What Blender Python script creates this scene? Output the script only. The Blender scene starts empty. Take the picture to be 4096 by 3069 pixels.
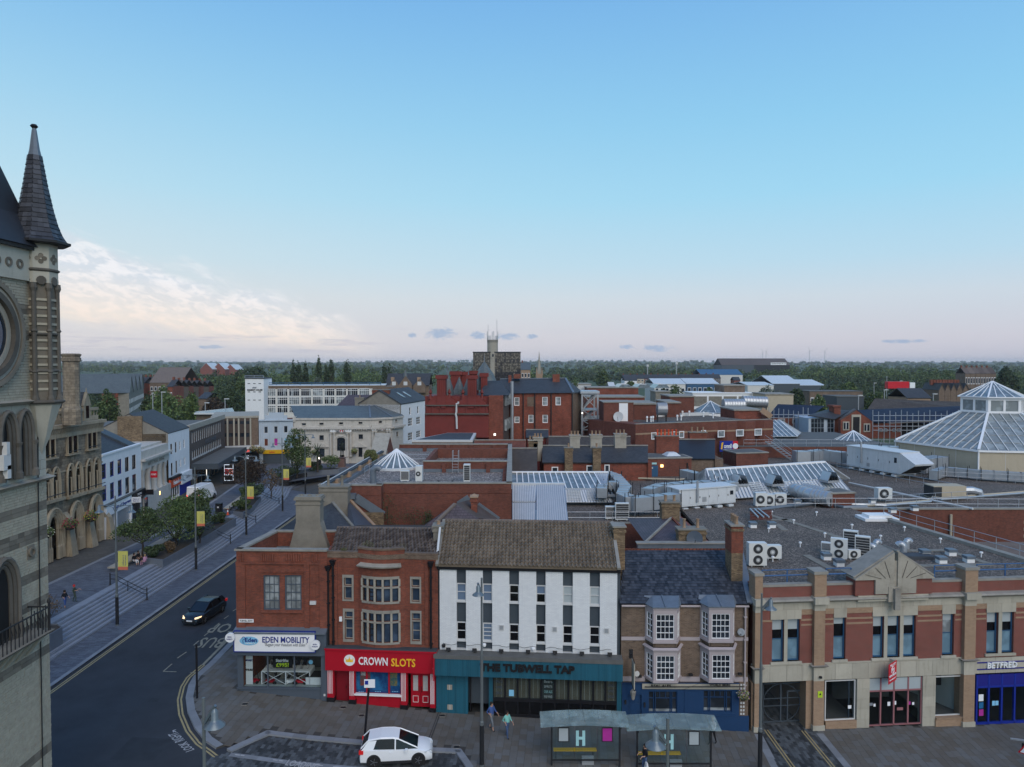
import bpy,math,random
from math import sin,cos,pi
enum=enumerate
rg=range
import numpy as np
from mathutils import Vector as V,Matrix as X4
random.seed(7)
R=math.radians
S=bpy.context.scene
COL=S.collection
# camera
H=22.;FPX=2839.;U0,V0=2048.,1534.5;TH=R(1.705)
cd=bpy.data.cameras.new('camera');cam=bpy.data.objects.new('camera',cd);COL.objects.link(cam)
cam.location=(0,0,H);cam.rotation_euler=(R(90)-TH,0,0)
cd.sensor_width=36;cd.lens=36*FPX/4096;cd.clip_start=.3;cd.clip_end=40000
S.camera=cam
# node maths
class E:
 nt=None
 def __init__(s,k):s.k=k
 @staticmethod
 def op(o,*a):
  n=E.nt.nodes.new('ShaderNodeMath');n.operation=o
  for i,x in enum(a):
   if isinstance(x,E):E.nt.links.new(x.k,n.inputs[i])
   else:n.inputs[i].default_value=x
  return E(n.outputs[0])
 def __add__(s,o):return E.op('ADD',s,o)
 __radd__=__add__
 def __sub__(s,o):return E.op('SUBTRACT',s,o)
 def __rsub__(s,o):return E.op('SUBTRACT',o,s)
 def __mul__(s,o):return E.op('MULTIPLY',s,o)
 __rmul__=__mul__
 def __truediv__(s,o):return E.op('DIVIDE',s,o)
def clamp01(a):return E.op('MINIMUM',E.op('MAXIMUM',a,0.),1.)
def sstep(a,lo,hi):
 n=E.nt.nodes.new('ShaderNodeMapRange');n.interpolation_type='SMOOTHSTEP'
 E.nt.links.new(a.k,n.inputs[0]);n.inputs[1].default_value=lo;n.inputs[2].default_value=hi
 return E(n.outputs[0])
def mixc(f,a,b,mode='MIX'):
 n=E.nt.nodes.new('ShaderNodeMix');n.data_type='RGBA';n.blend_type=mode
 for i,x in((0,f),(6,a),(7,b)):
  if isinstance(x,E):E.nt.links.new(x.k,n.inputs[i])
  elif i==0:n.inputs[i].default_value=x
  else:n.inputs[i].default_value=(*x[:3],1)
 return E(n.outputs[2])
def ramp(f,stops,interp='LINEAR'):
 n=E.nt.nodes.new('ShaderNodeValToRGB');cr=n.color_ramp;cr.interpolation=interp
 while len(cr.elements)<len(stops):cr.elements.new(.5)
 for e,(p,c)in zip(cr.elements,stops):
  e.position=p;e.color=(*(c if isinstance(c,tuple)else(c,c,c)),1)
 E.nt.links.new(f.k,n.inputs[0]);return E(n.outputs[0])
def noise(vec,scale,detail=3,rough=.55,dist=0):
 n=E.nt.nodes.new('ShaderNodeTexNoise');n.inputs['Scale'].default_value=scale
 n.inputs['Detail'].default_value=detail;n.inputs['Roughness'].default_value=rough;n.inputs['Distortion'].default_value=dist
 if vec is not None:E.nt.links.new(vec.k,n.inputs['Vector'])
 return E(n.outputs[0])
def vecxyz(x,y,z):
 n=E.nt.nodes.new('ShaderNodeCombineXYZ')
 for i,a in enum((x,y,z)):
  if isinstance(a,E):E.nt.links.new(a.k,n.inputs[i])
  else:n.inputs[i].default_value=a
 return E(n.outputs[0])
def srgb(r,g,b):
 f=lambda c:(c/12.92 if c<=.04045 else((c+.055)/1.055)**2.4)
 return(f(r/255),f(g/255),f(b/255))
 # sky
SUN_AZ,SUN_EL=R(-68),R(5)  # dusk, afterglow to the west (left)
W=bpy.data.worlds.new('World');S.world=W;W.use_nodes=True
nt=W.node_tree;nt.nodes.clear();E.nt=nt
out=nt.nodes.new('ShaderNodeOutputWorld');bg=nt.nodes.new('ShaderNodeBackground');nt.links.new(bg.outputs[0],out.inputs[0])
sk=nt.nodes.new('ShaderNodeTexSky');sk.sky_type='NISHITA';sk.sun_disc=False
sk.sun_elevation=SUN_EL;sk.sun_rotation=SUN_AZ;sk.air_density=1.2;sk.dust_density=1.5;sk.ozone_density=1.5
tc=nt.nodes.new('ShaderNodeTexCoord');sp=nt.nodes.new('ShaderNodeSeparateXYZ');nt.links.new(tc.outputs['Generated'],sp.inputs[0])
dx,dy,dz=(E(sp.outputs[i])for i in rg(3))
el=E.op('ARCSINE',dz)  # elevation
az=E.op('ARCTAN2',dx,dy)  # 0 ahead, negative to the left
el01=clamp01(el*(1/1.5708))
grad=ramp(el01,[(0,srgb(201,200,211)),(.02,srgb(209,209,218)),(.055,srgb(205,219,229)),(.085,srgb(184,220,238)),(.14,srgb(158,216,243)),(.2,srgb(142,205,240)),(.3,srgb(122,182,233)),(.55,srgb(98,152,218)),(1,srgb(78,124,192))])
west=E.op('COSINE',az-SUN_AZ)*.5+.5  # 1 towards the afterglow
lowband=1-sstep(el,.0,.5)
warm=E.op('POWER',west,3.)*lowband
c=mixc(warm*.55,grad,srgb(240,234,226))
c=mixc((1-west)*.22,c,mixc(1.,c,(.86,.84,1.),'MULTIPLY'))
# clouds: long soft streaks to the left
cv=vecxyz(az*8.+el*7.,el*14.,0.)
n1=noise(cv,1.6,7,.62,.8);n2=noise(cv,6.,5,.65,.4)
ctop=.163-(az+.6)*.27;cbot=.060-(az+.6)*.12
azm=(1-sstep(az,-.30,-.15))*sstep(az,-2.6,-1.4)
band=sstep(el-cbot+(n1-.5)*.04,-.014,.016)*(1-sstep(el+(n1-.5)*.09-ctop,-.024,.014))
cl=clamp01(sstep(n1*.65+n2*.35,.22,.44)*band*azm)
cf=clamp01((el-cbot)*16.)
c=mixc(cl*.92,c,mixc(sstep(n2,.42,.6),mixc(cf,srgb(246,234,222),srgb(216,224,234)),mixc(cf,srgb(255,238,224),srgb(244,244,248))))
# thin grey bars low down at the left and small blue-grey cumulus ahead
bars=sstep(noise(vecxyz(az*7.,el*90.,3.),1.2,5,.65,.4),.5,.66)*sstep(el,.006,.02)*(1-sstep(el,.042,.055))*(1-sstep(az,-.35,.2))
c=mixc(bars*.6,c,srgb(190,190,206))
small=None
nz=noise(vecxyz(az*70.,el*120.,7.),1.3,6,.7,.5)
for a0,e0,wa,we in((-.1,.0405,.026,.011),(-.0475,.038,.013,.007),(-.005,.0365,.02,.006),(.028,.0365,.012,.004),(-.14,.038,.008,.005),(.2,.0195,.03,.006),(.16,.022,.014,.004),(.5,.026,.035,.003),(-.4,.02,.02,.003)):
 r2=E.op('POWER',(az-a0)*(1/wa),2.)+E.op('POWER',(el-e0)*(1/we),2.)
 g=clamp01(1.9-r2*.8-nz*2.6);small=g if small is None else E.op('MAXIMUM',small,g)
c=mixc(clamp01(small*1.7)*.75,c,srgb(150,176,208))
nsh=mixc(1.,E(sk.outputs[0]),(.003,.003,.003),'MULTIPLY')
nt.links.new(mixc(1.,c,nsh,'ADD').k,bg.inputs[0]);bg.inputs[1].default_value=1.
sd=bpy.data.lights.new('sky_fill','SUN');so=bpy.data.objects.new('sky_fill',sd);COL.objects.link(so)
sd.energy=1.95;sd.angle=R(50);sd.color=(1,.87,.72)  # broad warm fill added for bright sky behind, right of the camera
so.rotation_euler=V((sin(R(160))*cos(R(38)),cos(R(160))*cos(R(38)),sin(R(38)))).to_track_quat('Z','Y').to_euler()
S.view_settings.view_transform='Standard';S.view_settings.look='None'
S.view_settings.exposure=0.;S.view_settings.gamma=1.;S.view_settings.use_curve_mapping=False
S.cycles.use_denoising=True
S.cycles.max_bounces=6;S.cycles.transparent_max_bounces=12
# materials
M={}
def newmat(name):
 m=M[name]=bpy.data.materials.new(name);m.use_nodes=True;E.nt=m.node_tree
 p=E.nt.nodes['Principled BSDF'];return m,p
def uvn():
 n=E.nt.nodes.new('ShaderNodeTexCoord');return E(n.outputs['UV'])
def posn():
 n=E.nt.nodes.new('ShaderNodeNewGeometry');return E(n.outputs['Position'])
def link(a,b):E.nt.links.new(a.k,b)
def bumpto(p,h,strength,dist=.02):
 b=E.nt.nodes.new('ShaderNodeBump');b.inputs['Strength'].default_value=strength;b.inputs['Distance'].default_value=dist
 link(h,b.inputs['Height']);E.nt.links.new(b.outputs[0],p.inputs['Normal'])
def piece_random():
 o=E.nt.nodes.new('ShaderNodeObjectInfo');g=E.nt.nodes.new('ShaderNodeNewGeometry')
 return E.op('FRACT',E(o.outputs['Random'])+E(g.outputs['Random Per Island']))
def mat(name,col,rough=.8,metal=0.,var=.18,vs=1.5,bump=.25,bs=25,piece=0.,col2=None,spec=.3,dirt=.12,streak=0.):
 m,p=newmat(name);P=posn()
 c=mixc(0.,col,col)
 if piece:
  r=piece_random()
  if col2:c=mixc(r,col,col2)
  c=mixc(1.,c,ramp(r,[(0,1-piece),(1,1+piece)]),'MULTIPLY')
 n=noise(P,vs,6,.65);f=noise(P,bs,3,.6)
 if col2 and not piece:c=mixc(sstep(n,.4,.62),c,col2)
 c=mixc(1.,c,ramp(n*.75+f*.25,[(.25,1-var),(.75,1+var)]),'MULTIPLY')
 if dirt:c=mixc(sstep(noise(P,vs*.31,5,.7),.55,.8)*dirt*3,c,mixc(1.,c,(.55,.53,.5),'MULTIPLY'))
 if streak:
  s=E.nt.nodes.new('ShaderNodeMapping');s.inputs['Scale'].default_value=(5,5,.45);link(P,s.inputs[0])
  c=mixc(sstep(noise(E(s.outputs[0]),1.,5,.7),.5,.75)*streak,c,mixc(1.,c,(.42,.4,.37),'MULTIPLY'))
 link(c,p.inputs['Base Color']);p.inputs['Roughness'].default_value=rough;p.inputs['Metallic'].default_value=metal
 p.inputs['Specular IOR Level'].default_value=spec
 if bump:bumpto(p,f,bump)
 return m
def bmat(name,c1,c2,mortar,bw=.225,bh=.075,ms=.009,rough=.85,bump=.5,dark=None,spec=.25,var=.35,stain=(.45,.42,.4),stainf=.6):
 m,p=newmat(name);U=uvn();P=posn()
 b=E.nt.nodes.new('ShaderNodeTexBrick');link(U,b.inputs['Vector'])
 b.inputs['Scale'].default_value=1;b.inputs['Brick Width'].default_value=bw;b.inputs['Row Height'].default_value=bh
 b.inputs['Mortar Size'].default_value=ms;b.inputs['Mortar Smooth'].default_value=.2;b.inputs['Bias'].default_value=0.
 b.inputs['Color1'].default_value=(*c1,1);b.inputs['Color2'].default_value=(*c2,1);b.inputs['Mortar'].default_value=(*mortar,1)
 c=E(b.outputs[0])
 n=noise(P,.6,7,.7)
 c=mixc(1.,c,ramp(n*.6+noise(P,3.2,3,.8)*.4,[(.3,1-var),(.7,1+var*.7)]),'MULTIPLY')
 c=mixc(sstep(noise(P,.23,6,.7),.5,.75)*stainf,c,mixc(1.,c,stain,'MULTIPLY'))
 s=E.nt.nodes.new('ShaderNodeMapping');s.inputs['Scale'].default_value=(3,3,.25);link(P,s.inputs[0])
 c=mixc(sstep(noise(E(s.outputs[0]),1.,5,.7),.52,.78)*(stainf*.7),c,mixc(1.,c,(.5,.47,.45),'MULTIPLY'))
 link(c,p.inputs['Base Color']);p.inputs['Roughness'].default_value=rough;p.inputs['Specular IOR Level'].default_value=spec
 bumpto(p,1-E(b.outputs[1])+noise(P,18,2)*.4,bump,.01)
 return m
def glassmat(name,col=(.015,.02,.028),rough=.06,see=0.,var=.5):
 m,p=newmat(name);P=posn()
 c=mixc(sstep(noise(P,.9,3),.45,.62)*var,col,tuple(min(1,x*2.6+.01)for x in col))
 link(c,p.inputs['Base Color']);p.inputs['Roughness'].default_value=rough;p.inputs['Specular IOR Level'].default_value=.6
 if see:
  t=E.nt.nodes.new('ShaderNodeBsdfTransparent');t.inputs[0].default_value=(.92,.96,.97,1)
  x=E.nt.nodes.new('ShaderNodeMixShader');x.inputs[0].default_value=see
  E.nt.links.new(p.outputs[0],x.inputs[1]);E.nt.links.new(t.outputs[0],x.inputs[2])
  E.nt.links.new(x.outputs[0],E.nt.nodes['Material Output'].inputs[0])
 return m
def lightmat(name,col,s):
 m,p=newmat(name);p.inputs['Base Color'].default_value=(*col,1)
 p.inputs['Emission Color'].default_value=(*col,1);p.inputs['Emission Strength'].default_value=s;return m
def gravelmat(name,a,b,c_,sc=9):
 m,p=newmat(name);P=posn()
 v=E.nt.nodes.new('ShaderNodeTexVoronoi');link(P,v.inputs['Vector']);v.inputs['Scale'].default_value=sc
 sx=E.nt.nodes.new('ShaderNodeSeparateColor');E.nt.links.new(v.outputs['Color'],sx.inputs[0])
 c=ramp(E(sx.outputs[0]),[(0,a),(.45,b),(.8,c_),(1,tuple(x*2.1 for x in c_))])
 c=mixc(1.,c,ramp(noise(P,.25,6,.7),[(.3,.72),(.7,1.25)]),'MULTIPLY')
 c=mixc(sstep(noise(P,.12,4,.6),.58,.7)*.6,c,mixc(1.,c,(.62,.66,.72),'MULTIPLY'))
 link(c,p.inputs['Base Color']);p.inputs['Roughness'].default_value=.9;bumpto(p,E(v.outputs[0]),.7,.03);return m
bmat('ruby',(.30,.070,.040),(.17,.050,.034),(.16,.10,.08),var=.45)
bmat('clay',(.275,.074,.043),(.17,.052,.036),(.14,.09,.07),var=.4)
bmat('wine',(.23,.050,.036),(.17,.040,.031),(.24,.19,.16),var=.15,stainf=.3)
bmat('brick',(.20,.062,.040),(.135,.044,.032),(.13,.085,.07),var=.3,stainf=.5)
bmat('buff',(.37,.245,.155),(.31,.20,.125),(.30,.24,.19),var=.15,stainf=.4)
bmat('umber',(.13,.088,.064),(.20,.138,.098),(.20,.17,.14),var=.4)
bmat('coal',(.12,.088,.074),(.085,.066,.06),(.12,.10,.09),var=.25)
bmat('stock',(.30,.215,.125),(.14,.095,.06),(.10,.085,.07),var=.45)
bmat('white_brick',(.74,.76,.77),(.67,.69,.71),(.48,.51,.54),ms=.006,var=.05,stainf=.12,rough=.6,bump=.35,stain=(.7,.69,.66))
mat('chalk',(.74,.75,.76),var=.06,dirt=.1,streak=.25)
mat('white_tile',(.60,.59,.56),var=.06,dirt=.15,streak=.35,bump=.1)
mat('azure',(.42,.49,.56),var=.06,streak=.3)
mat('ivory',(.50,.475,.43),var=.15,dirt=.2,streak=.55)
mat('cream',(.40,.375,.31),var=.12,dirt=.2,streak=.35,piece=.10)
mat('sand',(.44,.385,.29),var=.06,dirt=.08,streak=.2)
mat('stone',(.34,.315,.265),var=.22,dirt=.3,streak=.4)
mat('coping',(.27,.255,.225),var=.3,dirt=.3)
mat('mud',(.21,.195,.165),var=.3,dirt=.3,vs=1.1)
mat('soot',(.115,.105,.09),var=.3,dirt=.2,piece=.25)
mat('tower',(.50,.455,.36),var=.2,piece=.3,col2=(.27,.25,.195),bump=.4,vs=4,dirt=.1)
mat('band',(.17,.15,.12),var=.25,piece=.25,bump=.4)
mat('tower_joint',(.085,.082,.072),var=.2)
mat('ash',(.43,.41,.345),var=.12,dirt=.2,piece=.12,streak=.3)
mat('goth',(.34,.285,.205),var=.35,dirt=.35,vs=.5,streak=.8)
bmat('gothic_block',(.31,.255,.185),(.20,.165,.125),(.12,.10,.08),bw=.6,bh=.3,ms=.012,var=.5,stain=(.34,.31,.29),stainf=1.)
mat('slate',(.023,.026,.034),rough=.5,piece=.35,col2=(.045,.050,.062),var=.2,spec=.45,bump=.15)
bmat('grey',(.064,.066,.072),(.044,.046,.052),(.02,.022,.025),bw=.32,bh=.2,ms=.012,rough=.6,spec=.3,var=.25,stainf=.4)
bmat('moss',(.115,.14,.145),(.085,.105,.115),(.045,.055,.06),bw=.32,bh=.2,ms=.012,rough=.5,spec=.45,var=.25,stainf=.4)
bmat('slate_purple',(.105,.085,.10),(.075,.062,.075),(.035,.03,.036),bw=.3,bh=.2,ms=.014,rough=.55,var=.35)
mat('tile_grey',(.175,.138,.10),piece=.26,var=.25,vs=.8,bump=.4,bs=40,dirt=.2)
mat('cocoa',(.095,.073,.066),piece=.3,var=.3,vs=1.2,bump=.4,dirt=.2,col2=(.13,.105,.09))
bmat('thatch',(.105,.085,.072),(.075,.06,.052),(.03,.025,.022),bw=.3,bh=.3,ms=.02,var=.35)
bmat('pantile',(.26,.085,.05),(.18,.06,.04),(.07,.03,.02),bw=.25,bh=.3,ms=.03,var=.3)
mat('ridge',(.15,.12,.10),piece=.2)
mat('storm',(.052,.067,.083),rough=.55,var=.12,dirt=.1)
mat('dove',(.075,.096,.125),rough=.5,var=.08,dirt=.1)
mat('teal',(.016,.100,.150),rough=.55,var=.1,piece=.12,streak=.25,bump=.15)
mat('crimson',(.40,.008,.022),rough=.4,var=.05,dirt=.05,bump=.05)
mat('crimson_dark',(.20,.008,.018),rough=.45,var=.1)
mat('navy',(.014,.048,.125),rough=.5,var=.12,dirt=.1,bump=.1)
mat('royal',(.012,.03,.28),rough=.4,var=.06)
mat('bookie_blue',(.018,.02,.20),rough=.35,var=.06,dirt=0)
mat('cobalt',(.03,.095,.19),rough=.45,var=.1)
mat('rail_blue',(.03,.10,.24),rough=.45)
mat('bright_blue',(.03,.10,.55),rough=.4)
mat('mauve',(.40,.35,.36),rough=.55,var=.06,dirt=.1)
mat('milk',(.78,.79,.80),rough=.4,var=.04,dirt=.03,bump=.03)
mat('bone',(.55,.56,.56),rough=.5,var=.08,dirt=.1)
mat('jet',(.012,.012,.015),rough=.45,var=.2)
mat('iron',(.02,.021,.024),rough=.5,var=.2)
mat('pole_grey',(.155,.175,.18),rough=.45,metal=.3,var=.1)
mat('pewter',(.15,.185,.21),rough=.35,metal=.4,var=.1)
mat('galv',(.42,.45,.48),rough=.38,metal=.55,var=.14,vs=.9,dirt=.12,bump=.08)
mat('zinc',(.36,.38,.40),rough=.5,metal=.35,var=.12)
mat('steel',(.58,.61,.63),rough=.45,metal=.05,var=.08,dirt=.12,streak=.25,bump=.05)
mat('lead',(.15,.18,.215),rough=.45,metal=.25,var=.25,dirt=.2)
mat('felt',(.055,.065,.078),rough=.8,var=.25,dirt=.2)
mat('deck',(.115,.118,.115),rough=.85,var=.25,dirt=.3)
mat('rust',(.12,.03,.018),rough=.7,var=.3)
mat('ac_white',(.62,.64,.63),rough=.45,var=.05,dirt=.08,bump=.03)
mat('grille',(.035,.038,.042),rough=.6)
mat('asphalt',(.036,.041,.050),rough=.85,var=.32,vs=.35,bump=.5,bs=30,dirt=.1,spec=.25)
mat('slab',(.135,.122,.105),rough=.9,piece=.16,var=.2,vs=.5,col2=(.115,.118,.118),bump=.3,dirt=.25)
mat('joint',(.055,.052,.048),var=.2)
mat('kerb',(.20,.215,.235),rough=.8,piece=.12,var=.15)
mat('sett',(.032,.036,.040),rough=.75,piece=.15,col2=(.092,.104,.114),var=.12)
bmat('setts_far',(.135,.155,.185),(.085,.092,.118),(.06,.066,.078),bw=.6,bh=.2,ms=.012,var=.3,stainf=.3)
bmat('paving_far',(.105,.10,.09),(.085,.082,.075),(.05,.05,.045),bw=.6,bh=.4,ms=.012,var=.25,stainf=.3)
mat('step_stone',(.225,.25,.29),rough=.75,var=.2,vs=1.2,dirt=.2)
mat('planter_stone',(.135,.155,.185),rough=.7,var=.15)
mat('road_yellow',(.33,.27,.14),rough=.8,var=.25,vs=3,dirt=.2)
mat('road_white',(.38,.39,.40),rough=.8,var=.3,vs=3,dirt=.2)
mat('road_cream',(.25,.235,.18),rough=.8,var=.3,vs=3,dirt=.2)
gravelmat('gravel',(.036,.029,.025),(.082,.066,.054),(.15,.122,.10),13)
gravelmat('gravel_light',(.07,.06,.055),(.16,.135,.12),(.27,.23,.205),9)
mat('bark',(.055,.045,.036),var=.3)
mat('grass',(.05,.075,.03),var=.3,vs=.05)
glassmat('pane');glassmat('pane_blue',(.03,.05,.085));glassmat('pane_frost',(.115,.20,.265),.35,var=.25)
glassmat('void',(.004,.004,.005),.12,var=.2)
glassmat('net',(.16,.18,.19),.2,var=.6);mat('blind',(.36,.41,.43),var=.06,bump=0)
mat('blue_blind',(.12,.175,.26),var=.06,bump=0)
glassmat('glaze',(.13,.165,.185),.12,var=.35);glassmat('haze',(.25,.285,.295),.25,see=.25,var=.3)
glassmat('shop_glass',(.01,.012,.015),.03,see=.9)
glassmat('shelter_glass',(.26,.34,.33),.1,see=.55,var=.3)
glassmat('clear_glass',(.1,.14,.14),.04,see=.88,var=.2)
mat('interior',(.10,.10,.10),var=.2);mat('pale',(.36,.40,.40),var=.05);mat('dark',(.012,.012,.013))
bmat('solar',(.018,.024,.05),(.015,.02,.042),(.008,.01,.02),bw=1.,bh=1.7,ms=.05,rough=.6,spec=.2,var=.15,stainf=.2,bump=.1)
mat('yellow',(.62,.36,.012),rough=.4,var=.05,dirt=.05);mat('banner_yellow',(.56,.52,.13),rough=.6,var=.04,dirt=.05,bump=0)
mat('banner_red',(.6,.16,.09),rough=.6);mat('snow',(.80,.82,.84),rough=.35,var=.02,dirt=0,bump=0)
mat('indigo',(.02,.04,.22),dirt=0,bump=0);mat('smoke',(.2,.22,.25),dirt=0,bump=0);mat('ink',(.01,.01,.012),dirt=0,bump=0)
mat('sky',(.22,.52,.75),dirt=0,bump=0);mat('gold',(.85,.50,.03),dirt=0,bump=0);mat('lime',(.45,.62,.03),dirt=0,bump=0)
mat('orange',(.62,.085,.03),rough=.5,dirt=.03);mat('sign_red',(.52,.012,.025),rough=.4,dirt=.03);mat('magenta',(.40,.03,.28),dirt=0,bump=0)
mat('paint',(.80,.82,.84),rough=.18,var=.01,dirt=0,bump=0,spec=.6);mat('car_dark',(.025,.032,.042),rough=.2,metal=.4,var=.03,dirt=0,bump=0,spec=.6)
mat('rubber',(.015,.015,.016),rough=.8);mat('alloy',(.35,.36,.38),rough=.3,metal=.8);mat('pitch',(.02,.02,.022),rough=.6)
lightmat('tail_red',(.5,.01,.01),.25);lightmat('glow',(1,.12,.08),1.);lightmat('head_lit',(1,.72,.4),1.4);mat('head_lens',(.6,.64,.66),rough=.1,dirt=0)
lightmat('lamp_warm',(1,.55,.2),4.);lightmat('lamp_white',(1,.93,.8),2.);lightmat('screen',(.75,.85,1),.5)
mat('aqua',(.35,.62,.64),rough=.4,dirt=0,bump=0)
mat('blood',(.165,.030,.025),rough=.6,var=.25,vs=.4,dirt=.3,streak=.3,bump=.3)
mat('bronze',(.02,.026,.024),rough=.45,metal=.6);mat('granite',(.16,.10,.085),rough=.4)
mat('blue_ink2',(.01,.05,.16),dirt=0);mat('planks',(.15,.135,.115),piece=.2)
for k_,c_ in dict(skin=(.42,.25,.18),hair_dark=(.02,.014,.01),black=(.012,.012,.016),cloth_blue=(.05,.10,.28),cloth_teal=(.20,.52,.46),cloth_pink=(.55,.30,.42),white=(.62,.62,.62),denim=(.06,.10,.20),hair_fair=(.3,.2,.1),cloth_green=(.05,.07,.05),cloth_grey=(.16,.18,.2),cap_red=(.45,.03,.03)).items():
 M[k_]=mat(k_,c_,dirt=0,var=.1,bump=.1,bs=60)
 # geometry helpers
CT,ST=cos(TH),sin(TH)
GT=[(-24,0),(-18.5,-.26),(-12.5,-.85),(-5.5,-1.3),(7.3,-1.62),(15.5,-2.15),(31,-2.5),(70,-3)]
def G(x):
 if x<=GT[0][0]:return 0.
 for(a,b),(c,d)in zip(GT,GT[1:]):
  if x<=c:return b+(d-b)*(x-a)/(c-a)
 return GT[-1][1]
def ray(u,v):
 a=(u-U0)/FPX;b=(V0-v)/FPX
 return V((a,CT+b*ST,-ST+b*CT))
O=V((0,0,H))
def pY(u,v,Y):r=ray(u,v);return O+r*(Y/r.y)
def pZ(u,v,z):r=ray(u,v);return O+r*((z-H)/r.z)
def pX(u,v,X):r=ray(u,v);return O+r*(X/r.x)
def pG(u,v):
 z=0
 for _ in rg(12):p=pZ(u,v,z);z=G(p.x)
 return p
def ZC(bx,by,s):return lambda x,y:(bx+x/s,by+y/s)  # measurements taken in an enlarged crop
class MB:
 def __init__(s,m=None):s.v=[];s.f=[];s.m=m
 def add(s,vs,fs):
  n=len(s.v)
  s.v+=[tuple(s.m@V(p))for p in vs]if s.m else[tuple(p)for p in vs]
  s.f+=[tuple(i+n for i in f)for f in fs];return s
 def box(s,x0,x1,y0,y1,z0,z1):
  if x0>x1:x0,x1=x1,x0
  if y0>y1:y0,y1=y1,y0
  if z0>z1:z0,z1=z1,z0
  return s.add([(x0,y0,z0),(x1,y0,z0),(x1,y1,z0),(x0,y1,z0),(x0,y0,z1),(x1,y0,z1),(x1,y1,z1),(x0,y1,z1)],[(0,3,2,1),(4,5,6,7),(0,1,5,4),(1,2,6,5),(2,3,7,6),(3,0,4,7)])
 def hexa(s,b,t):  # bottom quad, top quad, same order (ccw from above)
  n=len(b)
  return s.add(list(b)+list(t),[tuple(reversed(rg(n))),tuple(rg(n,2*n))]+[(i,(i+1)%n,n+(i+1)%n,n+i)for i in rg(n)])
 def quad(s,*p):return s.add(p,[tuple(rg(len(p)))])
 def prism(s,poly,z0,z1):return s.hexa([(x,y,z0)for x,y in poly],[(x,y,z1)for x,y in poly])
 def slab(s,pts,th):  # sheet of any orientation with thickness th along its own normal
  p=[V(a)for a in pts];n=(p[1]-p[0]).cross(p[-1]-p[0]).normalized()*th
  return s.hexa([a-n for a in p],p)
 def tube(s,pts,r,n=8,r2=None,cap=True):
  pts=[V(p)for p in pts];k=len(pts);vs=[];fs=[]
  up=None
  for i,p in enum(pts):
   d=((pts[min(i+1,k-1)]-p).normalized()+(p-pts[max(i-1,0)]).normalized())
   d=d.normalized()if d.length>1e-6 else V((0,0,1))
   a=d.cross(V((0,0,1)))if abs(d.z)<.95 else d.cross(V((1,0,0)))
   a.normalize();b=d.cross(a)
   if up is not None and a.dot(up)<0:a=-a;b=-b
   up=a
   rr=r+((r2 if r2 is not None else r)-r)*i/max(1,k-1)
   for j in rg(n):
    t=2*pi*j/n;vs.append(p+a*cos(t)*rr+b*sin(t)*rr)
  for i in rg(k-1):
   for j in rg(n):fs.append((i*n+j,i*n+(j+1)%n,(i+1)*n+(j+1)%n,(i+1)*n+j))
  if cap:fs+=[tuple(reversed(rg(n))),tuple(rg((k-1)*n,k*n))]
  return s.add(vs,fs)
 def lat(s,prof,c=(0,0),n=12,a0=0.,sy=1.):  # prof: (r, z)
  vs=[];fs=[]
  for r,z in prof:
   for j in rg(n):
    t=a0+2*pi*j/n;vs.append((c[0]+r*cos(t),c[1]+sy*r*sin(t),z))
  for i in rg(len(prof)-1):
   for j in rg(n):fs.append((i*n+j,i*n+(j+1)%n,(i+1)*n+(j+1)%n,(i+1)*n+j))
  fs+=[tuple(reversed(rg(n))),tuple(rg((len(prof)-1)*n,len(prof)*n))]
  return s.add(vs,fs)
 def beam(s,a,b,w,h=None):
  a=V(a);b=V(b);d=(b-a).normalized();h=h or w
  x=d.cross(V((0,0,1)));x=x.normalized()if x.length>.01 else V((1,0,0));y=x.cross(d).normalized()
  q=[x*sx*w/2+y*sy*h/2 for sx,sy in((-1,-1),(1,-1),(1,1),(-1,1))]
  return s.hexa([a+k for k in q],[b+k for k in q])
 def out(s,name,m,parent=None,local=False,smooth=False,lift=True):
  me=bpy.data.meshes.new(name);off=V((0,0,0))
  o=bpy.data.objects.new(name,me);COL.objects.link(o)
  if parent is not None:
   o.parent=parent
   if not local:off=root_loc(parent)
  me.from_pydata([(x-off.x,y-off.y,z-off.z)for x,y,z in s.v],[],s.f);me.update()
  me.materials.append(M[m]if isinstance(m,str)else m);metric_uv(me)
  if smooth:me.polygons.foreach_set('use_smooth',[True]*len(me.polygons));me.set_sharp_from_angle(angle=R(40))
  return o
def root_loc(o):
 while o.parent:o=o.parent
 return o.location
def metric_uv(me):
 nl=len(me.loops)
 if not nl:return
 co=np.empty(len(me.vertices)*3);me.vertices.foreach_get('co',co);co=co.reshape(-1,3)
 nn=np.empty(len(me.polygons)*3);me.polygons.foreach_get('normal',nn);nn=nn.reshape(-1,3)
 tot=np.empty(len(me.polygons),int);me.polygons.foreach_get('loop_total',tot)
 li=np.empty(nl,int);me.loops.foreach_get('vertex_index',li)
 n=np.repeat(nn,tot,axis=0)
 t=np.stack([-n[:,1],n[:,0],np.zeros(nl)],1);L=np.linalg.norm(t,axis=1)
 t[L<.05]=(1,0,0);L[L<.05]=1;t/=L[:,None]
 b=np.cross(n,t);p=co[li]
 uv=np.stack([(p*t).sum(1),(p*b).sum(1)],1)
 me.uv_layers.new(name='UVMap').data.foreach_set('uv',uv.ravel())
def tag(o,label=None,cat=None,group=None,kind=None):
 if label:o['label']=label
 if cat:o['category']=cat
 if group:o['group']=group
 if kind:o['kind']=kind
 return o
def new(name,label,cat,loc=(0,0,0),rz=0.,group=None):
 o=bpy.data.objects.new(name,None);COL.objects.link(o);o.location=loc;o.rotation_euler=(0,0,rz);o.empty_display_size=.3
 return tag(o,label,cat,group)
def struct(mb,name,m):return tag(mb.out(name,m),kind='structure')
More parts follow.
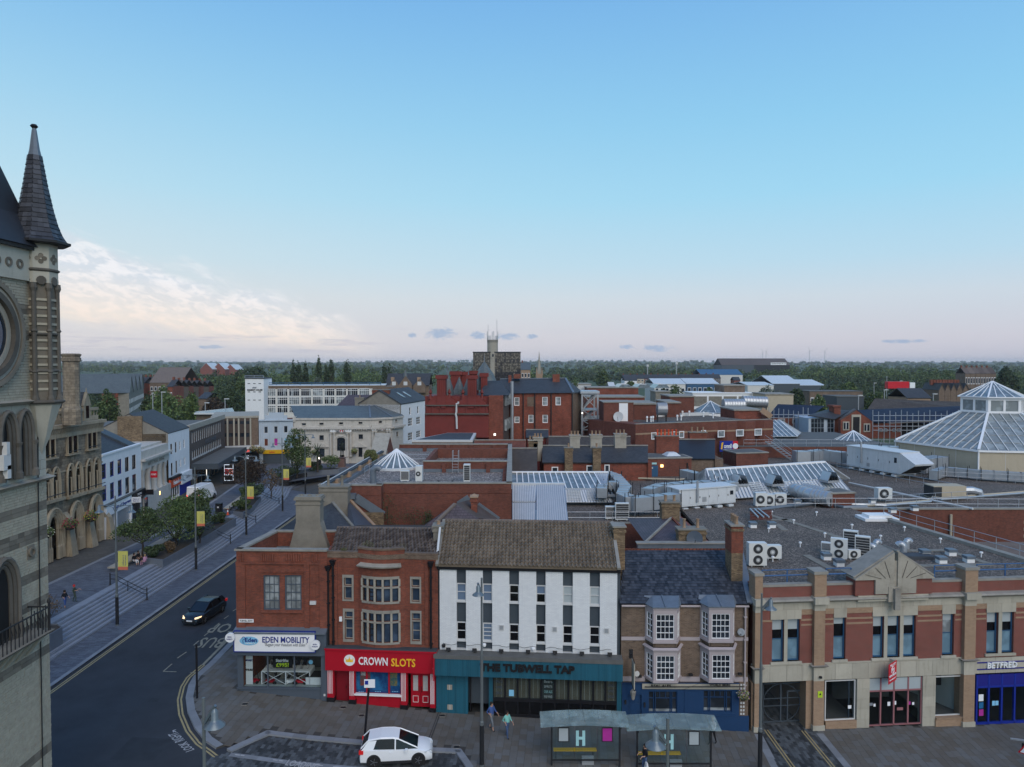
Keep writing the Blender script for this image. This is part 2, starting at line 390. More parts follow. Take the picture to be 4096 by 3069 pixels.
def copy_tree(o,parent=None,loc=None,rz=None,label=None,group=None):
 c=o.copy();COL.objects.link(c);c.parent=parent
 if loc is not None:c.location=loc
 if rz is not None:c.rotation_euler=(0,0,rz)
 if label:c['label']=label
 if group:c['group']=group
 for ch in kids.get(o.name,())or list(o.children):copy_tree(ch,c)
 return c
kids={}
def pieces(root,name,mt,proto,mats,limit=300,stuffname=None):
 me=bpy.data.meshes.new(name);me.from_pydata(proto.v,[],proto.f);me.update();me.materials.append(M[mt]);metric_uv(me)
 off=X4.Translation(-root_loc(root))if root is not None else X4()
 mats=sorted(mats,key=lambda m:(m.translation-O).length)
 for m in mats[:limit]:
  o=bpy.data.objects.new(name,me);COL.objects.link(o);o.parent=root;o.matrix_local=off@m
 rest=mats[limit:]
 if rest:
  pv=np.array(proto.v);k=len(pv)
  vs=np.concatenate([pv@np.array((off@m).to_3x3()).T+np.array((off@m).translation)for m in rest])
  fs=[tuple(i+j*k for i in f)for j in rg(len(rest))for f in proto.f]
  me2=bpy.data.meshes.new(name+'_field');me2.from_pydata(vs.tolist(),[],fs);me2.update();me2.materials.append(M[mt]);metric_uv(me2)
  o=bpy.data.objects.new(stuffname or name+'_field',me2);COL.objects.link(o);o.parent=root;o['kind']='stuff'
class Fac:
 def __init__(F,A,B,d=0.):
  F.A=V((A[0],A[1],0));e=V((B[0]-A[0],B[1]-A[1],0));F.L=e.length;F.e=e.normalized()
  F.n=V((-F.e.y,F.e.x,0));F.M=X4(((F.e.x,F.n.x,0,F.A.x),(F.e.y,F.n.y,0,F.A.y),(0,0,1,0),(0,0,0,1)))
 def at(F,u,v,d=0.):
  r=ray(u,v);t=(F.A+F.n*d-O).dot(F.n)/r.dot(F.n);p=O+r*t
  return(p-F.A).dot(F.e),p.z
 def rect(F,q,x0,y0,x1,y1,d=0.):
  xm,ym=(x0+x1)/2,(y0+y1)/2
  return F.at(*q(x0,ym),d)[0],F.at(*q(x1,ym),d)[0],F.at(*q(xm,y1),d)[1],F.at(*q(xm,y0),d)[1]
 def w(F,s,d,z):return F.A+F.e*s+F.n*d+V((0,0,z))
 def mb(F):return MB(F.M)
def wmb(F,s0,s1,z0,z1,holes=(),t=.25,d=0.,mb=None,polytop=None):
 mb=mb or F.mb()
 xs=sorted({s0,s1,*[min(max(x,s0),s1)for h in holes for x in h[:2]]});zs=sorted({z0,z1,*[min(max(z,z0),z1)for h in holes for z in h[2:4]]})
 for a,b in zip(xs,xs[1:]):
  run=None
  for c,e in zip(zs,zs[1:]):
   mx,mz=(a+b)/2,(c+e)/2
   if not any(h[0]<mx<h[1]and h[2]<mz<h[3]for h in holes):mb.quad((a,d,c),(b,d,c),(b,d,e),(a,d,e))
 for h in holes:
  a,b,c,e=h[:4]
  mb.quad((a,d,c),(a,d,e),(a,d+t,e),(a,d+t,c));mb.quad((b,d,c),(b,d+t,c),(b,d+t,e),(b,d,e))
  mb.quad((a,d,e),(b,d,e),(b,d+t,e),(a,d+t,e));mb.quad((a,d,c),(a,d+t,c),(b,d+t,c),(b,d,c))
 return mb
def win(F,root,h,nx=1,nz=1,fm='milk',gm='pane',d=.12,fw=.07,bw=.035,rails=(),sill=None,gms=None,blind=None,frame=True,upper=None,sillm=None):
 a,b,c,e=h[:4];mb=F.mb()
 mb.box(a,a+fw,d-.03,d+.05,c,e);mb.box(b-fw,b,d-.03,d+.05,c,e)
 mb.box(a+fw,b-fw,d-.03,d+.05,c,c+fw);mb.box(a+fw,b-fw,d-.03,d+.05,e-fw,e)
 ia,ib,ic,ie=a+fw,b-fw,c+fw,e-fw
 for i in rg(1,nx):x=ia+(ib-ia)*i/nx;mb.box(x-bw/2,x+bw/2,d-.02,d+.03,ic,ie)
 zz=[ic+(ie-ic)*i/nz for i in rg(1,nz)]+[ic+(ie-ic)*r_ for r_ in rails]
 for z in zz:mb.box(ia,ib,d-.024,d+.034,z-bw*.6,z+bw*.6)
 w=mb.out('window',fm,root)
 cut=[ic]+([ic+(ie-ic)*(upper or .5)]if gms else[])+[ie]
 for k,(z0,z1)in enum(zip(cut,cut[1:])):
  F.mb().box(ia,ib,d+.035,d+.045,z0,z1).out('pane',(gms[k]if gms else gm),w)
 if sill:F.mb().box(a-.08,b+.08,-sill,d,c-.09,c).out('sill',sillm or fm,w)
 return w
def prt(mb,name,m,root,**k):return mb.out(name,m,root,**k)
def PB(F,root,name,m,*a):return F.mb().box(*a).out(name,m,root)  # a box on a facade as a part
def text_mesh(s,size,depth=.01,bold=0.,spacing=1.,shear=0.,align='CENTER'):
 cu=bpy.data.curves.new('t','FONT');cu.body=s;cu.size=size;cu.extrude=depth;cu.offset=bold;cu.resolution_u=2
 cu.space_character=spacing;cu.shear=shear;cu.align_x=align;cu.align_y='CENTER'
 o=bpy.data.objects.new('t',cu);COL.objects.link(o);dg=bpy.context.evaluated_depsgraph_get();dg.update()
 me=bpy.data.meshes.new_from_object(o.evaluated_get(dg));bpy.data.objects.remove(o);return me
def words(F,root,s,sc,zc,height,width,m,d=-.02,bold=0.,shear=0.,depth=.012,name='lettering',rz=0.):
 me=text_mesh(s,1.,depth,bold,1.,shear)
 co=np.empty(len(me.vertices)*3);me.vertices.foreach_get('co',co);co=co.reshape(-1,3)
 lo,hi=co.min(0),co.max(0);c=(lo+hi)/2;k=(width/(hi[0]-lo[0]),height/(hi[1]-lo[1]))
 x=(co[:,0]-c[0])*k[0];z=(co[:,1]-c[1])*k[1]
 if rz:x,z=x*cos(rz)-z*sin(rz),x*sin(rz)+z*cos(rz)
 off=root_loc(root)if root is not None else V((0,0,0))
 new=[tuple(F.w(sc+a,d-b_,zc+b)-off)for a,b,b_ in zip(x,z,co[:,2])]
 me.vertices.foreach_set('co',np.array(new).ravel());me.update();me.materials.clear();me.materials.append(M[m])
 o=bpy.data.objects.new(name,me);COL.objects.link(o);o.parent=root;return o
def words_px(F,root,s,q,x0,y0,x1,y1,m,d=-.02,**k):
 a,b,c,e=F.rect(q,x0,y0,x1,y1,d);return words(F,root,s,(a+b)/2,(c+e)/2,e-c,b-a,m,d,**k)
def gable_roof(mb,x0,x1,y0,y1,z0,z1,axis='x',over=.2,th=.12):
 if axis=='x':
  ym=(y0+y1)/2
  mb.slab([(x0-over,y0-over,z0),(x1+over,y0-over,z0),(x1+over,ym,z1),(x0-over,ym,z1)],th)
  mb.slab([(x1+over,y1+over,z0),(x0-over,y1+over,z0),(x0-over,ym,z1),(x1+over,ym,z1)],th)
 else:
  xm=(x0+x1)/2
  mb.slab([(x1+over,y0-over,z0),(x1+over,y1+over,z0),(xm,y1+over,z1),(xm,y0-over,z1)],th)
  mb.slab([(x0-over,y1+over,z0),(x0-over,y0-over,z0),(xm,y0-over,z1),(xm,y1+over,z1)],th)
 return mb
def disc(F,s,z,r,d0,d1,n=20,rx=None):
 mb=F.mb();rx=rx or r
 b=[(s+rx*cos(2*pi*i/n),d0,z+r*sin(2*pi*i/n))for i in rg(n)]
 t=[(x,d1,y)for x,_,y in b]
 return mb.hexa(b,t)
 # ground, roads, pavements, steps
z1=ZC(0,1900,1.417);z3=ZC(880,2050,1.949);z4=ZC(1700,2050,1.841);z5=ZC(2400,2050,1.6256);z6=ZC(3000,2150,1.803)
z7=ZC(880,2550,2.1686);z8=ZC(1900,2700,1.8433);zs=ZC(700,1600,2.3667);zh=ZC(1100,1500,3.3133)
zb=ZC(150,1550,2.3667);zc=ZC(380,1400,2.212);zk=ZC(680,2800,3.6867)
def pip(x,y,P):
 c=False;j=len(P)-1
 for i in rg(len(P)):
  if(P[i][1]>y)!=(P[j][1]>y)and x<(P[j][0]-P[i][0])*(y-P[i][1])/(P[j][1]-P[i][1])+P[i][0]:c=not c
  j=i
 return c
def offset(path,d):  # to the left of the walking direction
 out_=[]
 for i,p in enum(path):
  a=V(path[max(i-1,0)]);b=V(path[min(i+1,len(path)-1)]);t=(b-a).normalized()
  out_.append((p[0]-t.y*d,p[1]+t.x*d))
 return out_
def ribbon(mb,path,w0,w1,zf,step=None):
 A,B=offset(path,w0),offset(path,w1)
 for i in rg(len(path)-1):mb.quad(*[(p[0],p[1],zf(p))for p in(A[i],A[i+1],B[i+1],B[i])])
 return mb
def rsm(path,step):
 out_=[path[0]]
 for a,b in zip(path,path[1:]):
  a,b=V(a),V(b);n=max(1,round((b-a).length/step));out_+=[tuple(a.lerp(b,i/n))for i in rg(1,n+1)]
 return out_
def hill(x,y):
 if y<200:return 0
 k=min(1,(y-3000)/5000)if y>3000 else 0
 return k*(26+9*sin(x*.0009+1)+6*sin(x*.0023+y*.0005))
xs_=[-9000,-5000,-3000,-1500,-700,-300,-120,-60,-32,-24,-18.5,-12.5,-5.5,1,7.3,15.5,31,50,70,120,300,700,1500,3000,5000,9000]
ys_=[-300,-60,0,20,30,40,60,90,130,180,300,600,1000,2000,3000,3800,4600,5600,7000,8500,12000]
g=MB()
vs=[(x,y,G(x)-.35 if y<150 else(-2.8+hill(x,y)))for y in ys_ for x in xs_];n_=len(xs_)
g.add(vs,[(j*n_+i,j*n_+i+1,(j+1)*n_+i+1,(j+1)*n_+i)for j in rg(len(ys_)-1)for i in rg(n_-1)])
struct(g,'ground','grass')
# asphalt
rx=[-31.3,-28,-24,-18.5,-12.5,-5.5,1,7.3,15.5,31,60];ry=[24,36,44,60,90,140]
g=MB()
for i in rg(len(rx)-1):
 for j in rg(len(ry)-1):
  if rx[i]>=-18 and ry[j]>=44:continue
  g.quad((rx[i],ry[j],G(rx[i])-.12),(rx[i+1],ry[j],G(rx[i+1])-.12),(rx[i+1],ry[j+1],G(rx[i+1])-.12),(rx[i],ry[j+1],G(rx[i])-.12))
road=struct(g,'road','asphalt')
mat('patch',(.027,.031,.038),var=.3)
for x,y,w,l in((-26,52,1.6,9),(-22.5,39,2.4,2.4),(-28.6,72,1.1,14),(-23.8,45.6,.6,.6),(-27.5,42,.6,.6)):struct(MB().quad(*[(x+a,y+b,G(x+a)-.117)for a,b in((0,0),(w,.1),(w,l),(0,l))]),'road_patch','patch')
RZ=lambda p,k=.004:G(p[0])-.12+k
# kerb of the corner, then the bay, then on to the right
K1=[(-22.9,90),(-22.4,60)]+[(pG(*z1(*p)).x,pG(*z1(*p)).y)for p in((1180,1070),(1098,1140),(1068,1190),(1052,1260),(1062,1340),(1102,1430),(1158,1500),(1225,1545))]
B1=[(pG(*z7(*p)).x,pG(*z7(*p)).y)for p in((60,965),(410,805),(1240,890),(1830,955),(2090,965),(2200,1120))]
BI=[(pG(*z7(*p)).x,pG(*z7(*p)).y)for p in((130,975),(430,840),(1240,925),(1830,985),(2050,1000),(2130,1120))]
K2=[(B1[-1][0]+.5,38.9),(22,39.4),(70,40.2)]
pave=K1+B1[1:]+K2+[(70,48.6),(34.8,47.7),(15.8,46.05),(7.1,46.1),(-5,47),(-11.1,47.5),(-18.8,47.7),(-17.6,56),(-17,62),(-16.2,90)]
def polyground(P,dz,name,m,dx=1.2,dy=1.2,th=.12,parent=None):
 mb=MB();xs=sorted({*[p[0]for p in P],*[a for a,_ in GT]});xs=[x for x in xs if min(p[0]for p in P)<=x<=max(p[0]for p in P)]
 for a,b in zip(xs,xs[1:]):
  if b-a<1e-4:continue
  def cuts(x):
   r=[]
   for i in rg(len(P)):
    p,q=P[i],P[(i+1)%len(P)]
    if(p[0]<=x<q[0])or(q[0]<=x<p[0]):r.append((p[1]+(q[1]-p[1])*(x-p[0])/(q[0]-p[0]),i))
   return sorted(r)
  m_=(a+b)/2;cm=cuts(m_)
  for k in rg(0,len(cm)-1,2):
   i,j=cm[k][1],cm[k+1][1]
   def yy(i,x):p,q=P[i],P[(i+1)%len(P)];return p[1]+(q[1]-p[1])*(x-p[0])/(q[0]-p[0])
   qd=[(a,yy(i,a)),(b,yy(i,b)),(b,yy(j,b)),(a,yy(j,a))]
   mb.hexa([(x,y,G(x)+dz-th)for x,y in qd],[(x,y,G(x)+dz)for x,y in qd])
 o=mb.out(name,m,parent)
 if parent is None:tag(o,kind='structure')
 return o
pavement=polyground(pave,-.012,'pavement','joint',th=.2)
# passage with setts through the mall
dl=[(15.6,41.1),(16.05,45.5),(16.3,54),(19.9,54),(20.1,45.7),(20.2,41.2)]
def slope_at(x):return(G(x+.5)-G(x-.5))
def piece_m(x,y,z,yaw,sx=1,sy=1,sz=1):
 s_=math.atan(slope_at(x));return X4.Translation((x,y,z))@X4.Rotation(-s_,4,'Y')@X4.Rotation(yaw,4,'Z')@X4.Diagonal((sx,sy,sz,1))
unit=MB().box(-.5,.5,-.5,.5,-.05,0)
inset=offset(K1,-.0);yaw=R(-4.5);cy,sy_=cos(yaw),sin(yaw)
kin=offset(rsm(K1,.8),-.55)
ms=[];rng=random.Random(3)
inner=[(x,y)for x,y in offset(K1,.5)]+[(B1[0][0]+.6,B1[0][1]+.55),(B1[1][0]-.1,B1[1][1]+.3),(B1[2][0],B1[2][1]+.1),(B1[4][0]+.3,B1[4][1]+.1),(B1[5][0]+.35,39.2)]+[(22,39.8),(45,40.1)]+[(45,48.2),(34.8,47.68),(15.8,46.),(7.1,46.05),(-5,46.95),(-11.1,47.45),(-18.9,47.6),(-18.9,60)]
for i in rg(-60,130):
 v_=rng.random()
 for j in rg(-30,60):
  u_,w_=i*.45,(j+(i%2)*.5+.13*(i%3))*.66
  x=-2+u_*cy-w_*sy_;y=44+u_*sy_+w_*cy
  if pip(x,y,inner)and not pip(x,y,dl)and y<60:ms.append(piece_m(x,y,G(x)+rng.uniform(-.003,.004),yaw,.437,.648))
pieces(pavement,'paving_slab','slab',unit,ms,300,'paving_slabs')
# kerb stones
def kerbs(path,w,name,root,z=0.,L=.9,lim=120,up=.012,side=1):
 ms=[];pts=rsm(path,L)
 for a,b in zip(pts,pts[1:]):
  a,b=V(a),V(b);t=(b-a);c_=(a+b)/2;n=V((-t.y,t.x)).normalized()*side
  c_=c_+n*w/2;ms.append(piece_m(c_.x,c_.y,G(c_.x)+z+up,math.atan2(t.y,t.x),t.length*1.02,w,1))
 pieces(root,name,'kerb',MB().box(-.495,.495,-.5,.5,-.2,0),ms,lim)
kerbs(K1[1:],.46,'kerb_stone',pavement)
kerbs([(x,y)for x,y in B1],.42,'kerb_stone',pavement,side=-1,up=.014)
kerbs([(15.9,41.),(16.25,45.4)],.5,'kerb_stone',pavement,side=1,up=.006);kerbs([(19.9,41.),(19.9,45.7)],.45,'kerb_stone',pavement,side=-1,up=.006)
# loading bay and crossing setts
bay=[(BI[0][0]-.2,BI[0][1])]+BI[1:]+[(-2.4,38.2),(-16.9,38.6),(-17.3,39.4)]
bays=polyground(bay,-.09,'loading_bay','joint',th=.1)
ms1=[];md=[]
y2=R(-3.5)
def pat(i,j):return rng.random()
strip=[tuple(pG(*z7(*p)).xy)for p in((100,988),(700,1068),(1300,1120),(1300,1150),(700,1096),(100,1015))]
for i in rg(-90,20):
 for j in rg(-20,40):
  u_=i*.2;w_=(j+(i%2)*.5)*.42
  x=-3+u_*cos(y2)-w_*sin(y2);y=40+u_*sin(y2)+w_*cos(y2)
  if pip(x,y,bay):ms1.append(piece_m(x,y,G(x)-.078+rng.uniform(-.002,.002),y2,.19,.40))
pieces(bays,'sett','sett',unit,ms1,300,'setts')
ms1=[]
for i in rg(-60,60):
 for j in rg(-30,60):
  u_=i*.2;w_=(j+(i%2)*.5)*.42
  x=18+u_;y=44+w_
  if pip(x,y,dl):ms1.append(piece_m(x,y,G(x)+.003+rng.uniform(-.002,.002),0,.19,.40))
pieces(pavement,'passage_sett','sett',unit,ms1,300,'passage_setts')
kerbs([strip[0],strip[1],strip[2]],.38,'edging_stone',bays,z=-.075,side=-1,up=.008)
# markings
def gp(q,x,y):p=pG(*q(x,y));return(p.x,p.y)
mk=lambda name,mb,m:struct(mb,name,m)
L0=[(-31.3,y)for y in(30,60,90,141)]
for k in(.22,.42):mk('road_marking',ribbon(MB(),L0,-k,-k-.1,RZ),'road_yellow')
for k in(.22,.42):
 P_=rsm(K1[2:]+[(-16.4,40.)],.5);mk('road_marking',ribbon(MB(),P_,-k,-k-.11,RZ),'road_yellow')
mk('road_marking',ribbon(MB(),rsm(K1[:3],2),-.3,-.5,RZ),'road_cream')
for a,b in(((1005,1030),(1057,995)),((1097,958),(1127,932)),((1157,905),(1188,880)),((1215,855),(1243,832)),((1270,808),(1296,790)),((1320,765),(1345,748)),((925,1105),(975,1062)),((925,1105),(1000,1107)),((1078,1112),(1140,1112))):
 mk('road_marking',ribbon(MB(),[gp(z1,*a),gp(z1,*b)],-.05,.05,lambda p:RZ(p,.008)),'road_cream')
for x in(16.75,16.95,19.2,19.4):mk('road_marking',ribbon(MB(),[(x,40),(x-.1,46)],0,.09,lambda p:G(p[0])+.016),'road_yellow')
for a,b in(((130,1010),(172,1015)),((180,1015),(212,1019)),((460,1055),(500,1060)),((510,1061),(547,1066)),((625,1075),(712,1087)),((805,1094),(892,1107)),((980,1113),(1068,1124))):
 mk('road_marking',ribbon(MB(),[gp(z7,*a),gp(z7,*b)],-.05,.05,lambda p:G(p[0])-.045),'road_white')
def ground_text(s,a,b,hgt,m,dz=-.1,mirror=False,n=1):
 me=text_mesh(s,1.,0.,.012);co=np.empty(len(me.vertices)*3);me.vertices.foreach_get('co',co);co=co.reshape(-1,3)
 lo,hi=co.min(0),co.max(0);A,B=V(a),V(b);t=B-A;up=V((-t.y,t.x)).normalized()*hgt
 pts=[]
 for x,y,_ in co:p=A+t*((x-lo[0])/(hi[0]-lo[0]))+up*((y-lo[1])/(hi[1]-lo[1]));pts.append((p.x,p.y,G(p.x)+dz))
 me.vertices.foreach_set('co',np.array(pts,dtype=float).ravel());me.update();me.materials.clear();me.materials.append(M[m])
 o=bpy.data.objects.new('road_lettering',me);COL.objects.link(o);tag(o,kind='structure')
ground_text('BUS',gp(z1,1292,915),gp(z1,1152,915),2.1,'road_cream')
ground_text('STOP',gp(z1,1420,838),gp(z1,1212,838),2.,'road_cream')
ground_text('LOOK',gp(z1,1103,1546),gp(z1,1056,1500),.5,'road_white');ground_text('RIGHT',gp(z1,1048,1492),gp(z1,1005,1446),.55,'road_white')
for a,b in(((998,1447),(980,1438)),((998,1434),(980,1438)),((984,1449),(980,1438))):mk('road_marking',ribbon(MB(),[gp(z1,*a),gp(z1,*b)],-.03,.03,lambda p:RZ(p,.012)),'road_white')
ground_text('LOADING',gp(z7,560,1102),gp(z7,838,1142),.6,'road_white',dz=-.04)
# drain channel, covers
g=MB()
for k in rg(2):ribbon(g,[gp(z7,1893+k*18,650),gp(z7,1790+k*18,925)],0,.05,lambda p:G(p[0])+.014)
struct(g,'drain_channel','grille')
for a in((215,580),(1068,610),(1228,680),(2052,952),(1930,680)):
 p=gp(z7,*a);c_=new('drain_grate','small square cast iron drain grate in the pavement','drain grate',(p[0],p[1],G(p[0])+.012),group='drain grates in the shop pavement')
 b_=MB();b_.box(-.15,.15,-.15,.15,0,.01);b_.out('grate_plate','iron',c_,1)
 b_=MB();b_.box(-.19,.19,-.19,-.155,0,.012);b_.box(-.19,.19,.155,.19,0,.012);b_.out('grate_frame','stone',c_,1)
 # --- High Row: lower pavement, steps, upper terrace
lower=MB().quad((-39.5,28,.004),(-31.3,28,.004),(-31.3,141,.004),(-39.5,141,.004));lower.quad((-31.3,28,.004),(-31.3,28,-.15),(-31.3,141,-.15),(-31.3,141,.004))
lp=struct(lower,'lower_pavement','setts_far')
kerbs([(-31.3,40),(-31.3,100)],.32,'kerb_stone',lp,side=1,L=1.,lim=60,up=.012)
struct(MB().box(-70,-16.5,112,200,-.2,.0),'far_pavement','paving_far')
BP=[(-33.95,28),(-33.95,75),(-34.2,85),(-34.7,94),(-35.6,108),(-36.6,115),(-37.5,119.2),(-38.2,122.2),(-38.75,126),(-38.2,129),(-36.8,131),(-34.5,132.2),(-30,133)]
NS=8;RIS=.1375;TR=.4
steps=tag(MB().box(-33.9,-33.8,28,40,-.1,.002).out('steps','step_stone'),kind='structure')
BPf=rsm(BP,4)
for i in rg(NS):
 k=min(1.,1.);A_=offset(BPf,i*TR);B_=offset(BPf,(i+1)*TR+(.55 if i==NS-1 else 0));z0,zt=i*RIS-.1,(i+1)*RIS
 m=MB()
 for j in rg(len(BPf)-1):
  if j and BPf[j][1]>118:pass
  q=[A_[j],A_[j+1],B_[j+1],B_[j]];m.hexa([(x,y,z0)for x,y in q][::-1],[(x,y,zt)for x,y in q][::-1])
 m.out('step','step_stone',steps)
 # dark nosing strip set into every tread
 n1_=offset(BPf,i*TR+.06);n2_=offset(BPf,i*TR+.10);m=MB()
 for j in rg(len(BPf)-1):m.quad(*[(x,y,zt+.004)for x,y in(n1_[j],n1_[j+1],n2_[j+1],n2_[j])])
 m.out('nosing','iron',steps)
top=offset(BPf,NS*TR+.5)
ter=[(-70,20)]+[p for p in top if p[1]<128]+[(-38.5,132),(-34,135.5),(-28,136.5),(-28,175),(-70,175)]
tm=MB();tm.hexa([(x,y,.7)for x,y in ter],[(x,y,1.1)for x,y in ter]);row=struct(tm,'upper_terrace','paving_far')
ml=[(x,y)for x,y in top if y<124];inn=[(-44.,20),(-43.6,75),(-43.2,85),(-43.6,95),(-45.2,108),(-47.,121)]
sm=MB();sm.quad(*[(x,y,1.104)for x,y in ml+[(-47.2,124)]+inn[::-1]]);struct(sm,'terrace_setts','setts_far')
sm=MB();ribbon(sm,rsm(inn,4),-.2,.25,lambda p:1.109);struct(sm,'edging_band','kerb')
sm=MB().quad((-47,124,1.104),(-38.6,124,1.104),(-28,137,1.104),(-28,146,1.104),(-50,146,1.104));struct(sm,'square_setts','setts_far')
sm=MB().quad((-38.2,122,.03),(-33,118,.03),(-20,118,.03),(-20,134,.03),(-36,131,.03));struct(sm,'street_surface','paving_far')
# planters
def planter(poly,z0,z1,label,soil=True):
 c_=(sum(p[0]for p in poly)/len(poly),sum(p[1]for p in poly)/len(poly),z0)
 t=new('stone_planter',label,'planter',c_)
 k=len(poly);inn_=[(c_[0]+(x-c_[0])*.94,c_[1]+(y-c_[1])*.985)for x,y in poly];w=MB()
 for i in rg(k):
  j=(i+1)%k;q=[poly[i],poly[j],inn_[j],inn_[i]];w.hexa([(x,y,z0)for x,y in q],[(x,y,z1)for x,y in q])
 w.out('wall','planter_stone',t);MB().hexa([(x,y,z0)for x,y in inn_],[(x,y,z1-.12)for x,y in inn_]).out('soil','bark',t);return t
planter([(-38.4,73.4),(-36.,72.6),(-35.9,84),(-36.2,92.5),(-38.6,93)],0,1.65,'long low grey stone planter full of shrubs beside the steps')
planter([(-38.3,96.9),(-36.6,96.),(-37.,101),(-38.2,107.5),(-39.6,107.7)],.2,1.6,'middle grey stone planter behind the litter bin')
planter([(-37.6,48),(-34.7,48),(-34.7,54.2),(-35.5,54.9),(-37.6,54.6)],0,1.6,'grey stone planter with clipped bush partly behind the clock tower')
arc=[(-40.2,121.5),(-39.4,123.2),(-38.9,126.8),(-37.4,129.2),(-35.3,131.2),(-32.5,132.6),(-31.5,134.8),(-35,134.6),(-38.6,132.6),(-41.2,128.8),(-42,123.6)]
planter(arc,.3,2.,'curved grey stone planter wall at the end of the steps')
for a,b,w_,lab in(((-40.4,70.3),(-40.9,88),1.15,'long low stone bench wall with two people sitting on it'),((-40.5,99),(-41.6,108),.9,'long low stone bench behind the black litter bin')):
 t=new('stone_bench',lab,'bench',(a[0],a[1],1.1));A_,B_=V(a),V(b);n=V((B_.y-A_.y,A_.x-B_.x)).normalized()*w_
 q=[A_,A_+n,B_+n,B_];MB().hexa([(p.x,p.y,1.42)for p in q],[(p.x,p.y,1.57)for p in q]).out('seat','stone',t)
 q=[A_+n*.15+(B_-A_)*.02,A_+n*.85+(B_-A_)*.02,A_+n*.85+(B_-A_)*.98,A_+n*.15+(B_-A_)*.98];MB().hexa([(p.x,p.y,1.1)for p in q],[(p.x,p.y,1.42)for p in q]).out('plinth','planter_stone',t)
 # roof tiling helpers
def slope_frame(P00,P10,P11,P01):
 return[V(p)for p in(P00,P10,P11,P01)]
def tile_roof(root,corners,nu,nv,mt,kind='tile',name='tile',limit=300,lift=.03,th=.03):
 A,B,C,D=slope_frame(*corners);n=(B-A).cross(D-A).normalized()
 if kind=='pantile':  # an S-shaped interlocking tile
  pr=MB();xs=[-.5,-.3,-.1,.1,.3,.42,.5];hs=[.0,-.02,.02,.09,.09,.03,.0]
  vs=[(x,-.56,h+.08)for x,h in zip(xs,hs)]+[(x,.5,h)for x,h in zip(xs,hs)]+[(x,-.56,h-.01)for x,h in zip(xs,hs)]
  k=len(xs);pr.add(vs,[(i,i+1,k+i+1,k+i)for i in rg(k-1)]+[(2*k+i,2*k+i+1,i+1,i)for i in rg(k-1)])
 else:
  pr=MB().add([(-.488,-.56,th),(.488,-.56,th),(.488,.5,0),(-.488,.5,0),(-.488,-.56,0),(.488,-.56,0)],[(0,1,2,3),(4,5,1,0),(4,0,3),(5,2,1)])
 ms=[];rr=random.Random(11)
 for j in rg(nv):
  for i in rg(nu+(j%2 if kind=='slate' else 0)):
   u=(i+.5-(.5 if(kind=='slate' and j%2)else 0))/nu;v=(j+.5)/nv
   if u<0 or u>1:continue
   a,b=A.lerp(B,u),D.lerp(C,u);c=a.lerp(b,v);du=(A.lerp(D,v)-B.lerp(C,v)).length/nu;t=(b-a)
   x=(B-A).normalized();y=(t-x*t.dot(x));sk=t.dot(x)/nv;y=y/nv;nn=x.cross(y).normalized()
   w=du*(.5 if(kind=='slate' and(u<.01 or u>.99))else 1)
   c=c+nn*(lift+rr.uniform(-.004,.004))
   m=X4(((x.x*w,y.x,nn.x,c.x),(x.y*w,y.y,nn.y,c.y),(x.z*w,y.z,nn.z,c.z),(0,0,0,1)))
   ms.append(m)
 pieces(root,name,mt,pr,ms,limit,name+'s')
def ridge_tiles(root,a,b,n,m='ridge',r=.13):
 a,b=V(a),V(b)
 for i in rg(n):
  p,q=a.lerp(b,i/n),a.lerp(b,(i+.97)/n);MB().tube([p,q],r,8,r*.93).out('ridge_tile',m,root)
def chimney(root,x0,x1,y0,y1,z0,z1,m,pots=1,capm='mud',potm='buff',as_part=True,name='chimney',flash=None,ph=.5):
 mb=MB().box(x0,x1,y0,y1,z0,z1);c=mb.out(name,m,root)
 k=.07;MB().box(x0-k,x1+k,y0-k,y1+k,z1-.34,z1-.16).out('corbel',m,c);MB().box(x0-k-.03,x1+k+.03,y0-k-.03,y1+k+.03,z1,z1+.1).out('cap',capm,c)
 for i in rg(pots):
  t=(i+.5)/pots;wide=(x1-x0)>=(y1-y0)
  px,py=((x0+(x1-x0)*t,(y0+y1)/2)if wide else((x0+x1)/2,y0+(y1-y0)*t))
  MB().lat([(.15,z1+.1),(.12,z1+.2),(.11,z1+ph),(.14,z1+ph+.04),(.14,z1+ph+.1),(.09,z1+ph+.1),(.09,z1+ph-.05)],(px,py),10).out('chimney_pot',potm,c,0,1)
 if flash:MB().box(x0-.06,x1+.06,y0-.06,y1+.06,z0+flash,z0+flash+.14).out('flashing','lead',c)
 return c
def downpipe(F,root,s,zt,zb_,d=-.12,m='jet',r=.06,hopper=True):
 mb=F.mb().tube([(s,d,zb_),(s,d,zt)],r,8)
 z=zt-.8
 while z>zb_+.3:mb.box(s-.1,s+.1,d-.07,-.0,z,z+.07);z-=1.5
 p=mb.out('downpipe',m,root)
 if hopper:F.mb().hexa([(s-.1,d-.1,zt-.05),(s+.1,d-.1,zt-.05),(s+.1,-.0,zt-.05),(s-.1,-.0,zt-.05)],[(s-.2,d-.2,zt+.3),(s+.2,d-.2,zt+.3),(s+.2,-.0,zt+.3),(s-.2,-.0,zt+.3)]).out('hopper',m,p)
 return p
def dish(root,c,r,aim,m='zinc'):
 c=V(c);q=V(aim).normalized().to_track_quat('Z','Y').to_matrix().to_4x4();mb=MB(X4.Translation(c)@q)
 mb.lat([(.01,-.14*r),(r*.5,-.09*r),(r*.85,.02),(r,.08*r),(r,.1*r),(r*.8,.04),(.01,-.1*r)],n=20);d=mb.out('satellite_dish',m,root,0,1)
 MB(X4.Translation(c)@q).beam((0,-r*.8,0),(0,-.1,r*.9),.04).out('feed_arm','iron',d);return d
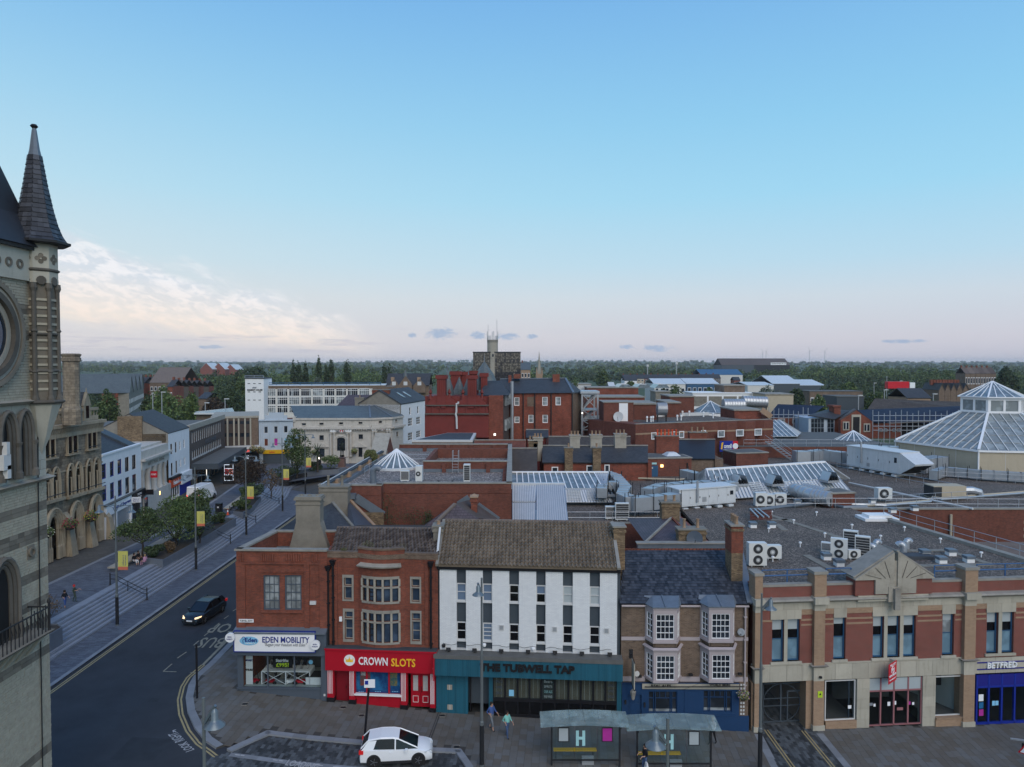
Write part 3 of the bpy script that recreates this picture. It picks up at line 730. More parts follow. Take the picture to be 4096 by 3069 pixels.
 # corner shop (mobility shop)
e0,e1=pY(938,2500,47.7),pY(1390,2500,47.5)
FE=Fac(e0.xy,e1.xy);q=z3
T=new('corner_shop_building','red brick corner shop building with grey mobility shop front and flat roof','building',(e0.x,e0.y,G(e0.x)))
sL,sR=FE.rect(q,130,305,838,890)[:2];ztop=FE.at(*q(480,300))[1];zf=FE.at(*q(480,915))[1]
h1=FE.rect(q,338,490,465,762);h2=FE.rect(q,505,490,635,762)
prt(wmb(FE,sL,sR,zf-.4,ztop,[h1,h2]),'front_wall','clay',T)
for h in(h1,h2):win(FE,T,h,3,4,'dove','net',d=.1,fw=.09,bw=.03,gms=None)
a=FE.rect(q,320,762,650,775);PB(FE,T,'sill','clay',a[0],a[1],-.12,.0,a[2]-.05,a[3])
BY=53.2;sw=MB()  # side and back walls
x0,y0_=FE.w(sL,0,0).xy;bx=pY(1100,2122,BY).x;ex=FE.w(sR,0,0).x
FS=Fac((bx,BY),(x0,y0_));PB(FS,T,'side_wall','clay',0,FS.L,0.,.35,G(x0)-.3,ztop)
prt(MB().box(bx,ex,BY-.3,BY,0,ztop),'back_wall','clay',T)
prt(MB().box(x0+.3,ex,y0_+.3,BY-.3,ztop-1.35,ztop-1.25),'flat_roof','felt',T)
prt(MB().box(x0+.3,ex,BY-.5,BY-.3,ztop-1.3,ztop-1.05),'flashing','lead',T)
prt(MB().box(ex-.2,ex,y0_+.3,BY-.3,ztop-1.3,ztop-.1),'party_wall','clay',T)
for a,b in((sL-.1,sL+3.),(sL+3.02,sR)):PB(FE,T,'coping','coping',a,b,-.12,.35,ztop,ztop+.13)
PB(FS,T,'coping','coping',0,FS.L,-.1,.4,ztop+.003,ztop+.13);prt(MB().box(bx+.3,ex,BY-.35,BY+.03,ztop+.001,ztop+.12),'coping','coping',T)
zs1=FE.at(*q(480,393))[1];PB(FE,T,'string_course','clay',sL-.03,sR,-.09,.0,zs1-.09,zs1+.05)
z0_,z1_=FE.at(*q(480,383))[1],FE.at(*q(480,322))[1]
for x in[150,180]+list(rg(325,425,17))+list(rg(520,640,19))+[720,752]:
 s=FE.at(*q(x,350))[0];PB(FE,T,'brick_rib','clay',s-.04,s+.06,-.07,0,z0_,z1_)
for a,b in((130,200),(660,700),(780,838)):
 r_=FE.rect(q,a,410,b,890);PB(FE,T,'pilaster','clay',r_[0],r_[1],-.10,0,r_[2]-.1,zs1-.09)
r_=FE.rect(q,302,440,675,480);PB(FE,T,'lintel','clay',r_[0],r_[1],-.06,0,r_[2]+.1,r_[3]+.1)
r_=FE.rect(q,700,693,747,720,-.1);PB(FE,T,'alarm_box','bone',r_[0],r_[1],-.12,0,r_[2],r_[3])
r_=FE.rect(q,147,832,262,857,-.12);sg=PB(FE,T,'street_name_plate','snow',r_[0],r_[1],-.14,-.1,r_[2],r_[3])
words(FE,sg,'TUBWELL ROW',(r_[0]+r_[1])/2,(r_[2]+r_[3])/2,(r_[3]-r_[2])*.5,(r_[1]-r_[0])*.86,'ink',d=-.145)
# shop front of the corner building
d_=-.55
r_=FE.rect(q,130,895,838,940,d_);a=FE.at(*q(480,940),d_)[1];b=FE.at(*q(480,893))[1]
prt(FE.mb().hexa([(sL-.1,d_-.05,a-.08),(sR,d_-.05,a-.08),(sR,0,a-.08),(sL-.1,0,a-.08)],[(sL-.1,d_-.05,a),(sR,d_-.05,a),(sR,0,b),(sL-.1,0,b)]),'shelf_roof','lead',T)
fb=FE.rect(q,112,934,738,1085,d_)
PB(FE,T,'fascia','dove',sL-.1,sR,-.4,0,fb[2]-.35,a-.08)
bd=PB(FE,T,'sign_board','snow',fb[0],fb[1],d_,-.4,fb[2],fb[3])
m_=FE.mb()
for bx_ in((fb[0]-.05,fb[1]+.05,fb[3],fb[3]+.06),(fb[0]-.05,fb[1]+.05,fb[2]-.06,fb[2]),(fb[0]-.06,fb[0],fb[2],fb[3]),(fb[1],fb[1]+.06,fb[2],fb[3])):m_.box(bx_[0],bx_[1],d_-.03,-.4,bx_[2],bx_[3])
m_.out('sign_frame','indigo',bd)
words_px(FE,bd,'EDEN MOBILITY',q,330,971,697,1017,'indigo',d=d_-.015,bold=.015)
words_px(FE,bd,'"Regain your freedom with Eden"',q,348,1019,676,1051,'smoke',d=d_-.015,shear=.3)
s_,z_=FE.at(*q(226,1002),d_);disc(FE,s_,z_,.30,d_-.01,d_-.003,28,rx=.64).out('logo_ellipse','sky',bd)
words_px(FE,bd,'Eden',q,195,978,288,1012,'indigo',d=d_-.022,bold=.02)
words_px(FE,bd,'MOBILITY',q,200,1016,275,1027,'snow',d=d_-.022)
tm_=FE.mb();s_,z_=FE.at(*q(182,1000),d_);tm_.tube([(s_,d_-.02,z_-.18),(s_-.03,d_-.02,z_),(s_+.02,d_-.02,z_+.12)],.02,6);tm_.tube([(s_-.1,d_-.02,z_+.12),(s_-.06,d_-.02,z_+.24),(s_+.05,d_-.02,z_+.27),(s_+.13,d_-.02,z_+.17),(s_+.08,d_-.02,z_+.08)],.018,6)
tm_.out('tree_mark','indigo',bd)
for x,y,w in((77,977,-.25),(742,1035,0)):
 s_,z_=FE.at(*q(x,y),d_-.25);dd=disc(FE,s_,z_,.31,d_-.30,d_-.12,24).out('projecting_sign','snow',T)
 words(FE,dd,'EDEN',s_,z_+.07,.07,.26,'indigo',d=d_-.31);words(FE,dd,'MOBILITY',s_,z_-.08,.07,.4,'indigo',d=d_-.31)
 FE.mb().box(s_-.03,s_+.03,d_-.12,d_+.15,z_-.02,z_+.02).out('bracket','iron',dd)
zg=G(x0)-.1
sw0=FE.rect(q,178,1112,790,1365,-.15);zsill=sw0[2]
prt(wmb(FE,sL+.05,sR,zg-.7,fb[2]-.3,[(sw0[0],sw0[1],sw0[2],sw0[3])],t=.15,d=-.15),'shop_front','dove',T)
xs3=[sw0[0],FE.at(*q(372,1240),-.15)[0],FE.at(*q(580,1240),-.15)[0],sw0[1]]
for x in xs3[1:3]:PB(FE,T,'mullion','dove',x-.04,x+.04,-.16,-.05,sw0[2],sw0[3])
for a,b in zip(xs3,xs3[1:]):PB(FE,T,'pane','shop_glass',a+.03,b-.03,-.08,-.07,sw0[2],sw0[3])
PB(FE,T,'sill','dove',sL,sR,-.22,-.15,sw0[2]-.12,sw0[2]-.02)
r_=FE.rect(q,790,1110,832,1450,-.2);PB(FE,T,'pilaster','dove',r_[0],sR,-.26,-.15,zg-.9,sw0[3]+.1)
r_=FE.rect(q,808,1415,822,1432,-.26);PB(FE,T,'wall_socket','bone',r_[0],r_[1],-.28,-.26,r_[2],r_[3])
# interior with display
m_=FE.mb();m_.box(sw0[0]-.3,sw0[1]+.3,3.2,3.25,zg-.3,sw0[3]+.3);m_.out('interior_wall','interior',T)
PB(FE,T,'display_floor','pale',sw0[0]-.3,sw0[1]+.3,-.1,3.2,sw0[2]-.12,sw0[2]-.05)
PB(FE,T,'interior_ceiling','dark',sw0[0]-.3,sw0[1]+.3,-.1,3.2,sw0[3]+.02,sw0[3]+.1);PB(FE,T,'ceiling_fill_light','lamp_white',sw0[0]+.5,sw0[1]-.5,1.4,1.6,sw0[3]-.05,sw0[3]+.01)
sh0=FE.rect(q,333,1230,705,1345,.5)
def inthing(nm,lab,cat,mb,m,g=None):
 t=new(nm,lab,cat,(x0+1,y0_,zsill),group=g);mb.out('body',m,t);return t
t=new('display_shelf','white two-level display shelf with crossed braces in shop window','shelf',(x0+3,y0_+.5,zsill))
PB(FE,t,'shelf_board','snow',sh0[0],sh0[1],.3,1.4,sh0[3]-.05,sh0[3])
for k in rg(3):x=sh0[0]+(sh0[1]-sh0[0])*k/2;PB(FE,t,'upright','snow',x-.03,x+.03,.3,1.4,zsill,sh0[3]-.05)
for k in rg(2):
 a=sh0[0]+(sh0[1]-sh0[0])*k/2;b=a+(sh0[1]-sh0[0])/2
 for u_,v_ in((zsill,sh0[3]),(sh0[3],zsill)):prt(FE.mb().beam((a,.32,u_),(b,.32,v_),.03),'brace','snow',t)
cb=FE.rect(q,668,1285,785,1368,.3);t=new('display_cabinet','white box cabinet at the right of the mobility shop window','cabinet',(x0+6,y0_+.4,zsill))
PB(FE,t,'carcass','snow',cb[0],cb[1],.3,1.2,zsill,cb[3]);PB(FE,t,'top','pitch',cb[0]-.02,cb[1]+.02,.28,1.22,cb[3],cb[3]+.05)
pn=FE.rect(q,185,1118,238,1345,.25);t=new('display_banner','tall white pull-up banner reading snap at left of shop window','banner',(x0+1,y0_+.3,zsill))
PB(FE,t,'banner_sheet','snow',pn[0]+.15,pn[1]+.15,.25,.28,zsill,pn[3]);words(FE,t,'snap!',(pn[0]+pn[1])/2+.15,pn[3]-.3,.2,.45,'indigo',d=.23,bold=.02);words(FE,t,'AVAILABLE',(pn[0]+pn[1])/2+.15,pn[3]-.95,.14,.5,'ink',d=.23,bold=.02)
def scooter(s,d,z,m,lab):
 w_=FE.w(s,d,z);t=new('mobility_scooter',lab,'mobility scooter',w_,group='mobility scooters in the shop window')
 L=lambda:MB(X4.Translation((0,0,0)))
 b=L();b.hexa([(-.38,-.2,.1),(.38,-.2,.1),(.38,.2,.1),(-.38,.2,.1)],[(-.3,-.16,.26),(.36,-.16,.2),(.36,.16,.2),(-.3,.16,.26)]);b.out('body',m,t,1)
 for sx in(-.28,.3):
  for sy in(-.2,.2):MB().tube([(sx,sy-.03,.1),(sx,sy+.03,.1)],.1,12).out('wheel','rubber',t,1)
 L().hexa([(-.3,-.17,.4),(.0,-.17,.4),(.0,.17,.4),(-.3,.17,.4)],[(-.3,-.17,.48),(.0,-.17,.48),(.0,.17,.48),(-.3,.17,.48)]).out('seat','pitch',t,1)
 L().box(-.34,-.28,-.16,.16,.42,.85).out('backrest','pitch',t,1);L().tube([(.34,0,.2),(.26,0,.75),(.2,0,.8)],.025,6).out('tiller','pitch',t,1)
 L().tube([(.22,-.16,.8),(.22,.16,.8)],.018,6).out('handlebar','pitch',t,1)
for x,y,m,lab in((262,1330,'crimson','dark red mobility scooter at the left end of the shop window'),(395,1340,'crimson','red mobility scooter under the left half of the display shelf'),(470,1340,'cloth_grey','grey mobility scooter under the middle of the display shelf'),(548,1335,'snow','white mobility scooter under the right half of the shelf'),(632,1340,'sign_red','bright red mobility scooter beside the white cabinet')):
 s,z=FE.at(*q(x,y),.6);scooter(s,.6,zsill-.03,m,lab)
def wheelchair(s,d,z,lab):
 t=new('wheelchair',lab,'wheelchair',FE.w(s,d,z),group='wheelchairs and walkers on the shelf')
 for sx in(-.2,.2):
  m=MB();k=16;m.tube([(sx,.28*cos(2*pi*i/k),.29+.28*sin(2*pi*i/k))for i in rg(k+1)],.018,6);m.out('wheel','alloy',t,1)
 MB().box(-.18,.18,-.2,.2,.3,.33).out('seat','pitch',t,1);MB().box(-.18,.18,.2,.23,.33,.7).out('backrest','pitch',t,1)
for x,lab in((425,'folded walker frame below the stairlifts notice'),(520,'black wheelchair beside the left mullion on the shelf'),(612,'wheelchair with bright rims left of a pair on the shelf'),(665,'wheelchair with bright rims at the shelf right end')):
 s,z=FE.at(*q(x,1220),.8);wheelchair(s,.8,sh0[3],lab)
r_=FE.rect(q,405,1130,560,1220,-.06);nb=PB(FE,T,'price_notice','ink',r_[0],r_[1],.1,.12,r_[2],r_[3])
words_px(FE,nb,'Stairlifts',q,436,1143,533,1165,'snow',d=.09,bold=.02);words_px(FE,nb,'from',q,455,1163,505,1176,'indigo',d=.09);words_px(FE,nb,'£995!',q,437,1172,536,1205,'lime',d=.09,bold=.03)
s_,z_=FE.at(*q(708,1167),-.05);disc(FE,s_,z_,.15,-.06,-.055,20).out('window_sticker','sky',T)
# chimney breast on the back wall
c0=FE;k=pY(*ZC(1150,1850,2.3284)(88,400),BY-.6).x,pY(*ZC(1150,1850,2.3284)(312,400),BY-.6).x
ze=pY(*ZC(1150,1850,2.3284)(200,345),BY-.6).z;zlo=ztop-1.25
cm=MB();y_a,y_b=BY-.9,BY+.1
w0,w1=pY(*ZC(1150,1850,2.3284)(10,770),BY-.9).x,pY(*ZC(1150,1850,2.3284)(385,770),BY-.9).x
cm.hexa([(w0,y_a-.002,zlo),(w1,y_a-.002,zlo),(w1,y_b,zlo),(w0,y_b,zlo)],[(k[0],y_a-.002,zlo+2.1),(k[1],y_a-.002,zlo+2.1),(k[1],y_b,zlo+2.1),(k[0],y_b,zlo+2.1)])
cm.box(k[0],k[1],y_a,y_b,zlo+2.1,ze);ch=cm.out('chimney','mud',T)
MB().box(k[0]-.12,k[1]+.12,y_a-.12,y_b+.12,ze,ze+.14).out('cap','mud',ch);MB().box(k[0]-.06,k[1]+.06,y_a-.06,y_b+.06,ze-.35,ze-.25).out('corbel','mud',ch);MB().box(k[0]-.06,k[1]+.06,y_a-.06,y_b+.06,ze+.14,ze+.26).out('haunching','mud',ch)
for i in rg(3):MB().lat([(.16,ze+.2),(.15,ze+.34),(.11,ze+.34),(.11,ze+.25)],(k[0]+(k[1]-k[0])*(i+.5)/3,BY-.4),10).out('chimney_pot','mud',ch)
# curved-front red brick building (amusement arcade)
c0,c1=pY(1390,2500,47.5),pY(1748,2500,47.);FC=Fac(c0.xy,c1.xy)
T=new('arcade_building','red brick building with bowed mullioned windows above a crimson amusement arcade','building',(c0.x,c0.y,G(c0.x)))
sL=FC.at(*q(838,600))[0];sR=FC.at(*q(1700,600))[0];zt=FC.at(*q(950,318))[1];zb1=FC.at(*q(1000,1045))[1]
cs0,cs1=FC.at(*q(1078,600))[0],FC.at(*q(1440,600))[0]
hs=[]
for(a,b,c_,d2)in((970,508,1028,570),(970,580,1028,676),(1495,520,1556,578),(1495,590,1556,694),(975,772,1035,822),(975,832,1035,985),(1498,785,1560,838),(1498,850,1560,1002)):hs.append(FC.rect(q,a,b,c_,d2))
lh=[h for h in hs if h[0]<cs0];rh=[h for h in hs if h[0]>cs1]
prt(wmb(FC,sL,cs0,zb1-.2,zt,lh),'front_wall','clay',T);prt(wmb(FC,cs1,sR,zb1-.2,zt,rh),'front_wall','clay',T)
for h in hs:win(FC,T,h,1,1,'stone','pane_blue',d=.16,fw=.03,rails=(.5,)if h[3]-h[2]>1.2 else())
for a in((955,485,1043,690),(1483,500,1570,708),(960,748,1048,1008),(1485,765,1572,1026)):
 r_=FC.rect(q,*a);prt(wmb(FC,r_[0],r_[1],r_[2],r_[3],hs,t=.05,d=-.045),'window_surround','coping',T)
 # the bowed centre in seven flat facets
CW=cs1-cs0;bulge=.42
edges=[cs0]+[FC.at(*q(x,620))[0]for x in(1112,1162,1219,1281,1344,1402)]+[cs1]
bow=lambda s:-bulge*sin(pi*(s-cs0)/CW)
pts=[FC.w(s,bow(s)+(0 if 0<i<7 else 0),0)for i,s in enum(edges)]
up=FC.rect(q,1112,520,1402,695,-.3);lo=FC.rect(q,1118,786,1402,1012,-.3)
trU=FC.at(*q(1250,584),-.3)[1];trL=FC.at(*q(1250,855),-.3)[1];wins=[]
for i in rg(7):
 f=Fac(pts[i].xy,pts[i+1].xy)
 hh=[]if i in(0,6)else[(.07,f.L-.07,up[2],trU-.06),(.07,f.L-.07,trU+.06,up[3]),(.07,f.L-.07,lo[2],trL-.06),(.07,f.L-.07,trL+.06,lo[3])]
 prt(wmb(f,0,f.L,zb1-.2,zt+.35,hh),'bow_wall','clay',T)
 for h in hh:win(f,T,h,1,1,'iron','pane_blue',d=.14,fw=.02,rails=(.33,.66)if h[3]-h[2]>.8 and i in(1,2)else())
 if hh:
  ln=f.L
  for zz0,zz1 in((up[2]-.14,up[2]),(up[3],up[3]+.18),(lo[2]-.14,lo[2]),(lo[3],lo[3]+.2),(trU-.06,trU+.06),(trL-.06,trL+.06)):PB(f,T,'stone_band','coping',0,ln,-.05,0.004,zz0,zz1)
  for zz0,zz1 in((up[2],trU-.06),(trU+.06,up[3]),(lo[2],trL-.06),(trL+.06,lo[3])):PB(f,T,'mullion','stone',-.07,.07,-.045,.1,zz0,zz1)
  if i==5:
   for zz0,zz1 in((up[2],trU-.06),(trU+.06,up[3]),(lo[2],trL-.06),(trL+.06,lo[3])):PB(f,T,'mullion','stone',ln-.07,ln+.07,-.045,.1,zz0,zz1)
 PB(f,T,'coping','umber',0,f.L,-.06,.3,zt+.35,zt+.47)
 PB(f,T,'brick_band','umber',0,f.L,-.05,.3,zt-.25,zt+.05)
 if i in(1,2,3,4,5):
  zl=FC.at(*q(1250,415),-.5)[1];prt(f.mb().hexa([(-.1,-.45,zl-.1),(f.L+.1,-.45,zl-.1),(f.L+.1,0,zl-.1),(-.1,0,zl-.1)],[(-.1,-.5,zl),(f.L+.1,-.5,zl),(f.L+.1,0,zl+.1),(-.1,0,zl+.1)]),'hood_slab','stone',T)
for a,b in((sL,cs0),(cs1,sR)):PB(FC,T,'coping','umber',a,b,-.05,.3,zt,zt+.12);PB(FC,T,'brick_band','umber',a,b,-.04,0,zt-.3,zt-.02)
for x in(905,1612):r_=FC.rect(q,x-12,330,x+12,1030);PB(FC,T,'pilaster','clay',r_[0],r_[1],-.08,0,r_[2],zt-.3)
for x,zt_ in((880,405),(1643,420)):s,z=FC.at(*q(x,zt_),-.15);downpipe(FC,T,s,z,zb1-.1,d=-.16,r=.075)
s,z=FC.at(*q(842,450),-.15);downpipe(FC,T,s,z,zb1-.1,d=-.14,r=.06)
r_=FC.rect(q,930,815,950,850,-.1);PB(FC,T,'alarm_box','snow',r_[0],r_[1],-.12,0,r_[2],r_[3])
# roof
er,rr_=47.9,52.2
EL,ERt=pY(*q(868,300),er),pY(*q(1712,318),er-.3);RL,RRt=pY(*q(915,118),rr_),pY(*q(1672,128),rr_-.3)
zE=(EL.z+ERt.z)/2-.1;zR=(RL.z+RRt.z)/2
cor=[(EL.x,er,zE),(ERt.x,er-.4,zE),(RRt.x,rr_-.4,zR),(RL.x,rr_,zR)]
prt(MB().slab(cor,.15),'roof','cocoa',T);tile_roof(T,cor,30,10,'cocoa','pantile','roof_tile',lift=.01)
prt(MB().slab([(RL.x,rr_,zR),(RRt.x,rr_-.4,zR),(ERt.x,rr_+4,zE),(EL.x,rr_+4,zE)],.15),'rear_roof','thatch',T)
ridge_tiles(T,cor[3],cor[2],16,r=.12)
prt(MB().box(EL.x,ERt.x,er+.2,56.5,1,zE-.2),'rear_block','coal',T)
ck=pY(*q(1668,200),50);c2k=pY(*q(1738,200),50);ctop=pY(*q(1700,105),50).z
chimney(T,ck.x,c2k.x,49.6,50.6,zE,ctop,'mud',1,ph=.25)
prt(MB().slab([(c2k.x-.22,47.75,zE+.12),(c2k.x-.08,47.75,zE+.12),(c2k.x-.08,49.5,zE+1.4),(c2k.x-.22,49.5,zE+1.4)],.05),'valley_flashing','bone',T)
# weeds in the gutter
def leaf_cloud(n,cx,cy,cz,rx,ry,rz_,s,seed=1,low=-1.):
 r_=random.Random(seed);mb=MB()
 for _ in rg(n):
  while 1:
   p=V((r_.uniform(-1,1),r_.uniform(-1,1),r_.uniform(low,1)))
   if p.length<1:break
  c=V((cx+p.x*rx,cy+p.y*ry,cz+p.z*rz_));a=V((r_.gauss(0,1),r_.gauss(0,1),r_.gauss(0,1))).normalized()*s*r_.uniform(.6,1.3);b=a.orthogonal().normalized()*s*.5
  mb.quad(c-a,c+b,c+a,c-b)
 return mb
mat('leaf_weed',(.12,.13,.05),piece=.4,var=.3);mat('leaf_dry',(.16,.14,.10),piece=.4)
for x,y,w,m,lab in((1160,270,.62,'leaf_weed','yellowish weed growing from the gutter above the bowed windows'),(1290,265,.6,'leaf_dry','grey dry weed standing in the middle of the gutter'),(1425,262,.4,'leaf_dry','thin straggly weed right of the dry one on the gutter'),(965,282,.28,'leaf_weed','small green weed at the left end of the tiled roof')):
 p=pY(*q(x,y+25),47.75);t=new('gutter_weed',lab,'weed',p,group='weeds growing along the gutter')
 st=MB()
 for k in rg(9):aa=random.uniform(-.6,.6);st.tube([(0,0,0),(aa*w,random.uniform(-.1,.1),random.uniform(.6,1)*w)],.008,4)
 st.out('stem','bark',t,1);leaf_cloud(140,0,0,w*.6,w*.8,w*.35,w*.5,.035,int(x)).out('foliage',m,t,1)
 # crimson arcade front
d_=-.6
a=FC.rect(q,825,1045,1690,1076,d_);zA=FC.at(*q(1250,1072),d_)[1];zB=FC.at(*q(1250,1246),d_)[1];zC_=FC.at(*q(1250,1042))[1]
prt(FC.mb().hexa([(sL,d_-.05,zA),(sR,d_-.05,zA),(sR,.0,zA),(sL,.0,zA)],[(sL,d_-.05,zA+.07),(sR,d_-.05,zA+.07),(sR,0,zC_),(sL,0,zC_)]),'lead_ledge','felt',T)
PB(FC,T,'cornice','crimson',sL-.02,sR,d_-.08,0,zA-.12,zA-.001)
fs=PB(FC,T,'fascia','crimson',sL+.01,sR-.02,d_,-.1,zB,zA-.12)
s_,z_=FC.at(*q(1010,1152),d_);disc(FC,s_,z_,.375,d_-.02,d_-.003,32).out('logo_disc','snow',fs)
cw=.26;cr_=FC.mb();P_=[(-1,-.55),(1,-.55),(1.05,.45),(.45,-.1),(.0,.95),(-.45,-.1),(-1.05,.45)]
cr_.hexa([(s_+x*cw*.9,d_-.025,z_+y*cw*.8)for x,y in P_],[(s_+x*cw*.9,d_-.04,z_+y*cw*.8)for x,y in P_])
cr_.out('crown_mark','gold',fs)
for x,y in((-1.05,.55),(-.5,.25),(0,1.05),(.5,.25),(1.05,.55)):disc(FC,s_+x*cw*.9,z_+y*cw*.8,.032,d_-.04,d_-.025,10).out('crown_jewel','gold',fs)
words_px(FC,fs,'CROWN',q,1080,1130,1307,1192,'snow',d=d_-.02,bold=.015,depth=.02);words_px(FC,fs,'SLOTS',q,1335,1141,1523,1203,'gold',d=d_-.02,bold=.015,depth=.02)
zgc=G(c0.x)-.5;pl=[]
for a,b in((838,890),(1008,1056),(1410,1460),(1638,1680)):
 u_,v_=FC.at(*q(a,1350),-.35)[0],FC.at(*q(b,1350),-.35)[0];pl.append((u_,v_));gz=G(FC.w(u_,0,0).x)
 p_=PB(FC,T,'pilaster','crimson',u_,v_,-.4,-.05,gz+.1,zB);PB(FC,T,'pilaster_base','jet',u_-.04,v_+.04,-.44,-.05,gz-.2,gz+.28)
 for k in rg(4):x=u_+(v_-u_)*(.12+.2*k);FC.mb().box(x-.012,x+.02,-.412,-.4,gz+.55,zB-.04).out('flute_line','snow',p_)
 # left recessed door, window, double doors
gz=lambda s:G(FC.w(s,0,0).x)
PB(FC,T,'side_door','crimson_dark',pl[0][1],pl[1][0],.1,.16,gz(pl[0][1])-.3,zB)
FC.mb().tube([(pl[1][0]-.35,.04,gz(2)+.95),(pl[1][0]-.35,.04,gz(2)+1.15)],.02,6).out('handle','jet',T)
wn=(pl[1][1],pl[2][0],FC.at(*q(1230,1410),-.25)[1],FC.at(*q(1230,1226),-.25)[1])
prt(wmb(FC,pl[1][1],pl[2][0],gz(4)-.4,zB,[wn],t=.15,d=-.25),'window_wall','crimson',T)
xs4=[wn[0],FC.at(*q(1145,1300),-.25)[0],FC.at(*q(1318,1300),-.25)[0],wn[1]]
mat('poster_blue',(.012,.05,.16),rough=.25,var=.5,vs=.7,col2=(.02,.12,.26),dirt=0,bump=0);mat('poster_mix',(.22,.05,.05),rough=.3,var=.5,vs=7,col2=(.04,.07,.07),dirt=0,bump=0);mat('poster_green',(.05,.12,.12),rough=.3,var=.5,vs=6,col2=(.16,.13,.05),dirt=0,bump=0)
for a,b in zip(xs4,xs4[1:]):PB(FC,T,'poster_pane','poster_blue',a,b,-.16,-.15,wn[2],wn[3])
for x in xs4[1:3]:PB(FC,T,'mullion','crimson',x-.05,x+.05,-.28,-.15,wn[2],wn[3])
for a in((1093,1236,1143,1350),(1152,1245,1172,1350)):r_=FC.rect(q,*a,-.17);PB(FC,T,'games_poster','poster_mix',r_[0],r_[1],-.18,-.17,r_[2],r_[3])
r_=FC.rect(q,1322,1245,1382,1352,-.17);PB(FC,T,'games_poster','poster_green',r_[0],r_[1],-.18,-.17,r_[2],r_[3])
pp=FC.rect(q,1100,1240,1136,1268,-.18)
for i_,w_ in enum(('ALL YOUR','FAVOURITE','GAMES')):words(FC,T,w_,(pp[0]+pp[1])/2,pp[3]-.05-.09*i_,.05,.3,'snow',d=-.19)
m_=FC.mb();m_.box(wn[0],wn[1],-.175,-.17,wn[2],wn[2]+.16);m_.out('window_band','blue_ink2',T)
for k,x in enum((1085,1100,1115,1212,1225,1238,1250,1345,1358,1371,1384)):s,z=FC.at(*q(x,1397),-.18);disc(FC,s,z,.035,-.182,-.176,5).out('star','sky',T)
PB(FC,T,'sill','snow',wn[0]-.05,wn[1]+.05,-.5,-.25,wn[2]-.09,wn[2])
for a,b in((wn[0]+.06,(wn[0]+wn[1])/2-.04),((wn[0]+wn[1])/2+.04,wn[1]-.06)):PB(FC,T,'stallriser_panel','crimson',a,b,-.28,-.25,gz(5)+.25,wn[2]-.15)
dr=(pl[2][1],pl[3][0]);dz0,dz1=gz(dr[0])-.1,FC.at(*q(1560,1255),.35)[1]
PB(FC,T,'door_head','crimson_dark',dr[0],dr[1],.3,.5,dz1,zB)
for k in rg(2):
 a=dr[0]+.1+(dr[1]-dr[0]-.2)*k/2;b=a+(dr[1]-dr[0]-.2)/2-.02
 dd=PB(FC,T,'door','crimson',a,b,.3,.36,dz0,dz1);zz=(dz0+dz1)/2
 FC.mb().box(a+.16,b-.16,.27,.295,zz-.02,dz1-.12).out('shutter_slats','bone',dd)
 for z in np.arange(zz+.05,dz1-.15,.09):FC.mb().box(a+.16,b-.16,.262,.27,z,z+.02).out('slat','zinc',dd)
 for z in(dz0+.3,dz0+.72):FC.mb().box(a+.14,b-.14,.28,.3,z,z+.025).out('panel_line','snow',dd)
 for x in(a+.14,b-.165):FC.mb().box(x,x+.025,.28,.3,dz0+.3,dz0+.72).out('panel_line','snow',dd)
 FC.mb().tube([(b-.08 if k==0 else a+.08,.24,zz-.1),(b-.08 if k==0 else a+.08,.24,zz+.3)],.02,6).out('handle','iron',dd)
s_,z_=FC.at(*q(1655,1195),-1.)
ps=PB(FC,T,'projecting_sign','crimson',sR-.12,sR-.04,-1.25,d_,zB-.15,zB+1.25)
fp=Fac(FC.w(sR-.12,-.62,0).xy,FC.w(sR-.12,-1.24,0).xy)
words(fp,ps,'CROWN',.3,zB+.62,.14,.5,'snow',d=-.01);words(fp,ps,'SLOTS',.3,zB+.42,.14,.5,'gold',d=-.01);disc(fp,.3,zB+.9,.13,-.012,-.002,16).out('logo_disc','snow',ps)
# white brick building above the pub
q=z4;w0_,w1_=pY(1748,2500,47.),pY(2481,2500,46.1);FW=Fac(w0_.xy,w1_.xy)
T=new('pub_building','long white painted brick building with dark vertical strips and pantiled roof over a teal pub','building',(w0_.x,w0_.y,G(w0_.x)))
sL,sR=0.02,FW.at(*q(1440,700))[0];zT=FW.at(*q(750,395))[1];zBt=FW.at(*q(750,1035))[1]-.1
piers=[(108,232),(302,425),(495,620),(692,818),(888,1015),(1088,1213),(1288,1415)]
stripx=[(232,302),(425,495),(620,692),(818,888),(1015,1088),(1213,1288)]
upw=[(522,650),(527,655),(533,661),(538,667),(543,671),(548,681)];low_=[(806,937),(815,944),(822,951),(827,959),(833,967),(840,973)]
PB(FW,T,'core_wall','storm',sL,sR,.22,.5,zBt-3.5,zT+.1)
holes=[];ps_=[(FW.at(*q(a,700))[0],FW.at(*q(b,700))[0])for a,b in piers]
for i,(a,b)in enum(ps_):
 zt_=FW.at(*q((piers[i][0]+piers[i][1])/2,436))[1]
 p_=PB(FW,T,'brick_pier','white_brick',a,b,0,.22,zBt,zt_);FW.mb().hexa([(a,0,zt_),(b,0,zt_),(b,.22,zt_),(a,.22,zt_)],[(a,.2,zt_+.34),(b,.2,zt_+.34),(b,.22,zt_+.34),(a,.22,zt_+.34)]).out('sloped_head','white_brick',p_)
blinds=['blue_blind','blue_blind',None,'mix','blind','blind']
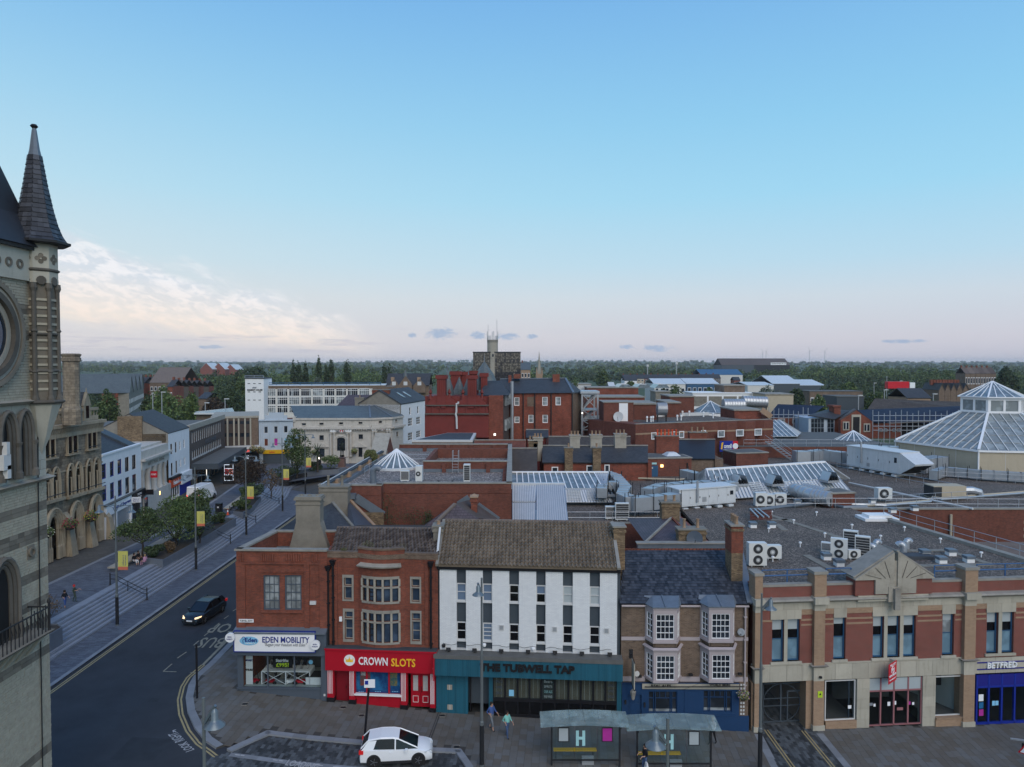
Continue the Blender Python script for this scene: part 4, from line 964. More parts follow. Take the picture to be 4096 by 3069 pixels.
for i in rg(6):
 a,b=ps_[i][1],ps_[i+1][0]
 for j,(y0,y1)in enum((upw[i],low_[i])):
  z1w=FW.at(*q(sum(stripx[i])/2,y0),.1)[1];z0w=FW.at(*q(sum(stripx[i])/2,y1),.1)[1]
  gm=('void','void')
  if j==0 and blinds[i]in('blue_blind','blind'):gm=(blinds[i],)*2
  if j==0 and blinds[i]=='mix':gm=('void','blue_blind')
  if j==1 and i==1:gm=('blue_blind',)*2
  w=win(FW,T,(a,b,z0w,z1w),1,1,'bone',d=.13,fw=.06,rails=(.52,)if not(i==1 and j)else(.25,.5,.75),gms=gm,upper=.52)
  FW.mb().box(a-.02,b+.02,.04,.13,z0w-.1,z0w).out('sill','bone',w)
 zz=FW.at(*q(sum(stripx[i])/2,low_[i][1]+63),.1)[1];PB(FW,T,'strip_sill','bone',a,b,.02,.22,zz-.08,zz)
for x,y in((563,849),(955,862),(1337,874)):
 r_=FW.rect(q,x-19,y-20,x+19,y+20,-.05);v=PB(FW,T,'vent_cover','bone',r_[0],r_[1],-.04,0,r_[2],r_[3]);FW.mb().box(r_[0]+.05,r_[1]-.05,-.05,-.04,r_[2]+.05,r_[3]-.05).out('vent_grille','zinc',v)
 # roof
EA,EB=pY(*q(100,385),46.7),pY(*q(1412,412),45.9);RA,RB=pY(*q(150,55),51.6),pY(*q(1366,76),50.8)
zE,zR=(EA.z+EB.z)/2,(RA.z+RB.z)/2
cor=[(EA.x,46.7,zE),(EB.x,45.8,zE),(RB.x,50.8,zR),(RA.x,51.6,zR)]
prt(MB().slab(cor,.15),'roof','tile_grey',T);tile_roof(T,cor,46,14,'tile_grey','pantile','roof_tile',lift=.01)
prt(MB().slab([(RA.x,51.6,zR),(RB.x,50.8,zR),(EB.x,55.8,zE),(EA.x,56.6,zE)],.15),'rear_roof','thatch',T)
ridge_tiles(T,cor[3],cor[2],26,'ridge',.13)
PB(FW,T,'rear_block','coal',sL,sR,.5,9.2,0,zE-.3);PB(FW,T,'eaves_board','jet',sL,sR,-.12,.5,zE-.36,zE-.06)
for xx,(A_,R_)in((0,(cor[0],cor[3])),(1,(cor[1],cor[2]))):
 e_=V(A_);r_=V(R_);k=-.0 if xx==0 else .0;m=MB();m.add([(e_.x,e_.y,e_.z-.1),(e_.x,e_.y+9.9,e_.z-.1),(r_.x,r_.y,r_.z-.1)],[(0,1,2)]);prt(m,'gable_wall','stock',T)
prt(MB().beam((cor[0][0]-.1,46.6,zE),(cor[3][0]-.1,51.6,zR),.2,.18),'verge','mud',T);prt(MB().beam((cor[1][0]+.12,45.7,zE+.02),(cor[2][0]+.12,50.8,zR+.02),.22,.16),'verge','coping',T)
a,b=pY(*q(1385,200),49).x,pY(*q(1466,200),49).x;chimney(T,a,b,48.6,49.8,6.5,pY(*q(1420,112),48.6).z,'stock',0,'coping')
# flat shelf over the pub front, with floodlights
d_=-1.
zsh=FW.at(*q(750,1075),d_)[1];zlow=FW.at(*q(750,1220),d_)[1]
PB(FW,T,'shelf_roof','deck',-.05,sR+.1,d_+.02,.02,zsh-.15,zsh+.0);PB(FW,T,'shelf_edge','deck',-.06,sR+.11,d_-.04,d_+.02,zsh-.2,zsh+.06)
for i,(x,y)in enum(((175,985),(367,995),(563,1003),(760,1012),(957,1018),(1155,1026),(1360,1033))):
 s,z=FW.at(*q(x,y),-.25);t=new('floodlight','small black floodlight on the ledge, '+('leftmost of the row','under the lamp post top','third from the left','beside the round white camera','under the middle vent cover','second from the right end','nearest the blue pub')[i],'floodlight',FW.w(s,-.2,zsh),group='floodlights along the ledge above the pub')
 f=X4.Rotation(math.atan2(FW.e.y,FW.e.x),4,'Z');MB(f).hexa([(-.15,-.28,.12),(.15,-.28,.12),(.15,-.05,.04),(-.15,-.05,.04)],[(-.15,-.24,.32),(.15,-.24,.32),(.12,-.02,.24),(-.12,-.02,.24)]).out('housing','pitch',t,1);MB(f).box(-.02,.02,-.12,.2,0,.08).out('bracket','iron',t,1)
for x,y,nm,m in((798,1003,'dome_camera','snow'),(437,975,'security_camera','snow'),(138,980,'junction_box','pitch')):
 s,z=FW.at(*q(x,y),-.1);MB().lat([(.02,z-.12),(.1,z-.1),(.13,z),(.12,z+.08),(.04,z+.1)],FW.w(s,-.12,0).xy,12).out(nm,m,T)
m_=FW.mb();xs=np.linspace(.4,sR-.6,40);m_.tube([(x,-.08,zsh+.42+.06*sin(x*5.1)-.1*(i/40))for i,x in enum(xs)],.012,4);m_.out('cable','pitch',T)
# teal planks of the fascia
def planks(F,root,s0,s1,z0,z1,d,w,m='teal',name='plank',th=.03):
 n=max(1,round((s1-s0)/w));w=(s1-s0)/n
 for i in rg(n):F.mb().box(s0+i*w+.004,s0+(i+1)*w-.004,d-th,d,z0+random.uniform(-.003,.003),z1).out(name,m,root)
fs=PB(FW,T,'fascia','teal',-.04,sR+.08,d_+.03,-.1,zlow,zsh-.2)
planks(FW,fs,-.05,sR+.09,zlow-.03,zsh-.2,d_+.03,.125)
words_px(FW,fs,'THE TUBWELL TAP',q,405,1122,1103,1180,'ink',d=d_-.06,bold=.045,depth=.05)
dw=-.35;gz=lambda s:G(FW.w(s,0,0).x)
pL=FW.at(*q(315,1350),dw)[0];dR=FW.at(*q(470,1350),dw)[0];pR=FW.at(*q(500,1350),dw)[0];wR=FW.at(*q(1413,1350),dw)[0]
lw_=PB(FW,T,'left_cladding','teal',0,pL,dw+.03,0,gz(1)-.5,zlow);planks(FW,lw_,0,pL,gz(1)-.5,zlow-.04,dw+.03,.15)
PB(FW,T,'door_post','teal',dR,pR,dw,0,gz(3)-.5,zlow);PB(FW,T,'end_post','teal',wR,sR+.06,dw,0,gz(sR)-.5,zlow)
PB(FW,T,'door_head','teal',pL,dR,dw,-.2,zlow-.25,zlow)
for a in((163,1270,200,1306),(165,1416,203,1452)):r_=FW.rect(q,*a,dw-.02);v=PB(FW,T,'air_brick','stone',r_[0],r_[1],dw-.03,dw,r_[2],r_[3]);FW.mb().box((r_[0]+r_[1])/2-.015,(r_[0]+r_[1])/2+.015,dw-.04,dw-.03,r_[2],r_[3]).out('divider','bone',v)
PB(FW,T,'lobby_wall','dark',pL,dR,1.6,1.65,gz(3)-.4,zlow);PB(FW,T,'lobby_floor','grille',pL,dR,-.3,1.6,gz(3)-.25,gz(3)-.18);PB(FW,T,'open_door','jet',pL+.1,pL+.15,0,1.1,gz(3)-.2,zlow-.4)
bays_=[500,590,682,770,857,957,1057,1148,1240,1330,1413];bs_=[FW.at(*q(x,1300),dw)[0]for x in bays_]
zm0,zm1=FW.at(*q(950,1398),dw)[1],FW.at(*q(950,1380),dw)[1];zbot=gz(8)+.18
bmat('venetian',(.20,.15,.085),(.17,.125,.07),(.05,.04,.03),bw=4.,bh=.055,ms=.018,var=.2,stainf=.2)
for i,(a,b)in enum(zip(bs_,bs_[1:])):
 w=prt(wmb(FW,a,b,zm0,zlow,[(a+.06,b-.06,zm1,zlow-.02)],t=.08,d=dw),'window','jet',T)
 if i!=4:
  FW.mb().box(a+.06,b-.06,dw+.14,dw+.15,zm1,zlow).out('venetian_blind','venetian',w)
  for k in(.3,.7):x=a+(b-a)*k;FW.mb().box(x-.015,x+.015,dw+.125,dw+.135,zm1,zlow).out('blind_tape','coping',w)
 else:
  FW.mb().box(a+.06,b-.06,dw+.1,dw+.12,zm1,zlow).out('menu_board','ink',w)
  h_=(zlow-zm1)
  for k,(s_,f_)in enum((('Craft',.09),('Beers',.11),('SPIRITS',.09),('CASK ALES',.1),('FINE WINES',.1))):words(FW,w,s_,(a+b)/2,zlow-h_*(.08+.2*k+.03),h_*f_,(b-a)*(.35 if k==0 else .6),'bone' if k!=3 else 'aqua',d=dw+.09)
 if i in(0,9):
  h_=(zlow-zm1)
  for k,s_ in enum(('BEERS','SPIRITS','WINES','CASK ALES')):words(FW,w,s_,(a+b)/2,zlow-h_*(.15+.22*k),h_*.1,(b-a)*.55,'dove',d=dw+.05)
 FW.mb().box(a+.06,b-.06,dw+.06,dw+.07,zm1,zlow-.02).out('pane','clear_glass',w)
 zg_=gz((a+b)/2);w2=prt(wmb(FW,a,b,zbot,zm0,[(a+.05,b-.05,zbot+.07,zm0-.06)],t=.08,d=dw),'lower_panel','jet',T);FW.mb().box(a+.05,b-.05,dw+.05,dw+.06,zbot+.07,zm0-.06).out('pane','void',w2)
PB(FW,T,'plinth','jet',pR,wR,dw+.02,0,gz(13)-.5,zbot)
r_=FW.rect(q,618,1310,654,1356,dw-.02);PB(FW,T,'window_poster','sky',r_[0],r_[1],dw+.04,dw+.05,r_[2],r_[3])
PB(FW,T,'interior_wall','dark',pR,wR,.6,.65,zbot-.5,zlow)
# blue pub with canted bays
q=z5;q0,q1=pY(2481,2500,46.1),pY(3000,2500,46.);FQ=Fac(q0.xy,q1.xy)
T=new('bay_window_pub','dark brown brick pub with four mauve canted bay windows and navy blue frontage','pub',(q0.x,q0.y,G(q0.x)))
sL=FQ.at(*q(138,800))[0];sR=FQ.at(*q(962,800))[0];zT=FQ.at(*q(550,603))[1];zF=FQ.at(*q(550,1095))[1];gz=lambda s:G(FQ.w(s,0,0).x)
PB(FQ,T,'front_wall','umber',sL,sR,0,.3,zF-.3,zT)
PB(FQ,T,'rear_block','umber',sL,sR,.3,10,0,zT-.3)
zc0=FQ.at(*q(215,818))[1]
cuts=[]
bx=[((293,347,500,522),(610,855),(365,665,483,828),0),((650,708,865,890),(605,850),(727,660,846,822),0),((290,348,502,525),(885,1112),(367,933,485,1093),1),((650,710,864,885),(880,1110),(730,928,848,1085),1)]
pr=-.85
spans=[]
for(xa,xb,xc,xd),(ya,yb),(ga,gb,gc,gd),lowr in bx:
 sa=FQ.at(*q(xa,(ya+yb)/2))[0];sb=FQ.at(*q(xb,(ya+yb)/2),pr)[0];sc=FQ.at(*q(xc,(ya+yb)/2),pr)[0];sd=sc+(sb-sa)
 z0,z1=FQ.at(*q((xb+xc)/2,yb-3),pr)[1],FQ.at(*q((xb+xc)/2,ya+10),pr)[1]
 gl=FQ.rect(q,ga,gb,gc,gd,pr);spans.append((sa,sd))
 P=[(sa,0),(sb,pr),(sc,pr),(sd,0)]
 W3=[FQ.w(s,d,0)for s,d in P]
 for k in rg(3):
  f=Fac(W3[k].xy,W3[k+1].xy)
  if k==1:h=(gl[0]-sb,gl[1]-sb,gl[2],gl[3]);nx=4
  else:h=(f.L*.16,f.L*.86,gl[2],gl[3]);nx=2
  prt(wmb(f,0,f.L,z0,z1,[h],t=.1),'bay_panel','mauve',T)
  win(f,T,h,nx,4,'milk','pane',d=.06,fw=.045,bw=.028)
  f.mb().box(0,f.L,.25,.27,z0,z1).out('bay_room','dark',T)
  PB(f,T,'bay_sill','mauve',-.03,f.L+.03,-.05,.0,z0+.0,z0+.13)
  PB(f,T,'bay_cornice','mauve',-.03,f.L+.03,-.05,.0,z1-.12,z1+.0)
  if lowr:prt(f.mb().hexa([(-.08,-.14,z1),(f.L+.08,-.14,z1),(f.L+.05,.0,z1),(-.05,0,z1)],[(-.08,-.14,z1+.04),(f.L+.08,-.14,z1+.04),(f.L+.05,0,z1+.14),(-.05,0,z1+.14)]),'bay_shelf','mauve',T)
 prt(FQ.mb().hexa([(s,d,z0-.003)for s,d in P],[(s,d,z0+.01)for s,d in P]),'bay_soffit','mauve',T)
 if not lowr:
  o_=[(sa-.12,0),(sb-.08,pr-.14),(sc+.08,pr-.14),(sd+.12,0)]
  b_=prt(FQ.mb().hexa([(s,d,z1)for s,d in o_],[(s,d,z1+.06)for s,d in o_]),'lead_roof','lead',T)
  FQ.mb().hexa([(s,d,z1+.06)for s,d in o_],[(sa,.35,z1+.4),(sb+.15,.3,z1+.4),(sc-.15,.3,z1+.4),(sd,.35,z1+.4)]).out('lead_slope','lead',b_)
  m_=FQ.mb();sm_=(sb+sc)/2;m_.beam((sm_,pr-.12,z1+.09),(sm_,.3,z1+.44),.06);m_.out('lead_roll','lead',b_)
 else:  # brick apron between the two bays
  for k in rg(3):
   f=Fac(W3[k].xy,W3[k+1].xy);zt_=z1+.14;zu=FQ.at(*q((xb+xc)/2,853),pr)[1]
   prt(f.mb().quad((0,.12,zt_),(f.L,.12,zt_),(f.L,.12,zu),(0,.12,zu)),'bay_brickwork','umber',T)
for a,b in((sL,spans[0][0]),(spans[0][1],spans[1][0]),(spans[1][1],sR)):
 PB(FQ,T,'string_course','mauve',a,b,-.06,0,zc0-.12,zc0+.1);PB(FQ,T,'frontage_cornice','mauve',a,b,-.08,.0,zF-.02,zF+.28);prt(FQ.mb().tube([(a,-.14,zT-.02),(b,-.14,zT-.02)],.075,8),'gutter','mauve',T)
EA,EB=pY(*q(128,598),45.9),pY(*q(972,592),45.8);RA,RB=pY(*q(160,247),50.4),pY(*q(842,238),50.4)
zE,zR=(EA.z+EB.z)/2,(RA.z+RB.z)/2;cor=[(EA.x,45.9,zE),(EB.x,45.8,zE),(pY(*q(880,238),50.4).x,50.4,zR),(RA.x,50.4,zR)]
prt(MB().slab(cor,.12),'roof','slate',T);tile_roof(T,cor,44,20,'slate','slate','roof_slate',th=.02)
rear=MB().slab([cor[3],cor[2],(cor[1][0],55,zE),(cor[0][0],55,zE)],.12);prt(rear,'rear_roof','grey',T)
ridge_tiles(T,cor[3],cor[2],18,'pantile',.1)
pa=MB().add([cor[1],cor[2],(cor[1][0]+.02,55,zE),(cor[1][0],55,4)],[(0,1,2)]);prt(pa,'gable_wall','umber',T)
prt(MB().beam((cor[1][0]+.1,45.8,zE+.05),(cor[2][0]+.25,50.4,zR+.05),.5,.14),'verge_flashing','lead',T)
a,b=pY(*q(835,200),48.3).x,pY(*q(908,200),48.3).x;zk=pY(*q(870,82),48).z
c_=chimney(T,a,b,47.6,49.,zE+.9,zk,'stock',3,'coping',ph=.55);prt(MB().box(a-.012,b+.012,47.588,49.012,pY(*q(870,255),48).z,zk-.02),'rebuilt_brickwork','clay',T)
# shop front
d_=-.3
fr=[FQ.rect(q,315,1165,502,1305,d_),FQ.rect(q,672,1160,858,1298,d_)];dr=FQ.rect(q,182,1185,270,1365,d_);pr_=FQ.rect(q,905,1100,955,1400,d_)
prt(wmb(FQ,sL+.02,pr_[0],gz(8)-.5,zF,[fr[0],fr[1],dr],t=.2,d=d_),'frontage','navy',T)
for h in fr:
 w=win(FQ,T,(h[0],h[0]+(h[1]-h[0])*.2,h[2],h[3]),1,1,'navy','pane',d=d_+.12,fw=.05,rails=(.68,));win(FQ,T,(h[0]+(h[1]-h[0])*.23,h[0]+(h[1]-h[0])*.78,h[2],h[3]),1,1,'navy','pane',d=d_+.12,fw=.05,rails=(.68,));win(FQ,T,(h[0]+(h[1]-h[0])*.81,h[1],h[2],h[3]),1,1,'navy','pane',d=d_+.12,fw=.05,rails=(.68,))
 PB(FQ,T,'frosted_strip','net',h[0]+.05,h[1]-.05,d_+.15,d_+.155,h[2]+.05,h[2]+.22)
 for k in(.4,.6):x=h[0]+(h[1]-h[0])*k;PB(FQ,T,'glazing_bar','navy',x-.02,x+.02,d_+.1,d_+.15,h[2]+(h[3]-h[2])*.7,h[3])
dd=PB(FQ,T,'door','navy',dr[0],dr[1],d_+.15,d_+.2,dr[2]-.3,dr[3])
for z in(.35,1.,1.65):
 FQ.mb().box(dr[0]+.1,dr[1]-.1,d_+.13,d_+.15,dr[2]-.3+z,dr[2]-.3+z+.5).out('door_panel','navy',dd)
for a_ in((548,1165,635,1302),):r_=FQ.rect(q,*a_,d_);PB(FQ,T,'raised_panel','navy',r_[0],r_[1],d_-.03,d_,r_[2],r_[3])
r_=FQ.rect(q,300,1310,880,1318,d_);PB(FQ,T,'rail_moulding','navy',r_[0],r_[1],d_-.05,d_,r_[2]-.04,r_[3])
bd=FQ.rect(q,275,1114,906,1150,d_-.1);sb_=PB(FQ,T,'sign_band','cream',bd[0],bd[1],d_-.1,d_,bd[2],bd[3])
PB(FQ,T,'frontage_cornice','navy',sL,pr_[0],d_-.12,d_,bd[3],zF+.02)
words_px(FQ,sb_,'REAL ALES',q,332,1120,462,1134,'ink',d=d_-.11,bold=.02);words_px(FQ,sb_,'WORLD BEERS',q,712,1115,848,1129,'ink',d=d_-.11,bold=.02);words_px(FQ,sb_,'The Quarry',q,527,1110,652,1152,'ink',d=d_-.13,shear=.4,bold=.01)
s0_,z0_=FQ.at(*q(290,1133),-.5);s1_,_=FQ.at(*q(930,1127),-.5);prt(FQ.mb().tube([(s0_,d_-.25,z0_),(s1_,d_-.25,z0_+.06)],.035,6),'light_trough','iron',T)
PB(FQ,T,'brick_pier','umber',pr_[0],sR,d_+.12,0,gz(8)-.6,zF);PB(FQ,T,'painted_plinth','navy',pr_[0],sR+.03,d_+.02,.1,gz(8)-.6,gz(8)+1.)
for k,x in enum((921,938)):
 s=FQ.at(*q(x,1260),d_)[0];m_=FQ.mb()
 for j in rg(9):z=pr_[2]+.8+j*.24;m_.box(s-.06,s+.05,d_+.09,d_+.12,z,z+.13)
 tag(m_.out('glazed_blocks','bone',T),kind='stuff')
s,z=FQ.at(*q(947,605),-.15);downpipe(FQ,T,s,z,gz(8)+2.6,d=-.14,m='mauve',hopper=False)
w_=FQ.w(FQ.at(*q(917,777),-.2)[0],-.25,FQ.at(*q(917,777),-.2)[1]);dish(T,w_,.24,(-.5,-1,.3))
for x,y in((258,1065),(590,1055),(910,1050)):s,z=FQ.at(*q(x,y),-.3);PB(FQ,T,'floodlight','pitch',s-.12,s+.12,-.42,-.2,z-.06,z+.06)
for x,y,w2,h2 in((165,1232,.06,.13),(290,1250,.05,.15)):s,z=FQ.at(*q(x,y),d_);PB(FQ,T,'wall_box','pitch',s-w2,s+w2,d_-.08,d_,z-h2,z+h2)
# hanging sign and lantern
s,z=FQ.at(*q(208,935),-.4);sg=new('hanging_pub_sign','cream hanging sign board on a black bracket with a lantern below, on the blue pub','hanging sign',FQ.w(s,0,z))
prt(FQ.mb().beam((s,0,z),(s,-1.5,z),.05),'bracket','iron',sg);PB(FQ,sg,'bracket_plate','iron',s-.12,s+.12,-.05,0,z-.3,z+.3)
PB(FQ,sg,'board','cream',s-.03,s+.03,-1.45,-.45,z-1.75,z-.1);PB(FQ,sg,'board_rail','iron',s-.05,s+.05,-1.5,-.4,z-1.8,z-1.72)
p=FQ.w(s,-.9,0);MB().lat([(.05,z-2.65),(.1,z-2.6),(.19,z-2.15),(.2,z-2.1),(.03,z-1.9),(.02,z-1.8)],p.xy,6).out('lantern','coping',sg)
p=FQ.w(FQ.at(*q(240,1050),-.7)[0],-.7,FQ.at(*q(240,1050),-.7)[1]);disc(Fac(FQ.A.xy,(FQ.A+FQ.e).xy),FQ.at(*q(240,1050),-.7)[0],p.z,.17,-.72,-.62,16).out('round_sign','bone',sg)
def flower_basket(loc,r,cols,lab,grp=None,seed=1):
 t=new('hanging_basket',lab,'flower basket',loc,group=grp)
 MB().lat([(.02,-r*.9),(r*.5,-r*.75),(r*.7,-r*.3),(r*.7,-r*.1)],n=12).out('bowl','bark',t,1)
 MB().tube([(0,0,0),(0,0,r*1.6)],.01,4).out('chain','iron',t,1)
 leaf_cloud(260,0,0,0,r,r,r*.75,r*.13,seed).out('foliage','lush',t,1)
 for i,c in enum(cols):leaf_cloud(90,0,-.02,.02,r*1.05,r*1.05,r*.8,r*.1,seed+i+5).out('blossom',c,t,1)
 return t
mat('leaf',(.055,.092,.034),piece=.45,col2=(.085,.115,.042),var=.3,bump=0);mat('lush',(.07,.12,.04),piece=.45,col2=(.11,.15,.05),var=.25,bump=0)
mat('pine',(.036,.060,.028),piece=.45,col2=(.055,.08,.036),var=.3,bump=0);mat('leaf_purple',(.045,.032,.028),piece=.45,col2=(.06,.045,.03),bump=0);mat('leaf_gray',(.12,.145,.115),piece=.35,col2=(.085,.11,.08),bump=0);mat('leaf_brown',(.12,.085,.05),piece=.4,bump=0);mat('leaf_yellow',(.14,.15,.045),piece=.35,bump=0)
for k_,c_ in dict(bloom_red=(.35,.03,.08),bloom_white=(.6,.6,.5),bloom_purple=(.25,.05,.3),bloom_yellow=(.5,.42,.05)).items():M[k_]=mat(k_,c_,dirt=0,bump=0)
s,z=FQ.at(*q(930,1185),-.7);flower_basket(FQ.w(s,-.75,z),.42,('bloom_yellow','bloom_purple','bloom_white'),'hanging basket with yellow and purple flowers at the right corner of the blue pub')
# rear parapet, chimney with dish and little pyramid roof behind the ridge
T2=new('rear_annexe','lead-lined brick annexe with yellow brick chimney and purple slate pyramid roof behind the pub','building',(FQ.w(3,6,0).x,55.5,0))
pa,pb=pY(*q(245,215),54.5),pY(*q(820,215),54.5);prt(MB().box(pa.x,pb.x,54.4,54.9,2,pY(*q(500,203),54.5).z),'parapet_wall','lead',T2);prt(MB().box(pa.x-.1,pb.x,54.3,55,pY(*q(500,203),54.5).z,pY(*q(500,196),54.5).z),'coping','coping',T2)
ca,cb_=pY(*q(505,150),55.5),pY(*q(680,150),55.5);c_=chimney(T2,ca.x,cb_.x,55.1,56.1,6,pY(*q(600,112),55.3).z,'stock',2,'mud',ph=.7)
w_=pY(*q(615,172),54.8);dish(T2,w_,.62,(-.15,-1,.25),'dove')
pyr=[pY(*q(295,198),55.2),pY(*q(540,198),55.2)];ap=pY(*q(465,38),60);zb_=pyr[0].z
prt(MB().add([(pyr[0].x,55.2,zb_),(pyr[1].x+1,55.2,zb_),(pyr[1].x+2.2,64,zb_),(pyr[0].x,64,zb_),(ap.x,60,ap.z)],[(0,1,4),(1,2,4),(2,3,4),(3,0,4)]),'pyramid_roof','slate_purple',T2)
prt(MB().beam((ap.x,60,ap.z+.05),(pyr[1].x+1,55.2,zb_+.05),.16),'hip_tiles','pantile',T2);prt(MB().beam((ap.x,60,ap.z+.05),(pyr[0].x,55.2,zb_+.05),.16),'hip_tiles','coping',T2)
ca,cb_=pY(*q(400,50),60.6),pY(*q(515,50),60.6);chimney(T2,ca.x,cb_.x,60.4,61.4,6,pY(*q(455,5),60.6).z+.9,'stock',2,'mud',ph=.5)
# shopping mall front
q=z6;m0,m1=pY(3013,2500,46.),pY(4096,2500,47.7);FM=Fac(m0.xy,m1.xy);gz=lambda s:G(FM.w(s,0,0).x)
T=new('mall_building','red and buff brick shopping centre front with cream stone bands, pediment and flat gravel roof','shopping centre',(m0.x,m0.y,G(m0.x)))
X=lambda x,y=650,d=0:FM.at(*q(x,y),d)[0];Z=lambda y,x=1000,d=0:FM.at(*q(x,y),d)[1]
sEnd=FM.L+7
zc_lo,zc_hi=Z(480,300),Z(452,300)  # cornice band
zc_lo=(Z(478,280)+Z(415,1800))/2;zc_hi=zc_lo+.42
zp=zc_hi+.95  # parapet top
zb_t,zb_b=Z(895,900),Z(1010,900)  # stone band over the shops
wz0,wz1=Z(880,760),Z(565,1000)
wins=[X(160),X(245),X(270),X(360),X(603),X(690),X(887),X(965),X(990),X(1080),X(1105),X(1195),X(1388),X(1472),X(1707),X(1790),X(1815),X(1903)]
H_=[(wins[i],wins[i+1],wz0+.05,wz1)for i in rg(0,18,2)]
H_+=[(sEnd-5,sEnd-3.6,wz0+.05,wz1),(sEnd-3.4,sEnd-2.,wz0+.05,wz1)]
prt(wmb(FM,0,sEnd,zb_t-.02,zc_lo,H_,t=.3),'upper_wall','wine',T)
for i,h in enum(H_):
 gm=('pane_frost','void' if i!=6 else 'net');w=win(FM,T,h,1,1,'cobalt',d=.2,fw=.08,gms=gm,upper=.52,rails=(.52,))
 FM.mb().box(h[0]+.08,h[1]-.08,.22,.225,h[3]-(.75 if i not in(6,2)else .5),h[3]-.08).out('blind','blind',w)
for a,b in((0,3),(4,5),(6,11),(12,13),(14,17)):PB(FM,T,'sill','cream',wins[a]-.12,wins[b]+.12,-.1,.2,wz0-.12,wz0+.05)
for i in(1,7,9,15):PB(FM,T,'stone_mullion','cream',wins[i]+.001,wins[i+1]-.001,-.04,.3,wz0+.05,wz1)
# stone lintel zone: blocks one by one
def block_row(F,root,s0,s1,z0,z1,L,d,m='cream',name='stone_block',th=.06):
 n=max(1,round((s1-s0)/L))
 for i in rg(n):F.mb().box(s0+(s1-s0)*i/n+.006,s0+(s1-s0)*(i+1)/n-.006,d-th,d,z0+.004,z1-.004).out(name,m,root)
lint=Z(590,230)
PB(FM,T,'stone_backing','joint',0,sEnd,-.012,0,zc_lo-.46,zc_lo)
block_row(FM,T,0.02,sEnd,zc_lo-.46,zc_lo,1.,-.005)
for a,b in((145,368),(600,695),(880,1205),(1380,1478),(1700,1912)):block_row(FM,T,X(a),X(b),wz1,zc_lo-.46,.95,-.005)
for a,b in((368,455),(540,600),(695,765),(765,882),(1207,1325),(1325,1382),(1478,1545),(1625,1702),(1912,1976)):
 PB(FM,T,'buff_soldier_course','buff',X(a),X(b),-.05,0,zc_lo-.82,zc_lo-.46)
 for z in(1.12,1.45):PB(FM,T,'buff_stripe','buff',X(a),X(b),-.02,0,zc_lo-z-.12,zc_lo-z)
PB(FM,T,'buff_stripe','buff',X(85),X(158),-.02,0,zc_lo-1.24,zc_lo-1.12)
# cornice in lengths
n=26
for i in rg(n):
 a,b=sEnd*i/n,sEnd*(i+1)/n-.012
 prt(FM.mb().hexa([(a,-.12,zc_lo),(b,-.12,zc_lo),(b,.3,zc_lo),(a,.3,zc_lo)],[(a,-.42,zc_lo+.2),(b,-.42,zc_lo+.2),(b,.3,zc_lo+.2),(a,.3,zc_lo+.2)]),'cornice_stone','cream',T)
 prt(FM.mb().hexa([(a,-.42,zc_lo+.2),(b,-.42,zc_lo+.2),(b,.3,zc_lo+.2),(a,.3,zc_lo+.2)],[(a,-.36,zc_lo+.3),(b,-.36,zc_lo+.3),(b,.3,zc_hi),(a,.3,zc_hi)]),'cornice_top','coping',T)
PB(FM,T,'parapet_wall','wine',0,sEnd,.0,.35,zc_hi-.1,zp-.3);block_row(FM,T,0,sEnd,zp-.3,zp-.14,1.,.4,'coping','parapet_coping',.45)
# buff piers
gzm=G(20)-.6
piers_=[(20,75),(462,538),(1545,1625)]
for i,(a,b)in enum(piers_+[(None,None)]):
 if a is None:sa,sb=sEnd-7.3+5.9,sEnd-7.3+7.3
 else:sa,sb=X(a,900,-.3),X(b,900,-.3)
 if i==0:sa,sb=0.,X(80,900,-.3)
 p_=PB(FM,T,'brick_pier','buff',sa,sb,-.3,.1,zb_t-.0,zc_lo-.5)
 FM.mb().box(sa-.005,sb+.005,-.32,.1,zc_lo-.5,zc_lo).out('pier_stone','cream',p_);FM.mb().box(sa-.12,sb+.12,-.6,.1,zc_lo+.001,zc_lo+.43).out('pier_cap','cream',p_)
 FM.mb().box(sa-.05,sb+.05,-.35,.6,zc_hi+.03,zp+.55).out('pier_top','buff',p_);FM.mb().box(sa-.12,sb+.12,-.42,.67,zp+.55,zp+.75).out('pier_coping','coping',p_)
 FM.mb().hexa([(sa-.02,-.34,zb_t-.12),(sb+.02,-.34,zb_t-.12),(sb+.02,0,zb_t-.12),(sa-.02,0,zb_t-.12)],[(sa-.2,-.52,zb_t+.02),(sb+.2,-.52,zb_t+.02),(sb+.2,0,zb_t+.02),(sa-.2,0,zb_t+.02)]).out('pier_bracket','coping',p_)
 FM.mb().box(sa,sb,-.3,.0,zb_b+.05,zb_t-.12).out('pier_stone','cream',p_);FM.mb().box(sa,sb,-.3,.6,gz(sa)-.3,zb_b+.05).out('lower_pier','buff',p_);FM.mb().box(sa-.05,sb+.05,-.36,.6,gz(sa)-.3,gz(sa)+.32).out('pier_base','cream',p_)
 # balustrade rails (blue)
def railing(F,root,s0,s1,z,d,m='rail_blue',h=.62,post=2.2,name='railing'):
 n=max(1,round((s1-s0)/post));r_=F.mb().tube([(s0,d,z+h),(s1,d,z+h)],.035,6).out(name,m,root)
 F.mb().tube([(s0,d,z+h*.5),(s1,d,z+h*.5)],.05,6).out('lower_rail',m,r_)
 for i in rg(n+1):s=s0+(s1-s0)*i/n;F.mb().box(s-.03,s+.03,d-.03,d+.03,z-.1,z+h).out('rail_post',m,r_)
for a,b in((75,455),(540,735),(1320,1515),(1625,2050)):railing(FM,T,X(a,340,.5)+.12,X(b,340,.5)-.05,zp-.1,.55,h=.75)
